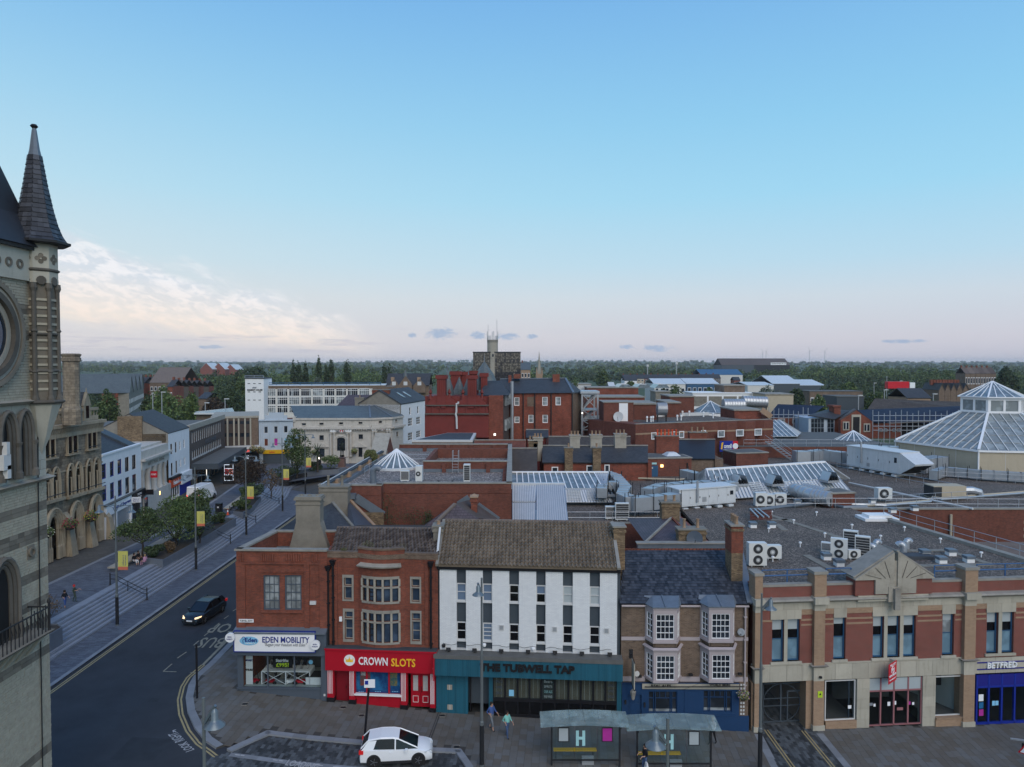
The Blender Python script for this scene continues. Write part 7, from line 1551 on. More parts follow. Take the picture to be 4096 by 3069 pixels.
def acunit(x,y,z,w,d,h,lab,rz=0,fans=1,grp='air conditioning units on the roofs',side=False):
 t=bld('air_conditioner',lab,x,y,'air conditioner',z);t.rotation_euler[2]=rz;t['group']=grp
 MB().box(-w/2,w/2,-d/2,d/2,.12,h).out('casing','ac_white',t,1)
 for sx in(-1,1):MB().box(sx*w*.35-.04,sx*w*.35+.04,-d/2-.03,d/2+.03,0,.12).out('foot','zinc',t,1)
 if side:
  g_=MB();g_.box(-w/2+.06,w/2-.04,-d/2-.012,-d/2,.25,h-.08);gg=g_.out('grille','grille',t,1)
  for k in rg(1,7):MB().box(-w/2+.06,w/2-.04,-d/2-.02,-d/2-.012,.25+(h-.33)*k/7-.012,.25+(h-.33)*k/7+.012).out('grille_bar','bone',gg,1)
 else:
  for k in rg(fans):
   zc_=.12+(h-.12)*(k+.5)/fans;r_=min(w*.36,(h-.12)/fans*.42);cx_=-w*.08 if fans==1 else 0
   M2=X4.Translation((cx_,-d/2-.02,zc_))@X4.Rotation(pi/2,4,'X');g_=MB(M2).lat([(r_,-.02),(r_,.01),(r_*.9,.012)],n=20).out('fan_grille','grille',t,1);MB(M2).lat([(r_*.25,.0),(r_*.25,.03)],n=12).out('hub','ac_white',g_,1)
   for a in rg(3):MB(M2).lat([(r_*(.45+.2*a),.012),(r_*(.47+.2*a),.022)],n=20).out('guard_ring','zinc',g_,1)if a<1 else None
 return t
for x,y,w,d,h,s,lab in((590,1155,.55,.5,.95,1,'small outdoor unit at the left on the pale gravel roof'),(695,1155,.42,.9,1.35,0,'tall plain white outdoor unit on the pale gravel roof'),(1046,1157,.42,.8,1.5,1,'tall narrow outdoor unit at the right on the pale gravel roof')):p=pZ(*zo(x,y),zr);acunit(p.x,max(p.y,62.9),zr,w*1.5,d,h*1.15,lab,side=bool(s))
def gooseneck(p,r,h,rz,lab,m='zinc',n=3):
 t=bld('duct_elbow',lab,p[0],p[1],'vent duct',p[2]);t.rotation_euler[2]=rz;t['group']='bent vent ducts';L=[(0,0,0),(0,0,h)]+[(h*.35*(1-cos(a)),0,h+h*.35*sin(a))for a in(.5,1.1,1.7,2.2,2.7)]
 MB().tube(L,r,12).out('pipe',m,t,1,1)
 for k in rg(1,len(L)):MB().tube([V(L[k])-(V(L[k])-V(L[k-1])).normalized()*.03,L[k]],r*1.08,12).out('seam_ring',m,t,1)
gooseneck((*pZ(*zo(355,1165),zr).xy,zr),.3,1.1,0,'pale grey gooseneck duct on the pale gravel roof','lead')
for x,lab in((881,'left'),(975,'right')):p=pZ(*zo(x,1150),zr);t=bld('black_flue','short black flue, %s of the two on the pale gravel roof'%lab,p.x,62.8,'flue',zr);MB().lat([(.14,0),(.12,.5),(.08,.55),(.08,.95),(.11,1.)],n=10).out('pipe','jet',t,1);MB().box(-.45,.45,-.3,.3,0,.12).out('upstand','felt',t,1)
# little roofs right in front of the big brick wall
T=bld('backyard_houses','low slate-roofed rear houses with a cement chimney stack against the red brick wall',-14,57)
sl=lambda pts,m,n='roof',th=.15:prt(MB().slab(pts,th),n,m,T)
P4=lambda x,y,Y:pY(*zn(x,y),Y)
def face(pts,m,n):g_=MB();g_.add([tuple(p)for p in pts],[tuple(rg(len(pts)))]);return prt(g_,n,m,T)
a,b,c,d=P4(312,640,54.2),P4(645,640,54.2),P4(420,372,58.5),P4(300,430,58.5)
face([a,b,c,d],'grey','slate_roof');face([b,P4(820,605,58),P4(560,340,60.5),P4(560,525,57),c],'slate','dark_roof_slope');prt(MB().beam(c,b,.22,.14),'hip_cap','mud',T);prt(MB().beam(P4(570,340,60.4),P4(815,600,58),.25,.2),'verge','buff',T)
k0,k1=P4(300,300,59.2),P4(560,300,59.2);c_=chimney(T,k0.x,k1.x,59.2,60.3,4,P4(430,235,59.2).z,'mud',2,'mud','mud',ph=.85)
prt(MB().beam(P4(632,325,60.9),P4(890,495,60.9),.1,.75),'stepped_flashing','lead',T);B(T,'lead_box','lead',P4(570,300,60.8).x,P4(640,300,60.8).x,60.2,60.9,P4(600,330,60.8).z,P4(600,285,60.8).z)
B(T,'side_wall','stock',P4(640,500,60.6).x,P4(893,500,60.6).x,60.7,60.95,3,P4(893,470,60.6).z)
T=bld('pyramid_roof_house','small house with mossy purple slate hipped roof and lead-flashed gable under the big brick wall',-5,57)
ap,l0,r0=P4(1560,385,57),P4(1250,612,54.5),P4(1990,612,54.5);bk=P4(1700,345,61.5)
face([l0,r0,P4(1770,520,57),ap],'slate_purple','roof_slope');face([ap,P4(1770,520,57),P4(1975,535,61),bk],'cocoa','rear_slope');face([l0,ap,P4(1250,600,60)],'slate_purple','left_slope');prt(MB().beam(ap,P4(1380,560,55),.25,.15),'hip_tiles','ridge',T)
prt(MB().beam(P4(1590,390,61.7),P4(1690,325,61.7),.1,.5),'flashing','lead',T);prt(MB().beam(P4(1770,395,61.7),P4(1965,535,61.7),.1,.5),'flashing','lead',T)
k0,k1=P4(1708,400,58.5),P4(1765,400,58.5);chimney(T,k0.x,k1.x,58.5,59.4,5,P4(1735,330,58.5).z,'clay',0,'buff');prt(MB().lat([(.45,P4(1735,330,58.5).z+.1),(.02,P4(1735,298,58.5).z)],((k0.x+k1.x)/2,58.9),4,pi/4),'chimney_cap','buff',T)
for x,w,h,lab in((930,.9,2.4,'dark ivy column in the corner of the big brick wall'),(1180,1.9,1.4,'dark ivy clump at the middle foot of the big brick wall'),(1310,.5,1.2,'narrow ivy tuft beside the purple roof')):
 p=P4(x,560,61.6);t=bld('ivy',lab,p.x,61.7,'climbing plant',p.z-1);t['group']='ivy on the big brick wall';leaf_cloud(420,0,-.1,h*.4+.5,w,.25,h,.07,x).out('foliage','pine',t,1);MB().tube([(0,0,-2),(0,0,h)],.03,5).out('stem','bark',t,1)
 # centre roof deck, a long low building
T=bld('shopping_centre','sprawling low shopping centre with gravel roofs, glazed atrium roofs and plant',30,70,'shopping centre');zc7=6.9
P=[(.2,66),(16,66),(17,72.2),(62.5,72.2),(90,90),(90,128),(40,128),(40,112),(14,112),(14,96),(.2,96)]
prt(MB().prism(P,0,zc7),'body','brick',T);prt(MB().prism(P,zc7,zc7+.02),'gravel_roof','gravel',T);f=Fac((.2,66),(16,66));PB(f,T,'coping','coping',5,16,-.02,.3,zc7,zc7+.12)
rail([(5.2,66.3),(15.8,66.3)],zc7,lab='thin guard rail along the roof edge behind the pub chimneys')
# corrugated plant roofs
def corrug(root,P00,P10,P11,P01,n,m='steel',name='corrugated_roof',w=.07):
 A,B_,C,D=map(V,(P00,P10,P11,P01));prt(MB().slab([A,B_,C,D],.1),name,m,root);nn=(B_-A).cross(D-A).normalized()*.05
 for i in rg(n+1):t=i/n;prt(MB().beam(A.lerp(B_,t)+nn,D.lerp(C,t)+nn,w,.09),'rib','galv',root)
q=zo
corrug(T,(.05,63.5,7.6),(2.1,63.5,7.6),(2.2,66.6,8.75),(.05,66.6,8.75),10);corrug(T,(.05,66.7,8.85),(2.2,66.7,8.85),(2.45,69.5,9.95),(.05,69.5,9.95),10);corrug(T,(2.2,62.8,7.5),(5.,62.8,7.5),(5.1,69.5,10),(2.45,69.5,10),14);B(T,'ridge_cap','steel',0,5.2,69.4,69.8,9.9,10.15);B(T,'wall','bone',.1,4.9,63.6,69.4,4,7.5)
def glassroof(root,A,B_,C,D,nx,ny,m='glaze',bw=.1,hb=True):
 A,B_,C,D=map(V,(A,B_,C,D));nn=(B_-A).cross(D-A).normalized()
 L=lambda u,v:(A.lerp(B_,u)).lerp(D.lerp(C,u),v)
 for i in rg(nx):
  for j in rg(ny):prt(MB().slab([L((i+.03)/nx,j/ny),L((i+.97)/nx,j/ny),L((i+.97)/nx,(j+.985)/ny),L((i+.03)/nx,(j+.985)/ny)],.03),'glass_pane',m,root)
 for i in rg(nx+1):prt(MB().beam(L(i/nx,0)+nn*.06,L(i/nx,1)+nn*.06,bw,.1),'glazing_bar','milk',root)
 for j in(rg(ny+1)if hb else(0,ny)):prt(MB().beam(L(0,j/ny)+nn*.03,L(1,j/ny)+nn*.03,bw*.6,.06),'cross_bar','steel',root)
xL,xR=pY(*zq(90,490),79).x,pY(*zq(870,490),79).x;x2,x3=pY(*zq(520,620),75.5).x,pY(*zq(905,730),74).x
glassroof(T,(xL,75.5,8.5),(pY(*zq(805,620),75.5).x+.3,75.5,8.5),(xR-1.6,79,9.67),(xL,79,9.67),15,1);prt(MB().beam((xL,79,9.75),(xR,79,9.75),.3,.15),'ridge_beam','milk',T)
corrug(T,(pY(*zq(805,620),75.5).x+.4,75.5,8.5),(x3-.6,75.3,8.4),(xR,79,9.67),(xR-1.5,79,9.67),6);corrug(T,(x2-.2,74,7.35),(x3,74,7.35),(x3-.6,75.4,8.45),(x2-.2,75.4,8.45),18,w=.05)
def louvre(x0,x1,y,z):
 for k in rg(7):B(T,'louvre_blade','steel',x0,x1,y+k*.17,y+k*.17+.1,z+k*.135,z+k*.135+.06)
louvre(x2+.2,x2+1.7,74.15,7.55);louvre(x2+2.3,x2+3.8,74.15,7.55)
def hatch(p,rz,lab):
 t=bld('roof_vent',lab,p[0],p[1],'roof vent',p[2]);t.rotation_euler[2]=rz;t['group']='open smoke vents on the atrium roofs'
 MB().box(-.8,.8,-.7,.7,0,.25).out('base','zinc',t,1)
 for sx in(-1,1):MB().slab([(sx*.8,-.7,.25),(sx*.8,.7,.25),(sx*.35,.7,1.2),(sx*.35,-.7,1.2)],.05).out('flap','galv',t,1)
 for k in rg(4):MB().box(-.6+k*.35,-.5+k*.35,-.65,.65,.25,.6).out('blade','iron',t,1)
hatch((x2+4.6,74.8,7.9),0,'open smoke vent on the left atrium roof beside the silver ducts')
# long glazed roof right of the ducts
A_,B_=pZ(*zr_(-250,1010),7.2),pZ(*zr_(735,945),7.2);D_,C_=pZ(*zq(1660,458),9.9),pZ(*zr_(550,732),9.9);M0,M1=A_.lerp(D_,.42),B_.lerp(C_,.42)
corrug(T,A_,B_,M1,M0,40,w=.06);glassroof(T,M0,M1,C_,D_,22,1);prt(MB().beam(D_,C_,.35,.2),'ridge_beam','milk',T);corrug(T,(A_.x-1.2,A_.y+7,7.2),A_,D_,(D_.x-.1,D_.y+.2,9.85),8);corrug(T,(C_.x+5,C_.y+4,7.2),(D_.x-2,D_.y+6,7.2),D_,C_,10)
n_=(B_-A_).normalized();az_=math.atan2(n_.y,n_.x)
for x,y,lab in((180,905,'open smoke vent, left one on the long right atrium roof'),(585,880,'open smoke vent, right one on the long right atrium roof'),(-80,905,'open smoke vent at the duct end of the long right atrium roof')):p=pZ(*zr_(x,y),8.2);hatch(p,az_,lab)
for x in(60,280,470):p=pZ(*zr_(x,925),8.);[prt(MB().beam(p+n_*(-.8)+V((-.1,.3,.16))*k,p+n_*.8+V((-.1,.3,.16))*k,.2,.07),'louvre_blade','steel',T)for k in rg(-3,4)]
# ducts
def duct(pts,w,h,lab,z=8.2,m='galv',stands=True):
 P_=[V((*pZ(*p[:2],z).xy,z if len(p)<3 else p[2]))for p in pts];t=bld('air_duct',lab,P_[0].x,P_[0].y,'duct',zc7);t['group']='silver ventilation ducts'
 for a,b in zip(P_,P_[1:]):
  L=(b-a).length;n=max(1,round(L/1.5));e=(b-a).normalized()
  for i in rg(n):MB().beam(a.lerp(b,i/n)-e*.12,a.lerp(b,(i+.97)/n)+e*(.12 if i==n-1 else 0),w,h).out('duct_section',m,t)
  for i in rg(n+1):c=a.lerp(b,i/n);MB().beam(c-e*.025,c+e*.025,w+.09,h+.09).out('flange','zinc',t)
  if stands:
   for i in rg(0,n+1,2):
    c=a.lerp(b,i/n);s_=V((-e.y,e.x,0))*(w/2+.1)
    for q_ in(c+s_,c-s_):MB().tube([(q_.x,q_.y,zc7),(q_.x,q_.y,c.z+h/2+.4)],.035,4).out('support_leg','iron',t)
 return t
qq=lambda*L:[zq(*p)for p in L]
duct(qq((860,520),(930,545),(1010,640),(985,700),(1060,735),(1200,725),(1420,700)),1.25,1.3,'big silver duct that bends round in front of the left atrium roof')
duct(qq((1180,650),(1290,610),(1520,590),(1800,580),(1880,600)),1.2,.9,'long straight silver duct across the middle of the roof',z=8.6)
duct(qq((1480,490),(1600,520),(1760,550)),1.1,.9,'silver duct running back from the long duct towards the brick house',z=8.7);duct(qq((820,650),(830,590),(950,590)),1.,.95,'short silver elbow duct entering the left atrium roof',z=8.4)
rr2=lambda*L:[zr_(*p)for p in L]
duct(rr2((330,690),(430,690),(530,680),(700,700)),1.6,1.5,'silver duct at the left end of the big white air handler',z=8.3);duct(rr2((820,640),(960,650),(1090,655)),1.8,1.4,'shiny silver duct between the air handler and the dome wall',z=8.8);duct(rr2((1350,830),(1430,800),(1700,825),(2100,850)),.9,1.1,'low silver duct along the foot of the dome wall',z=7.7);duct(rr2((1230,760),(1400,740)),2.2,1.9,'boxy silver duct joining the air handler to the dome',z=8.1)
def ahu(q,x0,x1,y0,y1,z0,h,d,lab,hood=False,n=6):
 a,b=pZ(*q(x0,y0),z0),pZ(*q(x1,y1),z0);f=Fac(a.xy,b.xy);t=bld('air_handling_unit',lab,a.x,a.y,'air handling unit',z0);PB(f,t,'casing','steel',0,f.L,0,d,z0+.15,z0+h);PB(f,t,'roof_panel','steel',-.1,f.L+.1,-.12,d+.1,z0+h,z0+h+.12)
 for i in rg(n):s=f.L*(i+.04)/n;o=PB(f,t,'access_door','steel',s,s+f.L*.9/n,-.03,0,z0+.3,z0+h-.1);f.mb().box(s+.08,s+.14,-.06,-.03,z0+h*.5,z0+h*.6).out('handle','iron',o)
 for i in rg(5):s=f.L*(i+.5)/5;PB(f,t,'support_pad','steel',s-.3,s+.3,-.2,d+.2,z0-.2,z0+.02)
 PB(f,t,'inspection_window','pane',f.L*.93-.25,f.L*.93+.15,-.05,-.02,z0+h*.55,z0+h*.78);prt(f.mb().tube([(f.L*.3,-.15,z0+h*.3),(f.L*.3,-.15,z0+h+.9)],.12,8),'flue','galv',t);PB(f,t,'grille','zinc',f.L*.4,f.L*.4+.5,-.05,-.02,z0+.5,z0+1.)
 if hood:prt(f.mb().hexa([(f.L,0,z0+h*.9),(f.L+2.2,0,z0+h*.52),(f.L+2.2,d,z0+h*.52),(f.L,d,z0+h*.9)],[(f.L,0,z0+h+.05),(f.L+2.3,0,z0+h*.6),(f.L+2.3,d,z0+h*.6),(f.L,d,z0+h+.05)]),'intake_hood','steel',t);prt(f.mb().add([(f.L,0,z0+.2),(f.L+2.2,0,z0+h*.52),(f.L,0,z0+h*.9)],[(0,1,2)]),'hood_side','steel',t);prt(f.mb().add([(f.L+.01,0,z0+.2),(f.L+2.2,0,z0+h*.52),(f.L+2.2,d,z0+h*.52),(f.L+.01,d,z0+.2)],[(0,1,2,3)]),'hood_louvre','grille',t)
ahu(zq,1440,1895,775,735,7.2,1.85,2.2,'white panelled air handling unit with corrugated lid in the middle of the roof');ahu(zr_,712,1103,765,835,7.3,2.9,3.2,'large white air handling unit with sloping intake hood in front of the dome',True,5)
# glass dome building
T=bld('glass_dome_building','great faceted glass pyramid with a raised lantern on cream clad walls',71.5,105.6);cx,cy_=71.5,105.6;RH=13.2;a0=math.atan2(95.5-cy_,63-cx)
C6=[(cx+RH*cos(a0+k*pi/3),cy_+RH*sin(a0+k*pi/3))for k in rg(6)];l6=[(cx+4.3*cos(a0+k*pi/3),cy_+4.3*sin(a0+k*pi/3))for k in rg(6)]
for k in rg(6):
 a,b,c,d=C6[k],C6[(k+1)%6],l6[(k+1)%6],l6[k];f=Fac(a,b);PB(f,T,'clad_wall','sand',0,f.L,0,.3,6.9,9.9);PB(f,T,'eaves_beam','milk',-.1,f.L+.1,-.2,.3,9.9,10.15);PB(f,T,'corner_pipe','milk',-.08,.08,-.1,.1,6.9,9.9)
 for j in(1,2,3):PB(f,T,'panel_joint','bone',f.L*j/4-.02,f.L*j/4+.02,-.015,0,6.9,9.9)
 A,B_,C,D=V((*a,10.15)),V((*b,10.15)),V((*c,14.6)),V((*d,14.6));nn=(B_-A).cross(D-A).normalized();mid=(A+B_)/2;up=((C+D)/2-mid);ny=5;e=(B_-A)
 if k in(0,1,5):
  for j in rg(ny):
   v0,v1=j/ny,(j+1)/ny;l0_,r0_,r1_,l1_=A.lerp(D,v0),B_.lerp(C,v0),B_.lerp(C,v1),A.lerp(D,v1)
   n=max(2,round((r0_-l0_).length/1.3))
   for i in rg(n):prt(MB().add([l0_.lerp(r0_,i/n),l0_.lerp(r0_,(i+1)/n),l1_.lerp(r1_,(i+1)/n),l1_.lerp(r1_,i/n)],[(0,1,2,3)]),'glass_pane','haze',T)
   prt(MB().beam(l1_+nn*.04,r1_+nn*.04,.07,.06),'cross_bar','galv',T)
  nb=11
  for i in rg(1,nb):  # rafters run straight up the slope until they meet a hip
   u=i/nb;s=A.lerp(B_,u);w=(B_-A).length;wt=(C-D).length;x=(u-.5)*w;t_=1. if abs(x)<=wt/2 else(w/2-abs(x))/(w/2-wt/2);prt(MB().beam(s+nn*.08,s+up*t_+nn*.08,.1,.1),'rafter','bone',T)
  for v in(.25,.6,.85):prt(MB().beam(A.lerp(D,v)-nn*.9,B_.lerp(C,v)-nn*.9,.12,.5),'inner_truss','bone',T)
 else:prt(MB().add([A,B_,C,D],[(0,1,2,3)]),'glass_slope','haze',T)
 prt(MB().beam(A+V((0,0,.1)),D+V((0,0,.1)),.3,.22),'hip_beam','milk',T)
 g=Fac(d,c);prt(wmb(g,0,g.L,14.6,16.9,[(.35,g.L/2-.15,14.95,16.5),(g.L/2+.15,g.L-.35,14.95,16.5)],t=.15),'lantern_wall','milk',T)
 for s in(.35,g.L/2+.15):PB(g,T,'lantern_pane','haze',s,s+g.L/2-.5,.1,.12,14.95,16.5)
 D2,C2,AP=V((*d,16.95)),V((*c,16.95)),V((cx,cy_,19.2));ev=lambda p:V((cx,cy_,p.z))+(p-V((cx,cy_,p.z)))*1.08
 D2,C2=ev(D2),ev(C2);prt(MB().add([D2,C2,AP],[(0,1,2)]),'lantern_glass','glaze',T);prt(MB().beam(D2,AP,.2,.14),'lantern_hip','milk',T);prt(MB().beam(D2,C2,.16,.16),'lantern_eaves','milk',T)
 for u in(.25,.5,.75):s=D2.lerp(C2,u);prt(MB().beam(s+V((0,0,.04)),s.lerp(AP,1-abs(u-.5)*1.2 if u!=.5 else .98)+V((0,0,.04)),.1,.08),'lantern_bar','milk',T)
 # brick block with gravel roof and bay windows (hotel rear)
T=bld('brick_gravel_block','long red brick block with buff stripe, white windows and dark gravel roof',20,108);zp=12.6;q=zt2_
a,b=pZ(*q(688,700),zp),pZ(*q(1785,660),zp);f=Fac(a.xy,b.xy);bl=Fac((a.x-6,a.y+9),a.xy);xs=[f.L*k for k in(0,.14,.32,.5,.56,.60,.68,.73,.80,.85,.93,1)]
PB(f,T,'body','brick',0,f.L,0,17,0,zp-.5);PB(f,T,'gravel_roof','gravel',.3,f.L-.3,.3,16.7,zp-.5,zp-.48);PB(f,T,'parapet_wall','brick',0,f.L,-.0,.3,zp-.5,zp);PB(f,T,'coping','coping',0,f.L,-.05,.35,zp,zp+.1);PB(f,T,'buff_stripe','buff',0,f.L,-.03,0,zp-1.6,zp-1.35);PB(f,T,'white_coping','bone',0,f.L,16.7,17,zp-.5,zp+.1);PB(f,T,'felt_roof','storm',0,f.L*.44,.4,7,zp-.47,zp-.4);PB(bl,T,'side_wall','brick',0,bl.L,0,3,0,zp)
for s in(f.L*.58,f.L*.72,f.L*.86):prt(f.mb().prism([(s,.1),(s+1.2,-.9),(s+3.,-.9),(s+4.,.1)],0,zp-.1),'bay','brick',T);prt(f.mb().prism([(s,.1),(s+1.2,-.93),(s+3.,-.93),(s+4.,.1)],zp-1.6,zp-1.35),'buff_stripe','buff',T)
for x0,x1,y0,y1 in((822,865,766,822),(982,1022,758,814),(1046,1086,755,810),(1225,1262,748,802),(1327,1382,745,800),(1474,1535,738,792),(1622,1680,732,786)):h=f.rect(q,x0,y0,x1,y1,-.3);win(f,T,h,1,1,'milk','net',d=-1. if x0>1300 else-.05,fw=.12)
h=f.rect(q,432,525,672,700);a2=pY(*q(432,525),f.A.y+6);b2=pY(*q(672,525),f.A.y+6);B(T,'stair_tower','brick',a2.x,b2.x,f.A.y+6,f.A.y+12,0,a2.z);B(T,'tower_coping','coping',a2.x-.1,b2.x+.1,f.A.y+5.9,f.A.y+12.1,a2.z,a2.z+.12);p=pY(*q(590,615),f.A.y+6);B(T,'white_door','milk',p.x-.7,p.x+.7,f.A.y+5.9,f.A.y+6,p.z-1.7,p.z+1.7);dish(T,pY(*q(550,638),f.A.y+5.5),.8,(-.4,-1,.2),'bone')
for x,y in((780,680),(812,680),(828,678),(930,620),(1065,632),(1120,632),(1235,640),(1312,650),(1024,668),(1055,668),(985,610)):p=pZ(*q(x,y),zp-.4);MB().lat([(.12,p.z),(.1,p.z+.6),(.2,p.z+.65),(.16,p.z+.95)],p.xy,8).out('roof_cowl','milk',T)
for i,(x0,x1,y0,y1,Y,m,lab)in enum(((675,858,540,602,122,'brick','small square brick plant house behind the brick tower'),(936,1045,530,588,128,'brick','brick cube plant room between two pyramid skylights'),(966,1160,480,530,145,'brick','flat brick building beyond the skylights'),(300,760,485,560,150,'ruby','long low brick building right of the fire escape'),(305,710,408,475,190,'ruby','wide brick building with pale roof lights beyond the fire escape'),(1485,1700,590,640,132,'ruby','low brick plant room near the roof ducts'),(1150,1630,452,520,180,'milk','white-framed flat office block behind the round ducts'),(1403,1568,390,455,182,'umber','square brown brick lift house on the white-framed block'),(1735,1955,462,530,170,'sand','cream boxy plant building on the far roofs'),(850,965,440,470,230,'mud','low grey roof building among trees'),(205,330,380,430,200,'bone','white capped rooftop building beside the hipped roof'))):
 a,b=pY(*q(x0,y0),Y),pY(*q(x1,y0),Y);t=bld('rooftop_building',lab,a.x,Y);f_=Fac((a.x,Y),(b.x,Y));PB(f_,t,'wall',m,0,f_.L,0,9,0,a.z);prt(f_.mb().box(-.2,f_.L+.2,-.2,9.2,a.z,a.z+.25),'roof_edge','coping' if m!='milk' else 'milk',t)
 if i==6:
  for k in rg(4):s=f_.L*(k+.06)/4;PB(f_,t,'wall_panel','mud',s,s+f_.L*.22,-.05,0,a.z-3.2,a.z-.7)
 if i==4:
  for k in rg(3):prt(f_.mb().hexa([(8+k*5,0,a.z),(12+k*5,0,a.z),(12+k*5,8,a.z),(8+k*5,8,a.z)],[(9+k*5,0,a.z+1),(11+k*5,0,a.z+1),(11+k*5,8,a.z+1),(9+k*5,8,a.z+1)]),'roof_light','glaze',t)
def rounduct(pts,r,lab,Y=None,z=None):
 P_=[pY(*p,Y)if Y else pZ(*p,z)for p in pts];t=bld('round_duct',lab,P_[0].x,P_[0].y,'duct',P_[0].z-2);t['group']='round steel ducts on the roofs';MB().tube(P_,r,12).out('pipe','galv',t,0,1)
 for k in rg(9):u=k/8*(len(P_)-1);i=min(int(u),len(P_)-2);c=P_[i].lerp(P_[i+1],u-i);e=(P_[i+1]-P_[i]).normalized();MB().tube([c-e*.06,c+e*.06],r*1.06,12).out('band','zinc',t)
 for P1 in(P_[0],P_[-1]):MB().box(P1.x-.1,P1.x+.1,P1.y-.1,P1.y+.1,P1.z-2.5,P1.z).out('stand','iron',t)
rounduct([q(1395,545),q(1560,545)],1.3,'lower of two big round ducts on the far roof',150);rounduct([q(1550,515),q(1740,522)],1.2,'upper of two big round ducts on the far roof',155);rounduct([q(865,575),q(935,575)],1.,'short round duct in front of the small pyramid skylight',118)
rounduct([zr_(325,940),zr_(470,985),zr_(590,1005)],.75,'rusty streaked round duct beside the small brick plant box',z=7.9);rounduct([zr_(400,930),zr_(560,965)],.6,'second round duct behind the rusty one',z=8.2)
# small brick plant houses on the near roof
def planthouse(lab,q,x0,x1,xc,yb,yt,z0,d,door=None):
 a,b=pZ(*q(xc,yb),z0),pZ(*q(x1,yb-8),z0);f=Fac(a.xy,b.xy);zt=f.at(*q((xc+x1)/2,yt))[1];t=bld('plant_house',lab,a.x,a.y,'plant house',z0);w=PB(f,t,'wall','brick',0,f.L,0,d,z0,zt);PB(f,t,'coping','coping',-.1,f.L+.1,-.1,d+.1,zt,zt+.15);PB(f,t,'flat_roof','deck',.3,f.L-.3,.3,d-.3,zt+.15,zt+.17);return t,f,zt
t,f,zt=planthouse('brick stair house with blue door and lit lamp on the roof',zq,1060,1540,1155,520,372,zc7,4.5);h=f.rect(zq,1188,428,1270,535);d_=PB(f,t,'door','cobalt',h[0],h[1],-.05,0,zc7,h[3]);f.mb().box(h[0]+.1,h[0]+.7,-.07,-.05,h[3]-.4,h[3]-.2).out('door_label','bone',d_);s,z=f.at(*zq(1300,430));PB(f,t,'lit_lamp','lamp_warm',s-.16,s+.16,-.2,0,z-.16,z+.16);s,z=f.at(*zq(1232,411));PB(f,t,'exit_sign','aqua',s-.45,s+.45,-.08,0,z-.12,z+.12);prt(f.mb().hexa([(3.5,1,zt+.17),(5.5,1,zt+.17),(5.5,3,zt+.17),(3.5,3,zt+.17)],[(4,1.5,zt+.6),(5,1.5,zt+.6),(5,2.5,zt+.6),(4,2.5,zt+.6)]),'dome_rooflight','steel',t);s=f.at(*zq(1505,400))[0];prt(f.mb().tube([(s,-.1,zc7),(s,-.1,zt-.6)],.08,6),'downpipe','iron',t)
planthouse('brick plant house with tall blue door near the shopping centre sign',zq,1835,2155,1900,440,330,zc7,4);planthouse('small brick plant box with dish beside the rusty round duct',zr_,575,770,575,1075,968,6.9,2.4)
# shopping centre sign
p0,p1=pY(*zq(1766,270),112),pY(*zq(1912,275),112);t=bld('mall_sign','blue and red shopping centre sign on the brick block',p0.x,112,'sign',p0.z-2);F_=Fac((p0.x,112),(p1.x,112));k=F_.L;PB(F_,t,'blue_panel','royal',0,k*.72,-.1,0,p0.z-.9,p0.z+.8);PB(F_,t,'red_panel','sign_red',k*.72,k,-.1,0,p0.z-.9,p0.z+.8);words(F_,t,'cornmill',k*.44,p0.z,.7,k*.42,'snow',d=-.13,bold=.03);words(F_,t,'SHOPPING CENTRE',k*.44,p0.z-.55,.2,k*.4,'snow',d=-.13);prt(F_.mb().slab([(k*.06,-.12,p0.z-.5),(k*.14,-.12,p0.z-.5),(k*.2,-.12,p0.z+.6),(k*.1,-.12,p0.z+.5)],.02),'logo_leaf','gold',t);prt(disc(F_,k*.86,p0.z,.45,-.13,-.1,12),'logo_disc','snow',t);PB(F_,t,'support','iron',.3,.6,0,.2,4,p0.z-.9)
# slate terrace rows with stone chimneys
def row(lab,q,x0,x1,ye,yr,Ye,Yr,m,wallm='ruby',zb_=3):
 a,b,c,d=pY(*q(x0,ye),Ye),pY(*q(x1,ye),Ye),pY(*q(x1,yr),Yr),pY(*q(x0,yr),Yr);ze=(a.z+b.z)/2;zz=(c.z+d.z)/2;t=bld('terrace_row',lab,a.x,Ye);prt(MB().slab([(a.x,Ye,ze),(b.x,Ye,ze),(c.x,Yr,zz),(d.x,Yr,zz)],.15),'roof',m,t);prt(MB().slab([(c.x,Yr,zz),(d.x,Yr,zz),(a.x,2*Yr-Ye,ze),(b.x,2*Yr-Ye,ze)][::-1],.15),'rear_roof',m,t)
 B(t,'wall',wallm,min(a.x,d.x)+.2,max(b.x,c.x)-.2,Ye+.3,2*Yr-Ye-.3,zb_,ze-.1);prt(MB().add([(b.x,Ye,ze-.1),(b.x,2*Yr-Ye,ze-.1),(c.x,Yr,zz-.1),(b.x,Ye,zb_),(b.x,2*Yr-Ye,zb_)],[(0,1,2),(3,4,1,0)]),'gable_wall',wallm,t);prt(MB().add([(a.x,Ye,ze-.1),(a.x,2*Yr-Ye,ze-.1),(d.x,Yr,zz-.1),(a.x,Ye,zb_),(a.x,2*Yr-Ye,zb_)],[(0,2,1),(3,0,1,4)]),'gable_wall',wallm,t);prt(MB().beam((c.x,Yr,zz+.05),(d.x,Yr,zz+.05),.25,.12),'ridge','coping',t);return t,zz,ze
t1_,zz,ze=row('near row of dark slate roofs with five tall stone chimneys',zq,340,1190,402,268,90,94,'grey')
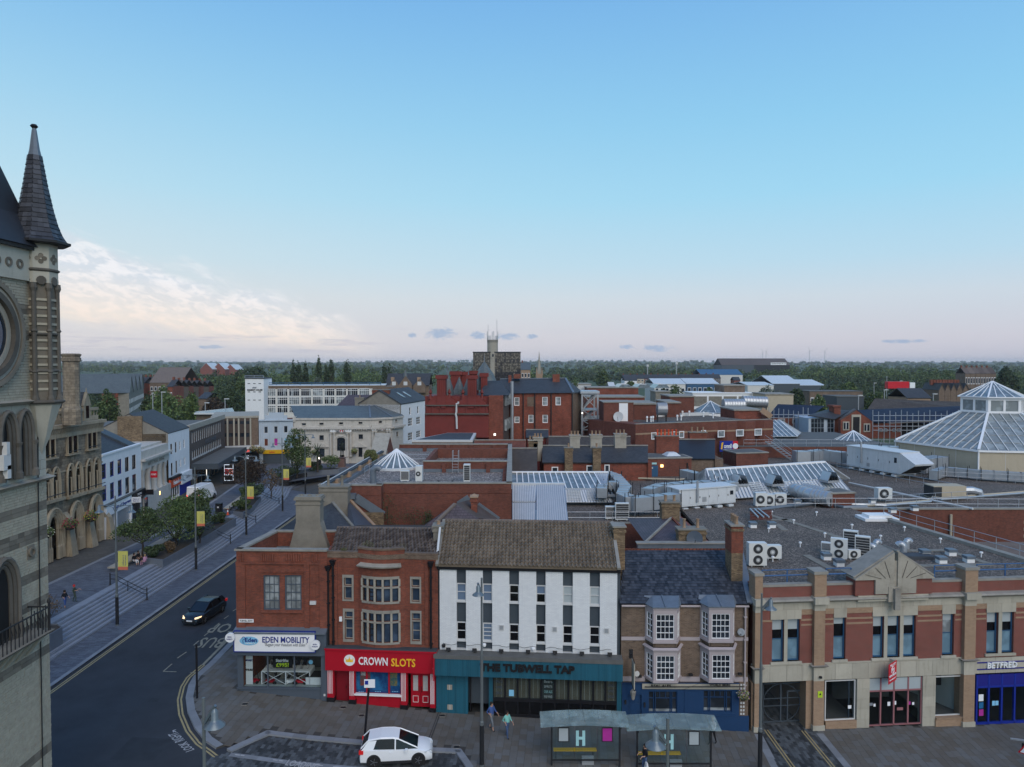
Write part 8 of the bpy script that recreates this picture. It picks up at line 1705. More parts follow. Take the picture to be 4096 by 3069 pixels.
for x,w,yt,st in((600,1.3,160,1),(770,1.5,158,1),(965,1.5,150,1),(305,1.2,180,1),(265,1.2,200,0)):p=pY(*zq(x,270),94);chimney(t1_,p.x-w/2,p.x+w/2,93.4,94.5,zz-2,pY(*zq(x,yt+25),94).z,'stone' if st else 'stock',3,'stone',ph=.5)
for x in(552,778):p=pY(*zq(x,380),89.8);chimney(t1_,p.x-.5,p.x+.5,89.5,90.5,6,pY(*zq(x,285),90).z,'stock',1,ph=.5)
F_=Fac((pY(*zq(340,440),90.25).x,90.25),(pY(*zq(1190,440),90.25).x,90.25))
for a in((415,438,468,488),(696,426,748,484),(840,420,882,482)):win(F_,t1_,F_.rect(zq,*a),1,1,'milk','pane',d=-.0,fw=.12)
t2_,zz,ze=row('far row of brown tiled roofs behind the slate row',zq,390,1050,262,195,100,104,'thatch');row('brown tiled roof house left of the slate rows',zq,60,300,480,290,84,92,'thatch');row('red pantiled lean-to roof at the foot of the painted gables',zo,1100,1480,912,850,96,99,'pantile')
t3_,zz,ze=row('blue-slated house with large brick chimney behind the stair house',zq,1420,1730,372,218,96,101,'slate','umber');p=pY(*zq(1345,300),98);chimney(t3_,p.x-1.6,p.x+1.5,97.5,98.8,3,pY(*zq(1345,190),98).z,'clay',6,'mud','orange',ph=.8);p=pY(*zq(1595,200),101);chimney(t3_,p.x-1.2,p.x+1.2,101,102,6,pY(*zq(1595,165),101).z,'clay',3,'mud',ph=.7)
row('slate roofed house with red gable behind the stone chimneys',zq,210,390,200,140,108,112,'grey','blood')
# painted gable building and its brick wing
T=bld('painted_gable_building','red painted building with shaped gables, tall chimneys and teal slate spires',-9,112);q=zo;Y=112.
def poly_wall(root,q,pts,Y,dep,m,name):
 P=[pY(*q(*p),Y)for p in pts];g=MB();k=len(P);g.add([tuple(p)for p in P]+[(p.x,p.y+dep,p.z)for p in P],[tuple(rg(k))[::-1],tuple(rg(k,2*k))]+[(i,(i+1)%k,k+(i+1)%k,k+i)for i in rg(k)]);return prt(g,name,m,root)
poly_wall(T,q,[(735,830),(735,655),(748,590),(778,545),(805,520),(905,520),(935,550),(975,572),(1008,550),(1030,520),(1135,520),(1162,555),(1195,590),(1205,655),(1205,830)],Y,.8,'blood','painted_wall')
def pxbox(root,q,x0,x1,y0,y1,Y,d,m,name):a,b=pY(*q(x0,y1),Y),pY(*q(x1,y0),Y);return B(root,name,m,a.x,b.x,Y,Y+d,a.z,b.z)
for y in(655,592):pxbox(T,q,735,1208,y-3,y+5,Y-.35,.35,'soot','string_course')
for x in(750,790,850,950,1040,1100,1140,1190):pxbox(T,q,x-4,x+4,600,650,Y-.2,.2,'blood','pilaster')
for x in(775,915,1015,1155):p=pY(*q(x,500),Y);MB().lat([(.3,p.z-1),(.15,p.z-.2),(.3,p.z),(.05,p.z+.6)],(p.x,Y+.3),8).out('finial','blood',T)
pxbox(T,q,738,1300,525,900,Y+.9,8,'blood','rear_mass');pxbox(T,q,1206,1312,520,900,Y+.3,12,'ruby','brick_return')
for x0,x1,yt,dy in((825,888,370,0),(1050,1115,370,0),(927,1000,342,8),(1004,1055,345,9.3),(1062,1130,338,10.6),(1148,1195,355,6)):
 a,b=pY(*q(x0,520),Y+dy),pY(*q(x1,yt),Y+dy);c_=B(T,'chimney','blood',a.x,b.x,Y+dy-.2,Y+dy+1.8,a.z-2,b.z);B(c_,'chimney_head','blood',a.x-.2,b.x+.2,Y+dy-.4,Y+dy+2,b.z-.6,b.z)
 for k in rg(4):x=a.x+(b.x-a.x)*(k+.5)/4;B(c_,'brick_rib','blood',x-.08,x+.08,Y+dy-.3,Y+dy-.2,a.z,b.z-.6)
def spire(x0,x1,yb,yt,Y,m,fin=True):
 a,b,t_=pY(*q(x0,yb),Y),pY(*q(x1,yb),Y),pY(*q((x0+x1)/2,yt),Y);r=(b.x-a.x)/2;o=prt(MB().lat([(r*1.1,a.z),(r*.85,a.z+(t_.z-a.z)*.35),(.05,t_.z)],((a.x+b.x)/2,Y+r),8),'slate_spire',m,T)
 if fin:MB().tube([((a.x+b.x)/2,Y+r,t_.z-.2),((a.x+b.x)/2,Y+r,t_.z+1.5)],.1,5,.02).out('finial','lead',o)
spire(850,945,520,345,Y+3,'moss');spire(1085,1255,420,268,Y+16,'moss');spire(1010,1100,520,370,Y+4,'moss');spire(1095,1170,480,330,Y+7,'moss',False);spire(940,1030,525,385,Y+6,'moss',False)
a,b,c,d=pY(*q(1118,520),Y+1),pY(*q(1360,518),Y+1),pY(*q(1290,410),Y+8),pY(*q(1200,412),Y+8);f_=lambda pts,m,n,r=None:prt(MB().add([tuple(p)for p in pts],[tuple(rg(len(pts)))]),n,m,r or T)
f_([a,b,c,d],'grey','roof_slope');f_([b,(b.x,Y+16,b.z),c],'grey','roof_slope')
L=[(982,565),(982,578),(968,582),(968,640),(963,660),(969,680),(971,765)];prt(MB().tube([pY(*q(*p),Y-.4)for p in L],.16,6),'white_soil_pipe','bone',T)
T=bld('brick_wing_building','large dark red brick wing with hipped slate roof, white windows and drainpipes',5,120);Y=120.
F_=Fac((pY(*q(1358,600),Y).x,Y),(pY(*q(1822,600),Y).x,Y));zt=F_.at(*q(1590,502))[1];Hs=[F_.rect(q,*a)for a in((1393,533,1432,595),(1600,530,1640,595),(1698,530,1737,592),(1395,675,1433,722),(1498,662,1536,722),(1602,662,1642,722))]
prt(wmb(F_,0,F_.L,0,zt,Hs),'front_wall','ruby',T);[win(F_,T,h,1,1,'milk',d=.1,fw=.12,gms=('net','net'),rails=(.5,))for h in Hs];PB(F_,T,'body','ruby',0,F_.L,.3,14,0,zt);h=F_.rect(q,1490,530,1540,600);PB(F_,T,'bricked_window','umber',h[0],h[1],-.03,0,h[2],h[3])
b2=pY(*q(1895,500),Y+4);f_([(F_.A.x+F_.L,Y,0),(b2.x,Y+5,0),(b2.x,Y+5,zt),(F_.A.x+F_.L,Y,zt)],'umber','angled_wall');a=pY(*q(1312,520),Y-7);f_([(a.x,Y-7,0),(F_.A.x,Y,0),(F_.A.x,Y,zt),(a.x,Y-7,zt)],'coal','return_wall')
for k in rg(3):
 for z in(11,15):p=V((a.x,Y-7,0)).lerp(F_.A,.2+.3*k);B(T,'side_window','net',p.x+.02,p.x+.4,p.y-.3,p.y+.3,z,z+1.8)
E0,E1,R0,R1,E2=pY(*q(1300,505),Y-.4),pY(*q(1830,500),Y-.4),pY(*q(1290,398),Y+7),pY(*q(1770,392),Y+7),pY(*q(1900,495),Y+5)
f_([E0,E1,R1,R0],'grey','roof_slope');f_([E1,E2,R1],'grey','roof_hip');prt(MB().beam(E1,R1,.35,.2),'hip_ridge','lead',T);prt(MB().beam(R0,R1,.35,.2),'ridge','lead',T)
for x0,x1,yt,yb in((1350,1373,372,440),(1677,1706,365,445),(1706,1728,362,420),(1390,1440,362,395)):a,b=pY(*q(x0,yb),Y+5),pY(*q(x1,yt),Y+5);B(T,'chimney','clay',a.x,b.x,Y+5,Y+6.5,a.z,b.z)
for x in(1372,1460,1545,1665,1820):s=F_.at(*q(x,600))[0];prt(F_.mb().tube([(s,-.2,4),(s,-.2,zt)],.1,5),'downpipe','iron',T)
s=F_.at(*q(1377,600))[0];prt(F_.mb().tube([(s,-1,4),(s,-1,zt+2)],.28,8),'steel_flue','galv',T)
for x,y,c in((1250,808,1.6),(1895,650,1)):p=pY(*q(x,y),Y-8.5);B(T,'lit_bulkhead_lamp','lamp_white',p.x-.1*c,p.x+.1*c,p.y,p.y+.2,p.z-.1*c,p.z+.1*c)
T=bld('fire_escape','tall grey steel fire escape stair tower beside the brick wing',16,123,'fire escape');xs=(pY(*q(1893,600),122).x,pY(*q(2008,600),122).x);zz=[pY(*q(1950,y),122).z for y in(770,700,625,510)]
for x in xs:
 for y in(122,127):MB().box(x-.15,x+.15,y-.15,y+.15,2,zz[3]).out('column','zinc',T)
for z in zz:B(T,'landing','zinc',xs[0],xs[1],122,127,z-.15,z)
B(T,'canopy','galv',xs[0]-.3,xs[1]+.3,121.7,127.3,zz[3]+.1,zz[3]+.5)
for a,b in zip(zz,zz[1:]):prt(MB().beam((xs[0],121.9,a),(xs[1],121.9,b),.12),'brace','zinc',T);prt(MB().beam((xs[1],121.9,a),(xs[0],121.9,b),.12),'brace','zinc',T);prt(MB().slab([(xs[0]+.4,123,a),(xs[0]+.4,124.2,a),(xs[1]-.4,124.2,b-.1),(xs[1]-.4,123,b-.1)],.25),'stair_flight','zinc',T)
# flat roof in front of the painted gables
T=bld('flat_roof_annexe','low annexe with black flat roof and white edge in front of the painted gables',-14,100);a,b=pY(*q(640,848),98),pY(*q(1087,838),98);P=[(a.x,98),(b.x,98),(b.x,108),(a.x+4,108)]
prt(MB().prism(P,0,a.z-.3),'body','umber',T);prt(MB().prism(P,a.z-.3,a.z),'white_edge','bone',T);prt(MB().prism([(a.x+.5,98.5),(b.x-.4,98.5),(b.x-.4,107.6),(a.x+4,107.6)],a.z,a.z+.02),'felt_roof','felt',T)
# farther buildings
def fb(name,lab,q,x0,x1,yt,Y,D=12,wall='ruby',roof=None,rm='grey',rh=3.,wins=None,axis='x',cat='building',grp=None,chim=0,wm='pane',zb_=-3.2,fr='milk'):
 a,b=pY(*q(x0,yt),Y),pY(*q(x1,yt),Y);t=new(name,lab,cat,(a.x,Y,zb_),group=grp);z=a.z;B(t,'wall',wall,a.x,b.x,Y,Y+D,zb_,z)
 if roof:gable_roof(MB(),a.x,b.x,Y,Y+D,z,z+rh,axis,.3,.2).out('roof',rm,t)
 else:B(t,'flat_roof',rm,a.x-.2,b.x+.2,Y-.2,Y+D+.2,z,z+.3)
 if roof and axis=='y':prt(MB().add([(a.x,Y,z),(b.x,Y,z),((a.x+b.x)/2,Y,z+rh)],[(0,1,2)]),'gable',wall,t)
 if wins:
  nx,nz,z0f,z1f=wins;W_=(b.x-a.x);hh=z-zb_
  for i in rg(nx):
   for j in rg(nz):
    x=a.x+W_*(i+.5)/nx;zc_=zb_+hh*(z0f+(z1f-z0f)*(j+.5)/nz);w=W_/nx*.32;h=hh*(z1f-z0f)/nz*.27;o=B(t,'window',fr,x-w,x+w,Y-.06,Y,zc_-h,zc_+h);B(o,'pane',wm,x-w*.82,x+w*.82,Y-.09,Y-.06,zc_-h*.8,zc_+h*.8)
 for i in rg(chim):x=a.x+(b.x-a.x)*(i+.15)/max(1,chim);B(t,'chimney','clay',x-.5,x+.5,Y+D/2-.5,Y+D/2+.5,z+rh-1,z+rh+1.3)
 return t
t=fb('office_building','white stair tower of the office block with dark wall lettering',zc,1328,1492,255,236,8,'chalk',zb_=-3);F_=Fac((pY(*zc(1328,400),236).x,236),(pY(*zc(1492,400),236).x,236));words_px(F_,t,'REGENT HOUSE',zc,1347,347,1482,362,'ink',d=-.1,bold=.04);words_px(F_,t,'~',zc,1393,325,1428,343,'smoke',d=-.1,bold=.08)
for y in(298,372,444):
 for x in(1362,1410,1458):h=F_.rect(zc,x-11,y-3,x+11,y+3);PB(F_,t,'slit_window','pane',h[0],h[1],-.05,0,h[2],h[3])
rail([(F_.A.x,236),(F_.A.x+F_.L,236)],pY(*zc(1400,255),236).z,lab='rail on the roof of the white office stair tower',post=3,r=.08)
a=pY(*zc(1494,320),240);b=pY(*zo(445,440),246);F_=Fac((a.x,240),(b.x,246));T=bld('office_block','long white four-storey office block with ribbon windows',a.x,240,'office block');zt=F_.at(*zc(1900,345))[1];zu_=F_.at(*zc(1900,318))[1]
PB(F_,T,'wall','white_tile',0,F_.L,0,16,-3,zt);PB(F_,T,'brick_band','umber',0,F_.L,.3,15.7,zt,zu_);PB(F_,T,'roof_edge','steel',-.1,F_.L,.2,15.8,zu_,zu_+.2);PB(F_,T,'end_stair','umber',F_.L-4.4,F_.L+3,-.1,16,-3,zu_-.5)
nb=9;bw=(F_.L-4.6)/9.4
for j,y in enum((372,445,518)):
 z=F_.at(*zc(1860,y+2))[1]
 for i in rg(nb):
  s=.5+i*bw*1.02;w=bw*.86;o=PB(F_,T,'window','milk',s,s+w,-.1,0,z-1.35,z+1.2)
  for k in rg(5):ps__=s+w*(k+.06)/5;[F_.mb().box(ps__,ps__+w*.88/5,-.14,-.1,z-u,z+v).out('pane','net' if(i*7+j*3+k)%5==0 or(i+j*2)%4==0 else 'pane',o)for u,v in((1.2,.4),(-.55,1.05))]
rail([(F_.A.x,241),(F_.A.x+F_.L*.95,246)],zu_,lab='blue rail along the roof of the long office block',post=4,r=.1,m='cobalt')
T=bld('gabled_school_building','brown stone gabled Victorian building with stepped dormers and a small turret',-75,300);Y=300.
for x0,x1,yt,yp in((470,545,450,400),(545,640,440,375),(650,740,448,398)):poly_wall(T,zo,[(x0,500),(x0,yt),((x0+x1)/2,yp),(x1,yt),(x1,500)],Y,2,'umber','gable_wall');pxbox(T,zo,(x0+x1)/2-14,(x0+x1)/2+14,418,445,Y-.1,.1,'bone','gable_window')
for x in(497,690):pxbox(T,zo,x-12,x+12,385,420,Y+3,2,'buff','chimney')
a,b=pY(*zo(448,445),Y+1),pY(*zo(765,445),Y+1);gable_roof(MB(),a.x,b.x,Y+1,Y+14,a.z,a.z+5,'x').out('roof','grey',T);B(T,'body','umber',a.x,b.x,Y+1.5,Y+13.5,-3,a.z);p=pY(*zo(592,380),Y+6);prt(MB().lat([(1,p.z-2),(1,p.z),(.05,p.z+3)],(p.x,p.y),8),'turret','moss',T)
# glass office slab with concrete stair tower
T=bld('glass_office_slab','dark bronze glass office slab behind a tall grey concrete stair tower',-12,420,'office block');Y=420.;a,b=pY(*zo(1090,205),Y),pY(*zo(1440,205),Y);zb2=pY(*zo(1200,395),Y).z-4;F_=Fac((a.x,Y),(b.x,Y));PB(F_,T,'body','dark',0,F_.L,.3,18,zb2,a.z);PB(F_,T,'roof_edge','jet',-.2,F_.L+.2,0,18,a.z,a.z+.6)
glassmat('bronze_glass_lit',(.075,.066,.052),.15,var=1.);glassmat('bronze_glass_unlit',(.03,.028,.03),.1,var=.6);nx,nz=26,10;dz_=(a.z-zb2)/nz
for i in rg(nx):
 for j in rg(nz):
  r_=random.random();PB(F_,T,'glass_panel','bronze_glass_lit' if j>3 and r_>.12 or r_>.93 else 'bronze_glass_unlit',F_.L*(i+.06)/nx,F_.L*(i+.94)/nx,.1,.3,zb2+j*dz_+.12,zb2+(j+1)*dz_-.1)  # upper panels mostly take the lit copy: light is put into the glass colour
a,b=pY(*zo(1192,108),Y-3),pY(*zo(1272,108),Y-3);r=(b.x-a.x)/2;cx=(a.x+b.x)/2;prt(MB().lat([(r,zb2-6),(r,a.z)],(cx,Y+3),20),'concrete_tower','stone',T,smooth=1);prt(MB().lat([(r*1.02,a.z-1.6),(r*1.02,a.z)],(cx,Y+3),20),'crown','mud',T);pxbox(T,zo,1230,1243,215,235,Y-4,.5,'pane','tower_window')
for k in rg(12):aa=k*.55;h=2.5 if k%3 else 5;prt(MB().tube([(cx+r*cos(aa),Y+3+r*sin(aa),a.z),(cx+r*cos(aa),Y+3+r*sin(aa),a.z+h)],.22,4),'antenna','bone',T)
for x,h in((1200,9),(1265,12)):p=pY(*zo(x,108),Y);prt(MB().tube([(p.x,Y+3,p.z),(p.x,Y+3,p.z+h)],.1,4),'mast','zinc',T)
T=bld('church_spire','slender pale stone church spire on the tree line',10,520,'church');a,b,t_=pY(*zo(1562,360),520),pY(*zo(1592,360),520),pY(*zo(1576,195),520);prt(MB().box(a.x-.8,b.x+.8,516,524,-3,a.z),'tower','buff',T);prt(MB().lat([((b.x-a.x)/2,a.z),(.1,t_.z)],((a.x+b.x)/2,520),8),'spire','stone',T);[prt(MB().lat([(.8,a.z-1),(.7,a.z+1),(.05,a.z+5)],(x,517),6),'pinnacle','buff',T)for x in(a.x-.4,b.x+.4)]
fb('domed_hall','brick hall with low grey domed roof beside the glass office slab',zo,1443,1512,330,480,15,'buff',True,'moss',5,(3,2,.4,.95),chim=1)
# technical school with solar roofs and scaffold
q=zr_;T=bld('solar_roof_school','red brick school with blue solar panel roofs, tall chimney and scaffolding',40,140);Y=140.
def quadpx(root,pts,m,n,th=.2):return prt(MB().slab([pY(*q(x,y),Yy)for x,y,Yy in pts],th),n,m,root)
quadpx(T,[(130,400,150),(432,402,150),(550,320,157),(205,307,157)],'solar','solar_roof');pxbox(T,q,165,432,402,560,150.2,10,'clay','wing_wall');pxbox(T,q,430,622,412,560,143,8,'azure','glazed_wing');quadpx(T,[(428,388,142.5),(625,418,142.5),(740,352,150),(560,348,150)],'grey','wing_roof')
for k in rg(7):
 for y0,y1 in((415,445),(448,480),(484,515)):pxbox(T,q,452+k*24,472+k*24,y0,y1,142.9,.1,'pane','pane')if k!=4 else None
for x0,x1 in((205,258),(312,368)):pxbox(T,q,x0,x1,415,450,150.1,.1,'bone','window_frame');pxbox(T,q,x0+4,x1-4,420,445,150.,.1,'pane','pane')
a=pxbox(T,q,618,668,322,560,146,2.5,'clay','chimney');pxbox(T,q,614,672,318,330,145.8,3,'clay','chimney_cap')
poly_wall(T,q,[(668,560),(668,425),(785,352),(908,440),(908,560)],Y,1,'clay','gable_wall');pxbox(T,q,748,818,385,540,Y-.15,.15,'cream','door_surround');pxbox(T,q,760,808,402,540,Y-.25,.1,'jet','tall_door')
for x0,x1,y0,y1 in((685,732,436,500),(838,886,450,512)):pxbox(T,q,x0,x1,y0,y1,Y-.15,.15,'cream','window_surround');pxbox(T,q,x0+6,x1-6,y0+8,y1-8,Y-.2,.05,'pane','pane');pxbox(T,q,x0+21,x0+25,y0+6,y1-8,Y-.25,.05,'milk','mullion')
quadpx(T,[(908,438,140),(1640,445,146),(1640,318,154),(788,350,147)],'solar','solar_roof');quadpx(T,[(668,425,140),(672,400,150),(770,345,150),(785,352,140)],'grey','left_slope');pxbox(T,q,908,1120,440,560,141,6,'clay','side_wall');pxbox(T,q,1120,1640,440,560,144,6,'dark','sheeted_wall');quadpx(T,[(865,345,168),(1600,330,168),(1560,290,176),(920,265,176)],'thatch','rear_roof')
for x in(950,985,1050,1085):pxbox(T,q,x,x+26,488,512,140.9,.1,'bone','window_frame');pxbox(T,q,x+3,x+23,492,508,140.8,.1,'pane','pane')
T2=bld('scaffolding','steel tube scaffolding along the solar-roofed school',45,139,'scaffolding')
for x in list(rg(905,1600,42)):a,b=pY(*q(x,520),139),pY(*q(x,350+(x%5)*6),139);MB().tube([(a.x,139,2),(b.x,139,b.z)],.08,4).out('standard','zinc',T2)
for x in list(rg(140,430,36)):a,b=pY(*q(x,460),148),pY(*q(x,330+(x%7)*5),148);MB().tube([(a.x,148,2),(b.x,148,b.z)],.08,4).out('standard','zinc',T2)
for y in(392,430,470,500):a,b=pY(*q(905,y),138.9),pY(*q(1600,y),138.9);MB().tube([a,b],.07,4).out('ledger','zinc',T2)
for y in(385,408):MB().tube([pY(*q(130,y),147.9),pY(*q(440,y),147.9)],.07,4).out('ledger','zinc',T2)
MB().beam(pY(*q(1020,448),139.5),pY(*q(1400,430),139.5),1.2,.1).out('boards','planks',T2)
q=zt2_;prt(MB().beam(pY(*q(1700,580),131),pY(*q(1780,640),131),.3,1.),'orange_sheet','buff',T2)
# glazed ridge roof, dark flat roof and brick wall beyond the atriums
T=bld('far_mall_roofs','dark flat roofs with low brick wall and a glazed ridge beyond the big atrium',40,118);a,b=pY(*zr_(165,575),112),pY(*zr_(1090,575),120);q=zr_
prt(MB().prism([(36,112.05),(62,112.05),(62,136),(36,136)],0,8.6),'brick_wall','brick',T);prt(MB().prism([(36,112.2),(61.8,112.2),(61.8,135.8),(36,135.8)],8.6,8.65),'dark_roof','deck',T);glassroof(T,(38,124,9.),(50,124,9.),(49,130,11.4),(38,130,11.4),14,1);corrug(T,(50,124,9.),(53.5,131,9.),(49.3,130,11.4),(49,130,11.4),5)
rail([(37,113),(61,113)],8.6,lab='guard rail on the dark roof in front of the school')
t=bld('roof_stair','galvanised stair down from the dark roof beside the glazed ridge',41,111,'stair',6.9)
for sx in(0,.9):MB().beam((40+sx,111.8,9.5),(43+sx,109,7.),.08,.2).out('stringer','galv',t);MB().beam((40+sx,111.8,10.5),(43+sx,109,8.),.05).out('handrail','galv',t)
for k in rg(9):u=k/9;MB().beam((40+3*u,111.8-2.8*u,9.5-2.5*u),(40.9+3*u,111.8-2.8*u,9.5-2.5*u),.22,.04).out('tread','galv',t)
# far town
hl=('with white rendered front','with red brick front','with cream front','with dark brick front')
q=zt2_;rngh=random.Random(9);ends=['%s terraced house, number %s along the far row'%(c,n)for c,n in()]
ordn='first second third fourth fifth sixth seventh eighth ninth tenth eleventh twelfth thirteenth fourteenth'.split()
for i in rg(14):x=590+i*56;fb('terraced_house','%s house of the far terrace from the left, %s'%(ordn[i],hl[(i*3)%4]),q,x,x+55,333-i*.4,720+i*4,14,('chalk','ruby','sand','coal')[(i*3)%4],True,'grey',4.2,(2,2,.25,.95),cat='house',grp='houses of the far terrace',chim=1)
for i,(x0,x1,yt,Y,D,w,rm,rh,lab)in enum(((840,1090,375,420,30,'white_tile','steel',3,'left white shed roof in front of the far terrace'),(1100,1355,372,430,30,'cobalt','steel',3,'blue-walled shed with pale roof in front of the far terrace'),(1215,1550,300,800,40,'white_tile','cobalt',6,'white warehouse with striped blue roof behind the far terrace'),(1590,1800,385,520,40,'white_tile','steel',2,'low white warehouse left of the willow-grey tree'),(1790,2010,372,560,50,'storm','steel',6,'big warehouse with pale pitched roofs at the wood edge'),(2010,2212,385,560,50,'storm','steel',4,'warehouse with pale roof and red sign strip'),(1380,1640,222,1500,60,'storm','cocoa',14,'left half of the vast dark steelworks shed on the horizon'),(1640,1930,222,1500,60,'dark','cocoa',14,'right half of the vast dark steelworks shed with white name board'),(600,700,348,660,14,'chalk','grey',4,'white inn building at the left end of the far terrace'),(480,520,400,300,10,'bone','bone',2,'small pale building with pitched roof right of the hotel wing'),(1480,1530,345,640,10,'ruby','grey',3,'small brick house right of the far terrace'))):
 t=fb('warehouse' if 'house at' not in lab else 'house',lab,q,x0,x1,yt,Y,D,w,True,rm,rh,(6,1,.5,.9)if i in(0,1)else None)
 if i==7:p=pY(*q(1775,216),Y-1);p1=pY(*q(1900,216),Y-1);o=B(t,'name_board','snow',p.x,p1.x,Y-1.2,Y-1,p.z-1.5,p.z+3.5);words(Fac((p.x,Y-1.3),(p1.x,Y-1.3)),o,'Cleveland Bridge UK Ltd',(p1.x-p.x)/2,p.z+1,3,(p1.x-p.x)*.9,'ink',bold=.03)
q=zc
for x0,x1,yt,Y,D,w,rm,rh,lab,ax in((485,760,290,420,26,'umber','cocoa',9,'long brown mill-like building with steep roof at the left','x'),(930,1040,172,1300,40,'ruby','steel',12,'left shed of three pale-roofed sheds on the left horizon','y'),(1040,1150,172,1320,40,'ruby','steel',12,'middle shed of three pale-roofed sheds on the left horizon','y'),(1150,1245,175,1340,40,'ruby','steel',10,'right shed of three pale-roofed sheds on the left horizon','y'),(915,985,430,250,12,'umber','grey',2,'flat grey-roofed building between dark trees','x'),(600,700,300,470,20,'ruby','grey',4,'red brick block among the left roofs','x')):fb('town_building',lab,q,x0,x1,yt,Y,D,w,True,rm,rh,(8,2,.2,.9)if rh==9 else None,ax)
for i in rg(6):fb('town_house','%s of the grey terrace roofs on the left, seen over the stone bank'%ordn[i],q,60+i*75,130+i*75,300-i*.3,400+i*6,14,'ruby',True,'grey',4,None,grp='grey terrace roofs on the left',cat='house',chim=2)
for i in rg(7):fb('town_house','%s of the roofs below the dark left woods, counted from the left'%ordn[i],q,640+i*48,685+i*48,325+(i%2)*6,350+i*9,12,('ruby','umber')[i%2],True,('grey','thatch')[i%2],3.4,(2,1,.4,.9),grp='roofs below the left woods',cat='house',chim=1)
q=zr_
for i in rg(5):fb('town_house','%s of the chimneyed houses left of the glass lantern'%ordn[i],q,1392+i*44,1434+i*44,205,300,12,'umber',True,('grey','cocoa')[i%2],3,None,grp='houses left of the glass lantern',cat='house',chim=2,axis='y')
for i in rg(6):fb('town_house','%s bay-windowed house of the long far terrace at the upper right'%ordn[i],q,1585+i*38,1621+i*38,82,560,12,'umber',True,'cocoa',5,(2,1,.35,.95),grp='bay-windowed far terrace',cat='house',chim=1,wm='pane')
for x0,x1,yt,Y,w,rm,lab in((440,830,215,330,'umber','deck','long flat brick building with small windows before the right wood'),(640,840,255,260,'storm','deck','blue-grey-walled low building before the right wood'),(1160,1330,262,230,'buff','grey','cream gabled house left of the glass lantern'),(115,320,240,230,'sand','coping','cream plant room by the dark school roofs')):fb('town_building',lab,q,x0,x1,yt,Y,12,w,rm=='grey',rm,3,(10,1,.3,.9)if Y==330 else None)
q=zc;T=bld('gabled_apartment_block','buff apartment block with green metal roof and row of pointed gables',-150,250);a=pY(*q(205,395),250);b=pY(*q(300,380),250);c=pY(*q(430,350),300)
f_([(a.x,250,-3),(b.x,250,-3),(b.x,250,b.z),(a.x,250,b.z)],'mud','end_wall',T);f_([(b.x,250,-3),(c.x,300,-3),(c.x,300,b.z),(b.x,250,b.z)],'mud','long_wall',T);F_=Fac((b.x,250),(c.x,300))
for i in rg(4):s=F_.L*i/4;L_=F_.L/4;prt(F_.mb().add([(s,-.1,b.z),(s+L_,-.1,b.z),(s+L_/2,-.1,b.z+6)],[(0,1,2)]),'gable','mud',T);prt(F_.mb().slab([(s,-.3,b.z),(s+L_/2,-.3,b.z+6.1),(s+L_/2,22,b.z+6.1),(s,22,b.z)],.2),'gable_roof','moss',T);prt(F_.mb().slab([(s+L_/2,-.3,b.z+6.1),(s+L_,-.3,b.z),(s+L_,22,b.z),(s+L_/2,22,b.z+6.1)],.2),'gable_roof','moss',T)
for i in rg(12):
 for z in(1,4.2,7.4):s=F_.L*(i+.3)/12;PB(F_,T,'window','milk',s,s+1.4,-.12,0,z,z+1.5)
T=bld('glass_canopy_roof','pale blue glazed canopy roof behind the department store',-75,180);prt(MB().slab([pY(*q(880,560),175),pY(*q(1240,556),175),pY(*q(1215,512),186),pY(*q(890,545),186)],.2),'glazing','haze',T);a=pY(*q(880,560),175);b=pY(*q(1235,560),175);B(T,'wall','umber',a.x,b.x,176,186,-3,a.z-.5)
B(T,'glazing_edge','steel',a.x,b.x,174.8,175,a.z-.3,a.z+.1)
# wind turbines and street masts
for i,(x,y,h,Y)in enum(((1712,118,60,7000),(1738,112,62,7400),(2088,105,70,6500),(2210,110,66,7000))):
 t_=pY(*zt2_(x,y),Y);t=new('wind_turbine',('leftmost','second','third','rightmost')[i]+' of the faint wind turbines on the right horizon','wind turbine',(t_.x,Y,0),group='wind turbines on the horizon');MB().tube([(0,0,0),(0,0,t_.z)],3.6,6,2).out('mast','bone',t,1)
 for k in rg(3):an=i+k*2.094;MB().beam((0,-3,t_.z),(40*cos(an),-3,t_.z+40*sin(an)),3,1).out('blade','bone',t,1)
for i,(q,x,yt,Y,hd)in enum(((zc,510,380,200,0),(zc,590,370,190,1),(zc,975,465,190,1),(zc,1150,430,190,1),(zr_,1008,105,330,0),(zr_,800,240,200,1),(zr_,990,200,220,1),(zr_,1350,230,200,1),(zt2_,785,218,900,2),(zt2_,1018,198,800,2),(zr_,914,150,330,1),(zr_,1105,135,330,1))):
 t_=pY(*q(x,yt),Y);t=new('light_mast',('thin mast left of the pair by the left trees','tall lamp mast before the bright green trees','short lamp mast near the glass canopy','lamp mast beside the white office tower','thin tall mast above the red lorry','lamp mast left of the dark school roof','lamp mast above the middle of the school roof','lamp mast left of the glass lantern','phone mast in the left of the centre woods','phone mast in the right of the centre woods','lamp mast behind the green trees by the lorry','lamp mast right of the red lorry')[i],'mast',(t_.x,Y,-3),group='masts among the far roofs');r=.12 if Y<400 else .6
 MB().tube([(0,0,0),(0,0,t_.z+3)],r,5).out('pole','zinc',t,1);MB().box(-r if hd==1 else-r*2,r*(9 if hd==1 else 2),-r*2,r*2,t_.z+2.8-(2.4 if hd==2 else 0),t_.z+3).out('head','bone',t,1)
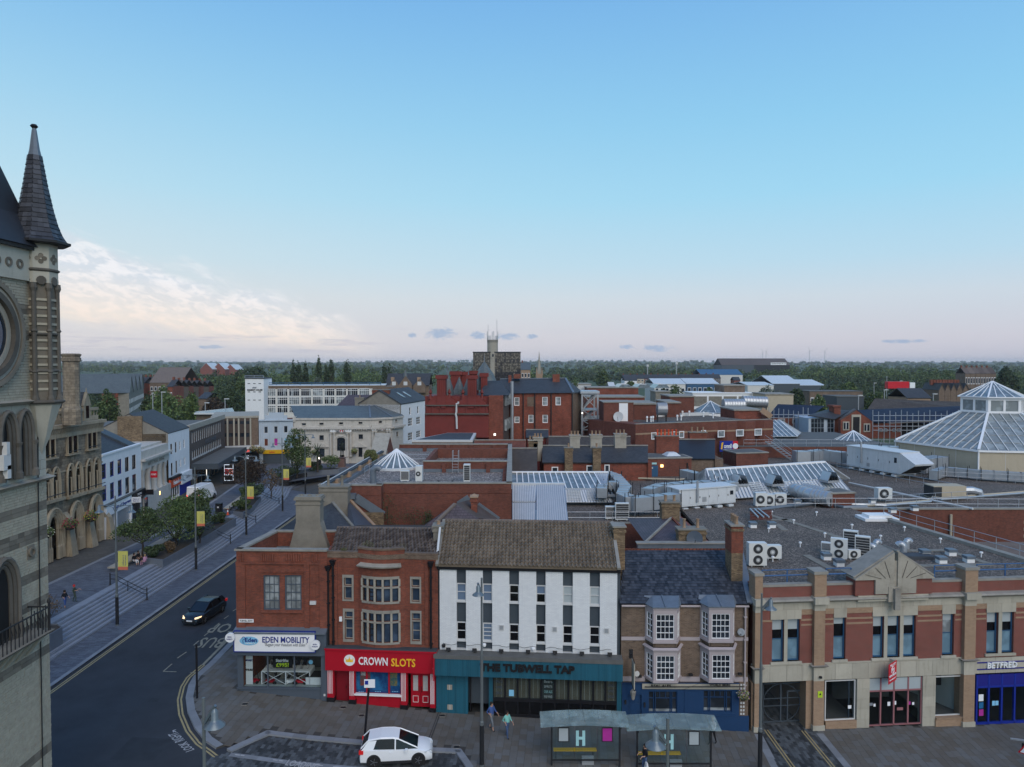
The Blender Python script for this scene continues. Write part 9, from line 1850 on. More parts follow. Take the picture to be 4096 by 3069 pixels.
t_=pY(*zr_(1015,208),300);t=new('lorry','red-sided lorry with white cab parked before the right wood','lorry',(t_.x,300,t_.z));MB().box(0,9,0,2.5,.9,3.8).out('trailer','sign_red',t,1);MB().box(9.3,11.5,0,2.5,.6,3.4).out('cab','paint',t,1);[MB().tube([(x,-.02,.5),(x,.3,.5)],.5,10).out('wheel','rubber',t,1)for x in(1,2.2,8,10.4)]
# trees
def leaves(pts,s,rng,flat=.5):
 n=len(pts);a=rng.normal(size=(n,3));a/=np.linalg.norm(a,axis=1)[:,None];b=np.cross(a,rng.normal(size=(n,3)));b/=np.linalg.norm(b,axis=1)[:,None];L=(s*rng.uniform(.6,1.3,n))[:,None];a*=L;b*=L*.6
 return np.stack([pts-a,pts+b,pts+a,pts-b],1).reshape(-1,3)
def crown_pts(rng,n,R_,Hh,z0,clumps,up=.0,shape=1.):
 c=rng.normal(size=(clumps,3));c/=np.linalg.norm(c,axis=1)[:,None];c*=(rng.uniform(.25,1,clumps)**.5)[:,None]*.72;cr=rng.uniform(.26,.44,clumps)
 k=rng.integers(0,clumps,n);d=rng.normal(size=(n,3));d/=np.linalg.norm(d,axis=1)[:,None];p=c[k]+d*(cr[k]*rng.uniform(.6,1.08,n)**.6)[:,None];w=1-.35*np.clip(p[:,2],-1,1)*shape
 return np.stack([p[:,0]*R_*w,p[:,1]*R_*w,z0+(p[:,2]+1)*Hh/2],1)
def leafobj(name,V4,m,parent=None,stuff=False):
 n=len(V4)//4;me=bpy.data.meshes.new(name);me.vertices.add(len(V4));me.vertices.foreach_set('co',V4.ravel());me.loops.add(n*4);me.loops.foreach_set('vertex_index',np.arange(n*4));me.polygons.add(n);me.polygons.foreach_set('loop_start',np.arange(n)*4);me.update(calc_edges=True);me.materials.append(M[m]);o=bpy.data.objects.new(name,me);COL.objects.link(o);o.parent=parent
 if stuff:o['kind']='stuff'
 return o
def tree(x,y,z,h,r,m,label,seed=0,n=2600,leaf=.16,trunk=.25,name='broadleaf_tree',grp='trees',shape=1.,cl=22,multi=1):
 rng=np.random.default_rng(seed+11);t=new(name,label,'tree',(x,y,z),group=grp);zt0=h*trunk;mb=MB();r0=max(.06,h*.022)
 mb.tube([(0,0,-.2),(.04*r,.02,zt0*.6),(0,0,zt0+.1),(.05*r,0,h*.62)],r0,7,r0*.35)
 for k in rg(7):a=k*2.4+seed;e=V((cos(a)*r*.62,sin(a)*r*.62,h*(.5+.06*(k%4))));s=V((0,0,zt0*(.75+.12*(k%4))));mb.tube([s,s.lerp(e,.5)+V((0,0,-.04*h)),e],r0*.5,5,r0*.12)
 mb.out('trunk','bark',t,1);leafobj('crown',leaves(crown_pts(rng,n,r,h-zt0*.8,zt0*.8,cl,shape=shape),leaf,rng),m,t);return t
 # street trees on High Row
tree(-39.4,75.,1.5,5.2,2.9,'leaf','leaning small-leaved tree in the long planter behind the two seated people',1,5000,.1,.32)
tree(-37.7,79.,1.5,6.,3.,'lush','brightest green bushy tree in the middle of the long planter',2,6500,.1,.1)
tree(-37.9,84.5,1.5,5.6,2.9,'leaf','bushy green tree at the far end of the long planter',3,6000,.1,.12);tree(-35.8,80.8,1.5,4.6,1.7,'pine','thin dark branches overhanging the steps behind the lamp post banner',31,900,.15,.1)
tree(-41.4,111,1.1,6.3,3.3,'leaf_purple','round copper-leaved tree on a thin trunk near the litter bin',4,6000,.12,.3);tree(-37.2,109,1.2,4.6,1.7,'leaf_brown','small thin brown-leaved tree right of the copper tree',5,500,.13,.25)
tree(-38.5,126.5,1.5,9.4,3.,'leaf','tall green street tree in front of the pale blue building',6,5500,.14,.15)
def shrub(x,y,z,h,r,m,lab,seed,n=900,leaf=.1):t=new('shrub',lab,'shrub',(x,y,z),group='shrubs in the planters');rng=np.random.default_rng(seed);MB().tube([(0,0,-.1),(0,0,h*.6)],.04,5).out('stem','bark',t,1);leafobj('foliage',leaves(crown_pts(rng,n,r,h,0,9,shape=0),leaf,rng),m,t)
for i,(x,y,z,h,r,m,lab)in enum(((-37.6,74.3,1.4,1.7,1.2,'pine','low dark shrub at the near corner of the long planter'),(-37.,76.3,1.4,1.6,.7,'leaf_brown','brownish shrub beside the low dark one'),(-37.2,90,1.4,1.5,1.3,'pine','dark shrub at the far end of the long planter'),(-37.6,98.5,1.4,1.6,1.5,'leaf','light spreading shrub at the near end of the middle planter'),(-37.8,101.5,1.4,3.,1.9,'leaf','tall shrub in the middle planter behind the lamp banner'),(-38.2,105,1.4,3.2,1.9,'pine','dark rounded shrub under the copper tree'),(-36.6,53,1.4,2.6,1.4,'leaf','clipped round bush beside the clock tower'),(-40.2,123.6,1.6,2.4,2.2,'pine','dark shrub at the corner of the curved planter'),(-39.5,126,1.8,2.2,2.,'pine','dark shrub under the tall green street tree'),(-36.6,130.6,1.9,1.9,1.7,'pine','low dark shrub in the curved planter before the palm'),(-34.2,133.4,1.9,2.9,2.3,'lush','bright rounded shrub at the right end of the curved planter'),(-15.9,79.5,10.5,2.,1.,'leaf_weed','self-sown bush growing on the gravel roof edge'))):shrub(x,y,z,h,r,m,lab,50+i,1400,.12)
for k in rg(2):
 t=new('twiggy_shrub',('sparse twiggy shrub half hidden by the clock tower','sparse twiggy shrub in front of the walking boys')[k],'shrub',(-37.2-k,56.2+k,1.1),group='twiggy shrubs');rng=np.random.default_rng(k);mb=MB()
 for j in rg(12):a=j*.9;mb.tube([(0,0,0),(cos(a)*.6,sin(a)*.6,1.1),(cos(a)*1.1,sin(a)*1.1,1.7+.1*(j%3))],.02,4,.006)
 mb.out('branches','bark',t,1);leafobj('foliage',leaves(crown_pts(rng,350,1.1,1.8,.5,9,shape=0),.07,rng),'leaf_brown',t)
t=new('palm','spiky palm behind the curved planter','palm',(-35.6,129.5,1.9),group='palms');MB().tube([(0,0,0),(0,0,3.6)],.18,7).out('trunk','bark',t,1);mb=MB()
for k in rg(70):a=k*2.4;e=sin(k*1.3)*.9;d=V((cos(a)*cos(e),sin(a)*cos(e),sin(e)));s=V((-d.y,d.x,0)).normalized()*.07;c=V((0,0,4.));mb.quad(c-s,c+s,c+d*1.9+s*.3+V((0,0,-.3)),c+d*1.9-s*.3+V((0,0,-.3)))
mb.out('fronds','pine',t,1)
# single trees among the buildings
TL=[(zc,90,310,470,190,210,'leaf','weeping dark green tree above the stone bank roofs'),(zc,620,330,560,330,215,'lush','broad bright green tree behind the department store'),(zc,850,340,560,150,225,'lush','rounded bright tree right of the broad one'),(zc,470,360,560,130,225,'pine','dark tree in front of the apartment block gables'),(zc,1150,285,560,330,260,'pine','large dark tree left of the white office tower'),(zc,1060,400,560,200,245,'leaf_purple','reddish dark tree behind the glazed canopy'),(zc,1385,105,300,290,500,'pine','great domed tree on the skyline above the office tower'),(zc,1290,240,400,150,330,'leaf','green tree touching the left of the office tower'),(zc,1710,258,300,110,330,'leaf_yellow','small yellow-green tree above the long office block'),(zc,1965,245,300,130,330,'leaf_gray','pale bushy tree above the long office block'),(zt2_,640,350,400,110,420,'leaf','small tree in front of the white inn'),(zt2_,1010,385,480,170,250,'leaf','dark green tree among the central low roofs'),(zt2_,915,385,440,80,300,'pine','small dark tree behind the central low roofs'),(zt2_,1290,388,440,100,330,'lush','small bright tree left of the square lift house'),(zt2_,1740,380,500,260,240,'leaf_gray','silvery willow-like tree behind the cream plant building'),(zt2_,1980,400,470,120,300,'pine','dark tree right of the silvery tree'),(zt2_,2170,440,500,120,260,'lush','light green tree right of the cream plant building'),(zr_,730,138,215,100,420,'lush','rounded green tree left of the wood, above the brick building'),(zr_,920,190,290,180,260,'leaf','dark bushy tree in front of the red lorry'),(zr_,1080,225,290,140,250,'lush','light bushy tree below the red lorry'),(zr_,1290,215,290,170,240,'pine','dark bushy tree left of the lantern above the grey roof'),(zr_,1500,150,260,150,330,'leaf','tree behind the glass lantern, to its left'),(zr_,1890,30,120,130,420,'pine','big dark tree above the glass lantern'),(zo,1850,400,450,90,200,'leaf','low green tree just right of the slate hotel roof'),(zt2_,430,262,340,90,620,'leaf','rounded tree at the left edge of the central woods')]
for i,(q,x,yt,yb,w,Y,m,lab)in enum(TL):a=pY(*q(x,yt),Y);sc=1/{zc:2.212,zt2_:2.011,zr_:1.841,zo:1.841}[q];tree(a.x,Y,-3,a.z+3,w*sc*Y/FPX/1.45,m,lab,i+70,3000,max(.4,Y/600),.08,grp='trees among the town roofs',cl=26)
for i,(x,yt,Y)in enum(((1755,78,430),(1803,78,430),(1865,100,440),(1975,50,420),(2050,92,440),(2087,55,430))):a=pY(*zc(x,yt),Y);tree(a.x,Y,-3,a.z+3,2.5,'pine',ordn[i]+' of the tall narrow poplars from the left on the skyline',i+200,1300,.6,.05,'poplar_tree','poplars on the skyline',.6,30)
for i,(x,yt)in enum(((165,235),(42,232),(478,262),(438,278))):a=pY(*zo(x,yt),460);tree(a.x,460,-3,a.z+3,2.6 if i else 3.,'pine',('wide poplar right of the six, above the corner bank','poplar nearest the six, above the long office block','pointed dark tree left of the shaped gables','thin pointed tree beside it')[i],i+230,1100,.6,.05,'poplar_tree','poplars on the skyline',.6,30)
# the woods: one mass
rng=np.random.default_rng(4);acc={k:[]for k in('pine','leaf','lush')}
def wood(n,Y0,Y1,u0,u1,hmin,hmax,nl,leaf,rad):
 for _ in rg(n):
  Y=Y0*(Y1/Y0)**rng.random();u=rng.uniform(u0,u1);x=(u-U0)/FPX*Y;h=rng.uniform(hmin,hmax);r=h*rng.uniform(*rad);g_=sin(x*.011+Y*.004)+sin(x*.0037-Y*.009+2)+sin(x*.029+1);h*=.85+.17*g_;k=('pine','leaf','lush')[int(max(0,min(2.9,1+g_*.7+rng.normal()*.5)))]
  p=crown_pts(rng,nl,r,h,-3+hill(x,Y),7,shape=.5);p[:,0]+=x;p[:,1]+=Y;acc[k].append(leaves(p,leaf*Y/1000,rng))
wood(330,420,620,330,1700,12,19,150,1.6,(.42,.6));wood(240,640,1100,300,2350,12,17,90,1.6,(.5,.7));wood(330,620,1100,3230,4500,12,20,110,1.6,(.5,.7));wood(200,1000,1450,2200,3300,12,18,90,1.5,(.5,.7));wood(110,480,650,3250,4500,11,17,150,1.6,(.45,.6));wood(90,900,1000,2150,3300,10,15,100,1.5,(.5,.7))
wood(900,1500,3200,-500,4700,12,19,40,1.5,(.6,1.));wood(1100,3200,8500,-500,4700,14,24,22,1.6,(.9,1.6));wood(60,380,600,-300,420,10,15,100,1.5,(.5,.7));wood(75,240,400,200,950,7,11,220,1.7,(.5,.7));wood(26,250,420,3700,4400,8,12,220,1.7,(.5,.6))
for k,v in acc.items():o=leafobj('woodland',np.concatenate(v),k);tag(o,'dark green woodland covering the plain to the horizon',kind='stuff')
mh=M['air']=bpy.data.materials.new('air');mh.use_nodes=True;E.nt=mh.node_tree;E.nt.nodes.remove(E.nt.nodes['Principled BSDF']);v=E.nt.nodes.new('ShaderNodeVolumePrincipled');v.inputs['Density'].default_value=.00007;v.inputs['Color'].default_value=(.9,.95,1,1);E.nt.links.new(v.outputs[0],E.nt.nodes['Material Output'].inputs['Volume'])
tag(MB().box(-9500,9500,-350,12500,-12,75).out('haze','air'),kind='stuff')
# near roof: plant, pads, rails
q=zr_;gs=lambda x,y:pZ(*q(x,y),ZR)
for i,(x,y,w,d,h,rz,f,s,lab)in enum(((575,1400,1.,.45,.8,-.5,1,1,'small louvred unit at the left of the rooftop cluster'),(655,1450,1.15,.5,1.6,-.5,2,0,'plain-faced tall unit in the rooftop cluster'),(740,1400,1.05,.5,1.75,-.5,2,1,'tallest dark-grilled unit at the back of the rooftop cluster'),(828,1442,1.05,.5,1.7,-.5,2,1,'dark-grilled tall unit at the right of the rooftop cluster'),(762,1450,.9,.4,.75,0,1,0,'small low unit in front of the rooftop cluster'),(48,1500,1.3,.6,1.75,0,2,0,'big twin-fan unit nearest the red chimney'),(165,1450,1.2,.5,1.1,0,1,0,'single-fan unit right of the twin-fan one'),(980,1010,1.5,.9,1.3,0,1,0,'lone white unit on the far gravel roof'))):
 p=gs(x,y);acunit(p.x,p.y,ZR,w,d,h,lab,rz,f,side=bool(s))
for x,y,h,lab in((100,1060,1.5,'first of three white units left of the rusty duct'),(165,1058,1.3,'second of three white units left of the rusty duct'),(245,1058,1.4,'third of three white units, nearest the rusty duct')):p=gs(x,y);acunit(p.x,p.y+1,zc7,1.2,.7,h,lab,side=False)
for x,y,lab in((900,862,'left one of two black-fronted units behind the tiled ridge'),(980,870,'right one of two black-fronted units behind the tiled ridge')):p=pZ(*zq(x,y),zc7);acunit(p.x,p.y,zc7,1.3,.5,1.3+(x>950)*.4,lab,side=True)
for x,y,rz,h,lab in((915,1430,2.6,.6,'near one of the silver elbow pair'),(925,1385,.3,.5,'far one of the silver elbow pair'),(1130,1415,2.7,.6,'near elbow of the second silver pair'),(1150,1375,.2,.5,'far elbow of the second silver pair')):gooseneck(tuple(gs(x,y)),.24,h,rz,lab,'galv')
p=gs(1210,1440);B(MALL,'felt_upstand','felt',p.x-1.8,p.x+1.3,p.y-.5,p.y+.6,ZR,ZR+.25)
pads=[(1285,1425),(1478,1420),(1408,1478),(1610,1470),(560,1450),(655,1498),(870,1490),(160,1215),(20,1215),(350,1045),(900,1035),(1048,1105),(1210,1090)]
pt_=new('vent_pad','x','roof vent',(0,0,0),group='white box vents on the gravel roofs');MB().box(-.28,.28,-.28,.28,0,.3).out('base','milk',pt_,1);MB().box(-.33,.33,-.33,.33,.3,.5).out('cap','lead',pt_,1)
ct_=new('roof_cowl','x','vent cowl',(0,0,0),group='little white cowls on the gravel roof');MB().lat([(.04,0),(.04,.3),(.13,.32),(.11,.42)],n=8).out('cowl','milk',ct_,1)
for i,(x,y)in enum(pads):o=pt_ if i==0 else copy_tree(pt_);p=gs(x,y);o.location=p;o['label']='white box vent with grey cap, '+('left near one of four by the pediment','far middle one of four by the pediment','near middle one of four by the pediment','rightmost of four by the pediment','under the left end of the unit cluster','under the middle of the unit cluster','behind the pediment peak','under the right of the rusty frame','under the left of the rusty frame','before the white units','below the lone white unit','before the wide roof hatch','behind the wide roof hatch')[i]
for i,(x,y)in enum(((160,1125),(490,1130),(322,1190),(138,1252),(551,1290),(751,1225),(1137,1243),(962,1308),(370,1360),(1402,1330),(1703,1435),(168,1468))):o=ct_ if i==0 else copy_tree(ct_);o.location=gs(x,y);o['label']='tiny white cowl on the gravel roof'
for a,b in(((100,1110),(720,1310)),((150,1160),(320,1160)),((190,1190),(260,1240)),((410,1420),(610,1530)),((610,1530),(800,1525)),((1260,1500),(1780,1490)),((1450,1385),(1790,1495)),((950,1390),(1450,1385))):
 g=MB();A,C=gs(*a),gs(*b);n=max(1,round((C-A).length/.6));e=(C-A).normalized();s=V((-e.y,e.x,0))*.3
 for i in rg(n):u,v=A.lerp(C,i/n),A.lerp(C,(i+.94)/n);g=MB();g.slab([u-s,v-s,v+s,u+s][::1],.04);o=g.out('walkway_slab','mud',MALL);o.location.z+=.045
t=new('steel_frame','empty rust-red steel frame on white pads on the gravel roof','frame',gs(90,1200));fz=ZR+.55
for k in rg(7):MB().beam(gs(0,1130+k*12)+V((0,0,.6)),gs(160,1140+k*10)+V((0,0,.6)),.09).out('joist','rust',t)
for k in rg(3):MB().beam(gs(0+30*k,1130)+V((0,0,.68)),gs(60+40*k,1195)+V((0,0,.68)),.12).out('cross_rail','galv',t)
E0,E1=V((35.2,66.8,0)),V((38.2,53,0));E2=FM.w(23.6,.35,0)
for a,b in((E0,E1),(E1,E2)):prt(MB().beam(a+V((0,0,ZR+.1)),b+V((0,0,ZR+.1)),.6,.3),'edge_coping','coping',MALL);prt(MB().add([(a.x+.2,a.y,1),(b.x+.2,b.y,1),(b.x+.2,b.y,ZR),(a.x+.2,a.y,ZR)],[(0,1,2,3)]),'flank_wall','wine',MALL)
rail([tuple(E0.xy),tuple(E1.xy),tuple(E2.xy)],ZR+.2,lab='long galvanised rail along the diagonal edge of the near gravel roof');rail([(27,72.5),(35.3,72.5),(60,71.9)],zc7+.1,lab='guard rail behind the sunken yard')
T=bld_=bld('sunken_yard','deep brick-walled yard between the roofs at the right',50,70);B(T,'far_wall','brick',34.6,70,71.7,72.15,-2,zc7+.15);B(T,'coping','coping',34.5,70,71.6,72.2,zc7+.16,zc7+.3);prt(MB().slab([(41,58,2.4),(60,58,2.4),(60,66,5.2),(40.4,66,5.2)],.2),'tiled_lean_to','cocoa',T);prt(MB().tube([(44.5,71.5,1),(44.5,71.5,zc7-.3)],.12,6),'downpipe','sand',T)
for z in(4.2,4.9,5.6):B(T,'buff_stripe','buff',52,62,71.66,71.7,z,z+.3)
for a,b,z,lab in(((560,750),(1130,850),zc7,'rail in front of the large air handler'),((640,790),(1500,960),zc7,'long zigzag rail across the dark gravel roof'),((1130,850),(2100,900),zc7,'rail below the dome wall'),((1000,1055),(1600,1020),zc7,'rail over the pipes near the sunken yard')):A,C=pZ(*q(*a),z),pZ(*q(*b),z);rail([tuple(A.xy),tuple(C.xy)],z,lab=lab)
T=bld('roof_pipework','cream and grey pipe runs on blocks across the dark gravel roof',35,80,'pipework',zc7)
for m,L in(('sand',((820,1080),(1250,1045),(1330,1035),(1345,1010),(1400,1020),(2100,965))),('galv',((560,1060),(1000,1075),(1330,1045),(1345,1015),(1410,1030),(2100,975))),('bone',((730,905),(1640,1100))),('lead',((0,1115),(240,1085),(530,1050),(690,1090),(860,1085))),('sand',((-900,820),(-820,870),(-520,880),(-80,840)))):P_=[pZ(*q(*p),zc7)+V((0,0,.3))for p in L];prt(MB().tube(P_,.12 if m!='lead' else .2,6),'pipe',m,T)
t=bld('roof_hatch','wide white stepped roof hatch on the near gravel roof',0,0,'roof hatch');t.location=gs(935,1155);MB().box(-1.6,1.6,-1,1,0,.25).out('kerb','milk',t,1);MB().box(-1.1,1.1,-.7,.7,.25,.5).out('lid','milk',t,1)
t=bld('condenser','cream cooling unit with a fat flexible duct on the dark roof',0,0,'cooling unit');t.location=pZ(*q(1435,1000),zc7);MB().box(-1.8,1.8,-.9,.9,.1,1.5).out('casing','sand',t,1);MB().box(-1.83,-.9,-.92,.92,.2,1.4).out('grille','grille',t,1);MB().tube([(1.8,0,.9),(3,0,.9),(3.8,0,.7),(4,0,.1)],.4,8).out('flexible_duct','galv',t,1)
# lamp posts
def lampost(x,y,z,h,arms,lab,banner=0,rz=0.,k=1.):
 t=new('lamp_post',lab,'lamp post',(x,y,z),rz,'street lamp posts');MB().lat([(.13,0),(.12,2.6),(.09,2.65),(.085,h*.6),(.06,h*.62),(.055,h)],n=10).out('pole','pole_grey',t,1);MB().lat([(.135,.1),(.13,2.4)],n=10).out('pole_base','iron',t,1)
 for s in arms:
  a=h-(.8 if len(arms)>1 else 1.1);L=1.35;o=MB().tube([(0,0,a-.6),(s*.25,0,a-.15),(s*L*.6,0,a)]if len(arms)>1 else[(0,0,a),(s*.22,0,a+.35),(s*.5,0,a+.7)],.03,6).out('arm_brace','pewter',t,1)
  if len(arms)>1:MB().tube([(0,0,a),(s*L,0,a)],.035,6).out('arm','pewter',t,1);c=(s*L,0,a)
  else:MB().beam((s*.05,0,a+.25),(s*.55,0,a+.95),.09).out('arm','pewter',t,1);c=(s*.5,0,a+.85)
  l=MB(X4.Translation(c)).lat([(.35,-.6),(.34,-.57),(.16,-.43),(.12,-.38),(.12,-.12),(.07,-.05),(.02,.02)],n=18).out('lamp_shade','pewter',t,1,1);MB(X4.Translation(c)).lat([(.3,-.6),(.26,-.58)],n=14).out('lamp_glass','head_lens',l,1)
 if banner:MB().box(.16,.98,-.02,.02,4.75,6.25).out('banner','banner_yellow',t,1);MB().box(.16,.98,-.025,.025,4.68,4.95).out('banner_foot','banner_red',t,1);[MB().tube([(0,0,z_),(1.02,0,z_)],.02,5).out('banner_rail','pole_grey',t,1)for z_ in(4.66,6.27)]
 if banner:F_=Fac((x,y),(x+1,y));words_=[words(F_,t,s_,.6+.2*i,z+5.5,.12,.9,'smoke',d=-.03,rz=-1.5708)for i,s_ in enum(('to Darlington','Welcome'))]
 return t
for i,(x,y)in enum(((-33.05,58.8),(-33.5,74.65),(-33.8,89.7),(-33.9,104.3),(-34.2,116.9))):lampost(x,y,0,10.9,(-1,1),'double-armed lamp post with yellow banner, '+('nearest, opposite the dark car','beside the long planter','beside the litter bin','fourth along the steps','farthest, by the curved steps')[i],1)
lampost(-1.75,40.5,G(-1.7),11.,(1,),'tall single-armed lamp post in front of the white brick building',rz=R(-110));lampost(14.6,41.1,G(14.6),10.6,(1,),'tall single-armed lamp post left of the mall passage',rz=R(-30));lampost(5.3,23.8,-1.7,11.6,(1,),'single-armed lamp post rising in front of the right bus shelter',rz=R(205));lampost(-10.4,23.6,-1,11.7,(1,),'single-armed lamp post at the road corner, bottom left',rz=R(-25))
for i,(x,y)in enum(((-35.2,66.),(-35.6,86.5),(-36.3,97.),(-37.4,110))):
 t=new('step_handrail','black iron handrail down the steps, '+('nearest, by the first banner','second, behind the long planter','third, beyond the litter bin','farthest, by the tall tree')[i],'handrail',(x-3,y,1.1),group='iron handrails on the steps');A,C=(x-2.5,y,1.15),(x+1.4,y-.9,.05)
 for P_ in(A,C):MB().lat([(.11,P_[2]),(.06,P_[2]+.1),(.05,P_[2]+1),(.08,P_[2]+1.05),(.02,P_[2]+1.15)],P_[:2],8).out('post','iron',t)
 for h in(.95,.55):MB().tube([(A[0],y,A[2]+h),(A[0]+.5,y-.1,A[2]+h),(C[0]-.3,C[1],C[2]+h),(C[0],C[1],C[2]+h)],.035,6).out('rail','iron',t)
 MB().tube([(x-.6,y-.45,.5),(x-.6,y-.45,1.5)],.035,6).out('mid_post','iron',t)
 # small street things
t=new('litter_bin','black litter bin beside the long bench','bin',(-40.6,97.8,1.1));MB().box(-.38,.38,-.35,.35,0,1.35).out('body','jet',t,1);MB().box(-.42,.42,-.38,.38,1.35,1.42).out('lid','iron',t,1);MB().box(-.12,.12,-.37,-.35,.8,1.).out('emblem','bone',t,1)
t=new('traffic_cone','orange and white traffic cone at the top of the steps','cone',(-39.,96.8,1.1));MB().box(-.2,.2,-.2,.2,0,.05).out('foot','orange',t,1);MB().lat([(.15,.05),(.09,.4)],n=10).out('cone','orange',t,1);MB().lat([(.09,.4),(.05,.65)],n=10).out('reflective_band','snow',t,1);MB().lat([(.05,.65),(.03,.78)],n=10).out('tip','orange',t,1)
t=new('advert_panel','lit free-standing poster panel outside the canopy','advertising board',(-48.6,121.5,1.1));MB().box(-1,1,-.2,.2,0,3.6).out('casing','iron',t,1);b_=MB().box(-.78,.78,-.23,-.2,.6,3.4).out('lit_poster','screen',t,1);[MB().box(a,b,-.25,-.23,c,d).out('poster_block',m,b_,1)for a,b,c,d,m in((-.7,.7,2.75,3.3,'ink'),(-.7,.0,1.7,2.65,'sign_red'),(.05,.7,1.7,2.65,'orange'),(-.7,.7,.7,1.55,'dark'))];words(Fac((-48.6,121.5),(-47,121.5)),b_,'£15',.35,3.3,.4,.5,'snow',d=-.27)
t=new('phone_kiosk','dark street kiosk right of the lit poster panel','kiosk',(-46.,124.8,1.1));MB().box(-1.2,1.2,-.5,.5,0,3.8).out('body','storm',t,1);MB().box(-.5,.5,-.53,-.5,2.2,2.9).out('screen','net',t,1)
for i,(x,y)in enum(((-44.9,104),(-44.6,101.5),(-45.5,90.5))):t=new('bollard','black bollard '+('right of the white van','just behind the van corner','left of the leaning tree')[i],'bollard',(x,y,1.1),group='black bollards');MB().lat([(.12,0),(.1,1),(.13,1.05),(.02,1.15)],n=8).out('post','iron',t,1)
def signpost(x,y,z,h,lab,lean=0.):t=new('sign_post',lab,'sign post',(x,y,z));MB().tube([(0,0,0),(lean,0,h)],.07,8).out('post','jet',t,1);return t
t=signpost(-8.95,42.28,G(-8.95),4.,'black post with small blue and white parking plate behind the white car',.35);MB().box(.05,.7,-.12,-.08,3.5,4.).out('plate','snow',t,1);MB().box(.1,.3,-.14,-.12,3.7,3.93).out('blue_square','royal',t,1)
signpost(-20.75,46.13,-.1,3.6,'plain black post at the pavement corner');t=signpost(-43.2,139,1.1,6,'grey post with round blue one-way sign before the yellow shop');disc(Fac((-43.2,139),(-42,139)),0,6.6,.55,-.1,-.05,18).out('round_sign','sky',t);MB().box(-.5,.5,-.1,-.05,4.3,4.7).out('plate','snow',t,1)
t=new('statue','dark bronze standing statue on a stepped granite pedestal','statue',(-32.9,136.9,1.1));MB().box(-1.3,1.3,-1.3,1.3,0,.5).out('step','granite',t,1);MB().lat([(1.1,.5),(.9,.8),(.8,2.3),(1.,2.5)],n=4,a0=pi/4).out('pedestal','granite',t,1);MB().box(-.4,.4,-1.32,-1.3,.1,.35).out('uplight','lamp_warm',t,1)
STATUE=(-32.9,136.9,3.6)
t=new('ticket_machine','dark pay machine with lit white screen beside the bank corner','pay machine',(-37.8,138.5,1.1));MB().box(-.35,.35,-.3,.3,0,2.6).out('body','iron',t,1);MB().box(-.25,.25,-.33,-.3,2.,2.4).out('screen','lamp_white',t,1)
t=new('give_way_sign','red-edged triangular two-way traffic sign on a pole with lamp bracket','traffic sign',(29.6,40.1,G(29.6)));MB().tube([(0,0,-.5),(0,0,2.6)],.04,6).out('pole','galv',t,1);X_=X4.Rotation(R(-50),4,'Z');tri=lambda r,y0,y1:MB(X_).hexa([(r*sin(a),y0,2.2+r*cos(a))for a in(0,2.094,4.189)],[(r*sin(a),y1,2.2+r*cos(a))for a in(0,2.094,4.189)])
tri(.52,-.08,-.06).out('red_triangle','sign_red',t,1);o=tri(.38,-.1,-.08).out('white_field','snow',t,1);[MB(X_).beam((x,-.11,2.05),(x,-.11,2.3),.04,.01).out('arrow','ink',o,1)for x in(-.07,.07)];MB(X4.Rotation(R(-50),4,'Z')).lat([(.3,1.9),(.3,2.5)],(0,.06),14,sy=.1).out('round_sign_back','iron',t,1)
for s in(-1,1):MB().beam((s*.15,0,2.78),(s*.75,-.35*s,2.7),.12,.07).out('lamp_arm','galv',t,1)
def shelter(x0,x1,lab,poster,y=40.75,ext=1):
 g=G((x0+x1)/2);t=new('bus_shelter',lab,'bus shelter',(x0,y,g),group='bus shelters');N=6;c0,c1=x0-.65,x1+.55
 for i in rg(N):MB().slab([(c0+(c1-c0)*i/N,y-.35,g+2.45+.12*sin(pi*i/N)),(c0+(c1-c0)*(i+.985)/N,y-.35,g+2.45+.12*sin(pi*(i+1)/N)),(c0+(c1-c0)*(i+.985)/N,y+1.25,g+2.6+.12*sin(pi*(i+1)/N)),(c0+(c1-c0)*i/N,y+1.25,g+2.6+.12*sin(pi*i/N))],.015).out('roof_pane','shelter_glass',t)
 for x in(x0,x1):MB().box(x-.05,x+.05,y-.05,y+.05,G(x)-.02,g+2.48).out('post','iron',t);MB().beam((x,y-.4,g+2.42),(x,y+1.25,g+2.55),.07).out('roof_beam','iron',t)
 MB().beam((x0,y,g+2.42),(x1,y,g+2.42),.08).out('top_rail','iron',t);MB().beam((x0,y,g+.35),(x1,y,g+.35),.07).out('bottom_rail','iron',t)
 for k in rg(3):a,b=x0+(x1-x0)*k/3,x0+(x1-x0)*(k+1)/3;MB().box(a+.05,b-.02,y,y+.012,g+.4,g+2.38).out('wall_pane','clear_glass',t)
 c=(x0+x1)/2-.3;w=.27;o=MB().box(c-w,c-w+.17,y-.02,y-.005,g+1.2,g+2.1).out('letter_h','aqua',t);MB().box(c+w-.17,c+w,y-.02,y-.005,g+1.2,g+2.1).out('letter_h_stroke','aqua',o);MB().box(c-w,c+w,y-.025,y-.021,g+1.57,g+1.74).out('letter_h_bar','aqua',o)
 MB().box(x0+.15,x0+2.7,y+.55,y+.85,g+.55,g+.62).out('bench','yellow',t);[MB().tube([(x,y+.7,g),(x,y+.7,g+.55)],.03,5).out('bench_leg','iron',t)for x in(x0+.3,x0+2.5)];MB().box(c+.1,c+.8,y+.1,y+.3,g,g+.45).out('footing_box','zinc',t)
 for x,m in poster:o=MB().box(x-.32,x+.32,y-.05,y-.02,g+1.45,g+2.3).out('poster_frame','iron',t);MB().box(x-.27,x+.27,y-.06,y-.05,g+1.5,g+2.25).out('poster',m,o)
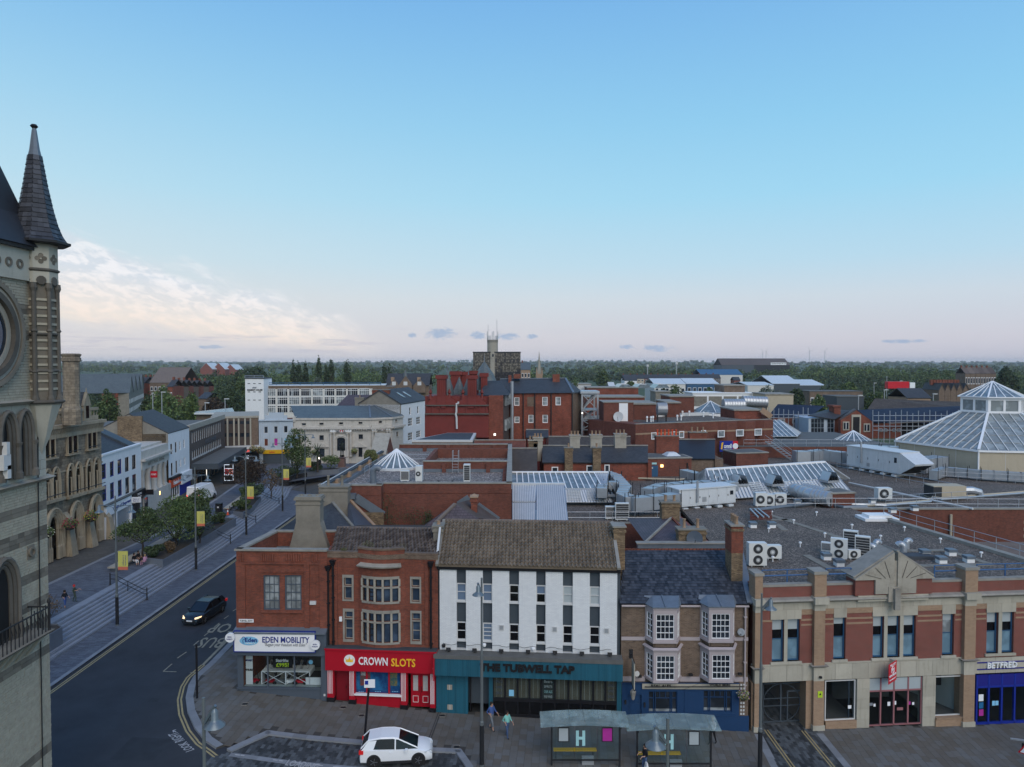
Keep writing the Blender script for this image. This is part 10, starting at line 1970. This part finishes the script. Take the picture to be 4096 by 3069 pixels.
shelter(2.31,6.28,'left glass bus shelter with yellow bench and purple poster',((3.,'blind'),(5.55,'magenta')));shelter(7.3,11.6,'right glass bus shelter with yellow bench and waiting woman',((10.6,'blind'),));shelter(33.1,36.5,'bus shelter cut off by the right edge of the view',((34,'blind'),),40.3)
# vehicles
def loft(secs):n=len(secs[0]);mb=MB();mb.add([p for s in secs for p in s],[(i*n+j,i*n+(j+1)%n,(i+1)*n+(j+1)%n,(i+1)*n+j)for i in rg(len(secs)-1)for j in rg(n)]+[tuple(rg(n))[::-1],tuple(rg((len(secs)-1)*n,len(secs)*n))]);return mb
def car(loc,rz,body,cabin,W,lab,m,wb,name='parked_car',wr=.33,lit=False,cat='car',van=False):
 t=new(name,lab,cat,loc,rz);w=W/2
 loft([[(x,sy*w*k*f,z)for sy,k,z in((1,.82,.2),(1,.97,.32),(1,1,.6),(1,.95,h*.93),(1,.78,h),(-1,.78,h),(-1,.95,h*.93),(-1,1,.6),(-1,.97,.32),(-1,.82,.2))]for x,h,f in body]).out('body',m,t,1,1)
 loft([[(x,w*a,zb),(x,w*b,zt),(x,-w*b,zt),(x,-w*a,zb)]for x,zb,zt,a,b in cabin]).out('cabin',m if van else 'void',t,1)
 tp=[c for c in cabin if c[2]-c[1]>.3];L_=[(c[0],c[3],c[4],c[1],c[2])for c in cabin]
 loft([[(x,w*b*1.02,zt-.05),(x,w*b*.9,zt+.04),(x,-w*b*.9,zt+.04),(x,-w*b*1.02,zt-.05)]for x,zb,zt,a,b in tp]).out('roof',m,t,1)
 for s in(-1,1):
  for c,d in zip(cabin,cabin[1:]):
   if c in tp and d in tp:MB().tube([(c[0],s*w*c[4]*.99,c[2]),(d[0],s*w*d[4]*.99,d[2])],.04,5).out('roof_rail',m,t,1)
   else:MB().tube([(c[0],s*w*c[4],c[2]),(d[0],s*w*d[4],d[2])],.045,5).out('pillar',m,t,1)
  if not van:x=(wb[0]+wb[1])/2-.05;c=tp[len(tp)//2];MB().beam((x,s*w*.93,c[1]-.05),(x,s*w*c[4]*1.01,c[2]-.05),.07,.05).out('door_pillar',m,t,1);[MB().box(x_,x_+.16,s*w*.99-.01,s*w*.99+.02,.82,.86).out('door_handle',m,t,1)for x_ in(x-.35,x+.45)]
  MB().box(wb[1]-.75,wb[1]-.6,s*(w+.0),s*(w+.18),cabin[-1][1]-.02,cabin[-1][1]+.13).out('wing_mirror',m,t,1);MB().box(wb[0]+wr+.05,wb[1]-wr-.05,s*w*.9,s*(w*.985),.2,.36).out('sill_trim','pitch',t,1)
  for x in wb:
   o=MB().tube([(x,s*(w-.2),wr),(x,s*(w+.012),wr)],wr,20).out('wheel','rubber',t,1);MB().tube([(x,s*(w-.1),wr),(x,s*(w+.02),wr)],wr*.66,16).out('rim','pitch',o,1);MB().tube([(x,s*(w-.22),wr+.02),(x,s*(w+.004),wr+.02)],wr*1.16,20).out('wheel_arch','pitch',t,1)
   for k in rg(5):a=k*1.2566;MB().beam((x,s*(w+.025),wr),(x+wr*.62*cos(a),s*(w+.025),wr+wr*.62*sin(a)),.05,.02).out('spoke','alloy',o,1)
  if not van:MB().slab([(-1.98,s*w*.88,1.),(-1.3,s*w*.93,1.),(-1.12,s*w*.74,1.48),(-1.6,s*w*.73,1.44)],.05).out('quarter_panel',m,t,1)
  xf,xr=body[-1][0],body[0][0];MB().hexa([(xf-.35,s*w*.62,.62),(xf-.02,s*w*.5,.62),(xf-.06,s*w*.5,.74),(xf-.45,s*w*.93,.74)],[(xf-.35,s*w*.9,.66),(xf-.0,s*w*.7,.66),(xf-.08,s*w*.7,.78),(xf-.45,s*w*.96,.8)]).out('headlight','head_lit' if lit else 'head_lens',t,1);MB().box(xr-.03,xr+.22,s*w*.8,s*w*.985,.8,1. if not van else 1.25).out('tail_light','glow' if van else 'tail_red',t,1)
 MB().box(body[-1][0]-.05,body[-1][0]+.015,-w*.55,w*.55,.35,.55).out('grille','pitch',t,1)
 for x in(body[-1][0]+.02,body[0][0]-.03):MB().box(x-.005,x+.005,-.26,.26,.42,.53).out('number_plate','yellow' if x<0 else 'snow',t,1)
 return t
SB=[(-2.08,.6,.84),(-2.03,1.,.93),(-1.5,1.07,1),(.3,1.,1),(1.1,.97,.99),(1.55,.9,.95),(1.88,.78,.86),(2.06,.55,.72)]
car((-6.75,41.05,G(-6.75)-.06),R(5),SB,[(-2.,1.02,1.08,.84,.78),(-1.62,1.04,1.46,.88,.7),(-.9,1.02,1.56,.9,.71),(-.2,1.,1.55,.9,.71),(.15,.98,1.48,.9,.7),(1.22,.95,.98,.82,.78)],1.78,'white compact hatchback car parked in the loading bay','paint',(-1.27,1.27),wr=.35)
car((-26.7,61.,-.12),R(-98),[(-2.2,.6,.85),(-2.1,.9,.95),(-1.6,.95,1),(.7,.93,1),(1.7,.82,.97),(2.1,.68,.88),(2.22,.5,.78)],[(-2.,.9,.95,.86,.8),(-1.4,.92,1.36,.88,.7),(-.6,.92,1.46,.9,.7),(.2,.92,1.42,.9,.7),(1.15,.9,.94,.84,.8)],1.8,'dark grey car with lit headlights driving past the steps','car_dark',(-1.35,1.38),'moving_car',.34,True)
car((-47.,107.2,1.1),R(85),[(-2.75,1.,.95),(-2.7,1.2,1),(1.6,1.2,1),(2.3,1.1,.97),(2.7,.8,.85)],[(-2.74,1.15,2.3,.98,.88),(-2.6,1.15,2.45,.99,.88),(1.2,1.15,2.45,.99,.86),(1.55,1.15,2.2,.98,.84),(2.2,1.1,1.15,.9,.84)],2.,'white panel van with lit tail lights parked by the shops','paint',(-1.7,1.75),'parked_van',.36,cat='van',van=True)
# people
def person(x,y,z,rz,lab,top='black',legs='denim',hair='hair_dark',hgt=1.7,sit=False,stride=.15,arm=.1,shorts=False,bag=False,hat=None,statue=False):
 k=hgt/1.7;t=new('person' if not statue else 'bronze_figure',lab,'person' if not statue else 'statue',(x,y,z),rz);J={};s_=stride;hz=.45 if sit else .92
 J['pel']=((0,0,hz),.135,1);J['wai']=((0,.01,hz+.18),.12,2);J['che']=((0,.02,hz+.4),.15,2);J['nec']=((0,.01,hz+.56),.055,0);J['hea']=((0,-.02,hz+.67),.088,0);J['top']=((0,-.01,hz+.75),.082,0);Eg=[('pel','wai'),('wai','che'),('che','nec'),('nec','hea'),('hea','top')]
 for n,s in(('l',-1),('r',1)):
  f=s*s_
  J['sh'+n]=((s*.17,.02,hz+.48),.062,2);J['el'+n]=((s*.24,.05-f*.5,hz+.2),.045,2);J['wr'+n]=((s*.22,-.1-arm-f*.5,hz+.02+arm),.03,0);J['ha'+n]=((s*.21,-.17-arm-f*.5,hz-.04+arm),.03,0)
  if sit:L=((s*.1,-.02,hz),(s*.11,-.42,hz+.03),(s*.11,-.45,.07),(s*.11,-.6,.03))
  else:L=((s*.09,0,hz-.05),(s*.1,-.05+f*.6,.5),(s*.1,.03+f,.09),(s*.1,-.12+f,.04))
  for nm,p,r,c in zip(('hi','kn','an','to'),L,(.09,.062,.042,.035),(1,1,0 if shorts else 1,3)):J[nm+n]=(p,r,c)
  Eg+=[('che','sh'+n),('sh'+n,'el'+n),('el'+n,'wr'+n),('wr'+n,'ha'+n),('pel','hi'+n),('hi'+n,'kn'+n),('kn'+n,'an'+n),('an'+n,'to'+n)]
 N=list(J);me=bpy.data.meshes.new('s');me.from_pydata([tuple(c*k for c in J[n][0])for n in N],[(N.index(a),N.index(b))for a,b in Eg],[]);o=bpy.data.objects.new('s',me);COL.objects.link(o);o.modifiers.new('k','SKIN');o.modifiers.new('u','SUBSURF').levels=1
 for i,n in enum(N):me.skin_vertices[0].data[i].radius=(J[n][1]*k*(1.25 if n in('che','wai','pel')else 1),J[n][1]*k);me.skin_vertices[0].data[i].use_root=n=='pel'
 dg=bpy.context.evaluated_depsgraph_get();dg.update();b=bpy.data.meshes.new_from_object(o.evaluated_get(dg));bpy.data.objects.remove(o);b.materials.clear()
 for m in('skin',legs,top,'rubber')if not statue else('bronze',)*4:b.materials.append(M[m])
 P_=[V(J[n][0])*k for n in N]
 for f in b.polygons:f.material_index=J[N[min(rg(len(N)),key=lambda i:(P_[i]-f.center).length-J[N[i]][1]*.5)]][2];f.use_smooth=True
 b.name='body';o=bpy.data.objects.new('body',b);COL.objects.link(o);o.parent=t;h=V(J['top'][0])*k;hm='bronze' if statue else hat or hair
 MB(X4.Translation((0,.025,h.z-.04))).lat([(.1,-.09),(.108,-.02),(.1,.04),(.06,.09),(.01,.1)],n=12).out('hair' if not hat else 'cap',hm,t,1,1)
 for n in 'lr':
  c=V(J['ha'+n][0])*k
  for j in rg(5):MB().tube([c,c+V(((j-2)*.016,-.03,-.03)),c+V(((j-2)*.018,-.045+(j==4)*.02,-.085+.01*abs(j-2)))],.011,5,.007).out('finger','bronze' if statue else 'skin',t,1)
 MB().lat([(.004,-.02),(.012,0),(.004,.02)],(0,-.115*k),6).out('nose','bronze' if statue else 'skin',t,1).location.z=h.z-.09
 if bag:MB().hexa([(.18,-.16,.45),(.44,-.16,.45),(.44,.0,.45),(.18,.0,.45)],[(.22,-.12,.8),(.38,-.12,.8),(.38,-.04,.8),(.22,-.04,.8)]).out('carrier_bag','white',t,1)
 return t
for a in((-38.1,59.9,1.1,1.2,'boy in dark t-shirt and blue shorts on the terrace','black','cloth_blue','hair_dark',1.5,False,.15,.1,True),(-38.2,61.4,1.1,1.9,'boy in green clothes and red cap at the top of the steps','cloth_green','cloth_green','hair_dark',1.5,False,.15,.25,False,False,'cap_red'),(-38.9,58.,1.1,1.2,'child in dark blue beside the clock tower edge','cloth_blue','black','hair_dark',1.4),(-39.,72.7,1.12,1.2,'seated dark-haired girl in black top and pale shorts','black','white','hair_dark',1.65,True,0,.15,True),(-39.05,73.6,1.12,1.3,'seated girl all in black beside the one in shorts','black','black','hair_dark',1.65,True,0,.12),(-37.8,72.5,1.1,-1.9,'girl in pink outfit sitting at the planter corner','cloth_pink','cloth_pink','hair_fair',1.6,True,0,.1),(-.3,43.7,G(-.3),.6,'woman in teal and pink top and jeans walking past the pub','cloth_teal','denim','hair_dark',1.65,False,.22),(-1.3,44.6,G(-1.3),.8,'person in dark blue top and bare legs walking by the pub door','cloth_blue','cloth_grey','hair_dark',1.75,False,.25,.1,True),(12.6,43.9,G(12.6),-.9,'person in white top and black trousers walking past the blue pub','white','black','hair_fair',1.7,False,.22),(7.65,40.2,G(7.65),-1.2,'woman in black top holding a white carrier bag at the right shelter','black','denim','hair_dark',1.68,False,.05,.2,False,True),(31.7,38.9,G(31.7),.1,'grey-haired man in dark jacket at the bottom right','black','cloth_grey','hair_fair',1.75)):person(*a)
person(*STATUE,.2,'bronze figure of a man in a long coat',hgt=3.3,statue=True,stride=.03)
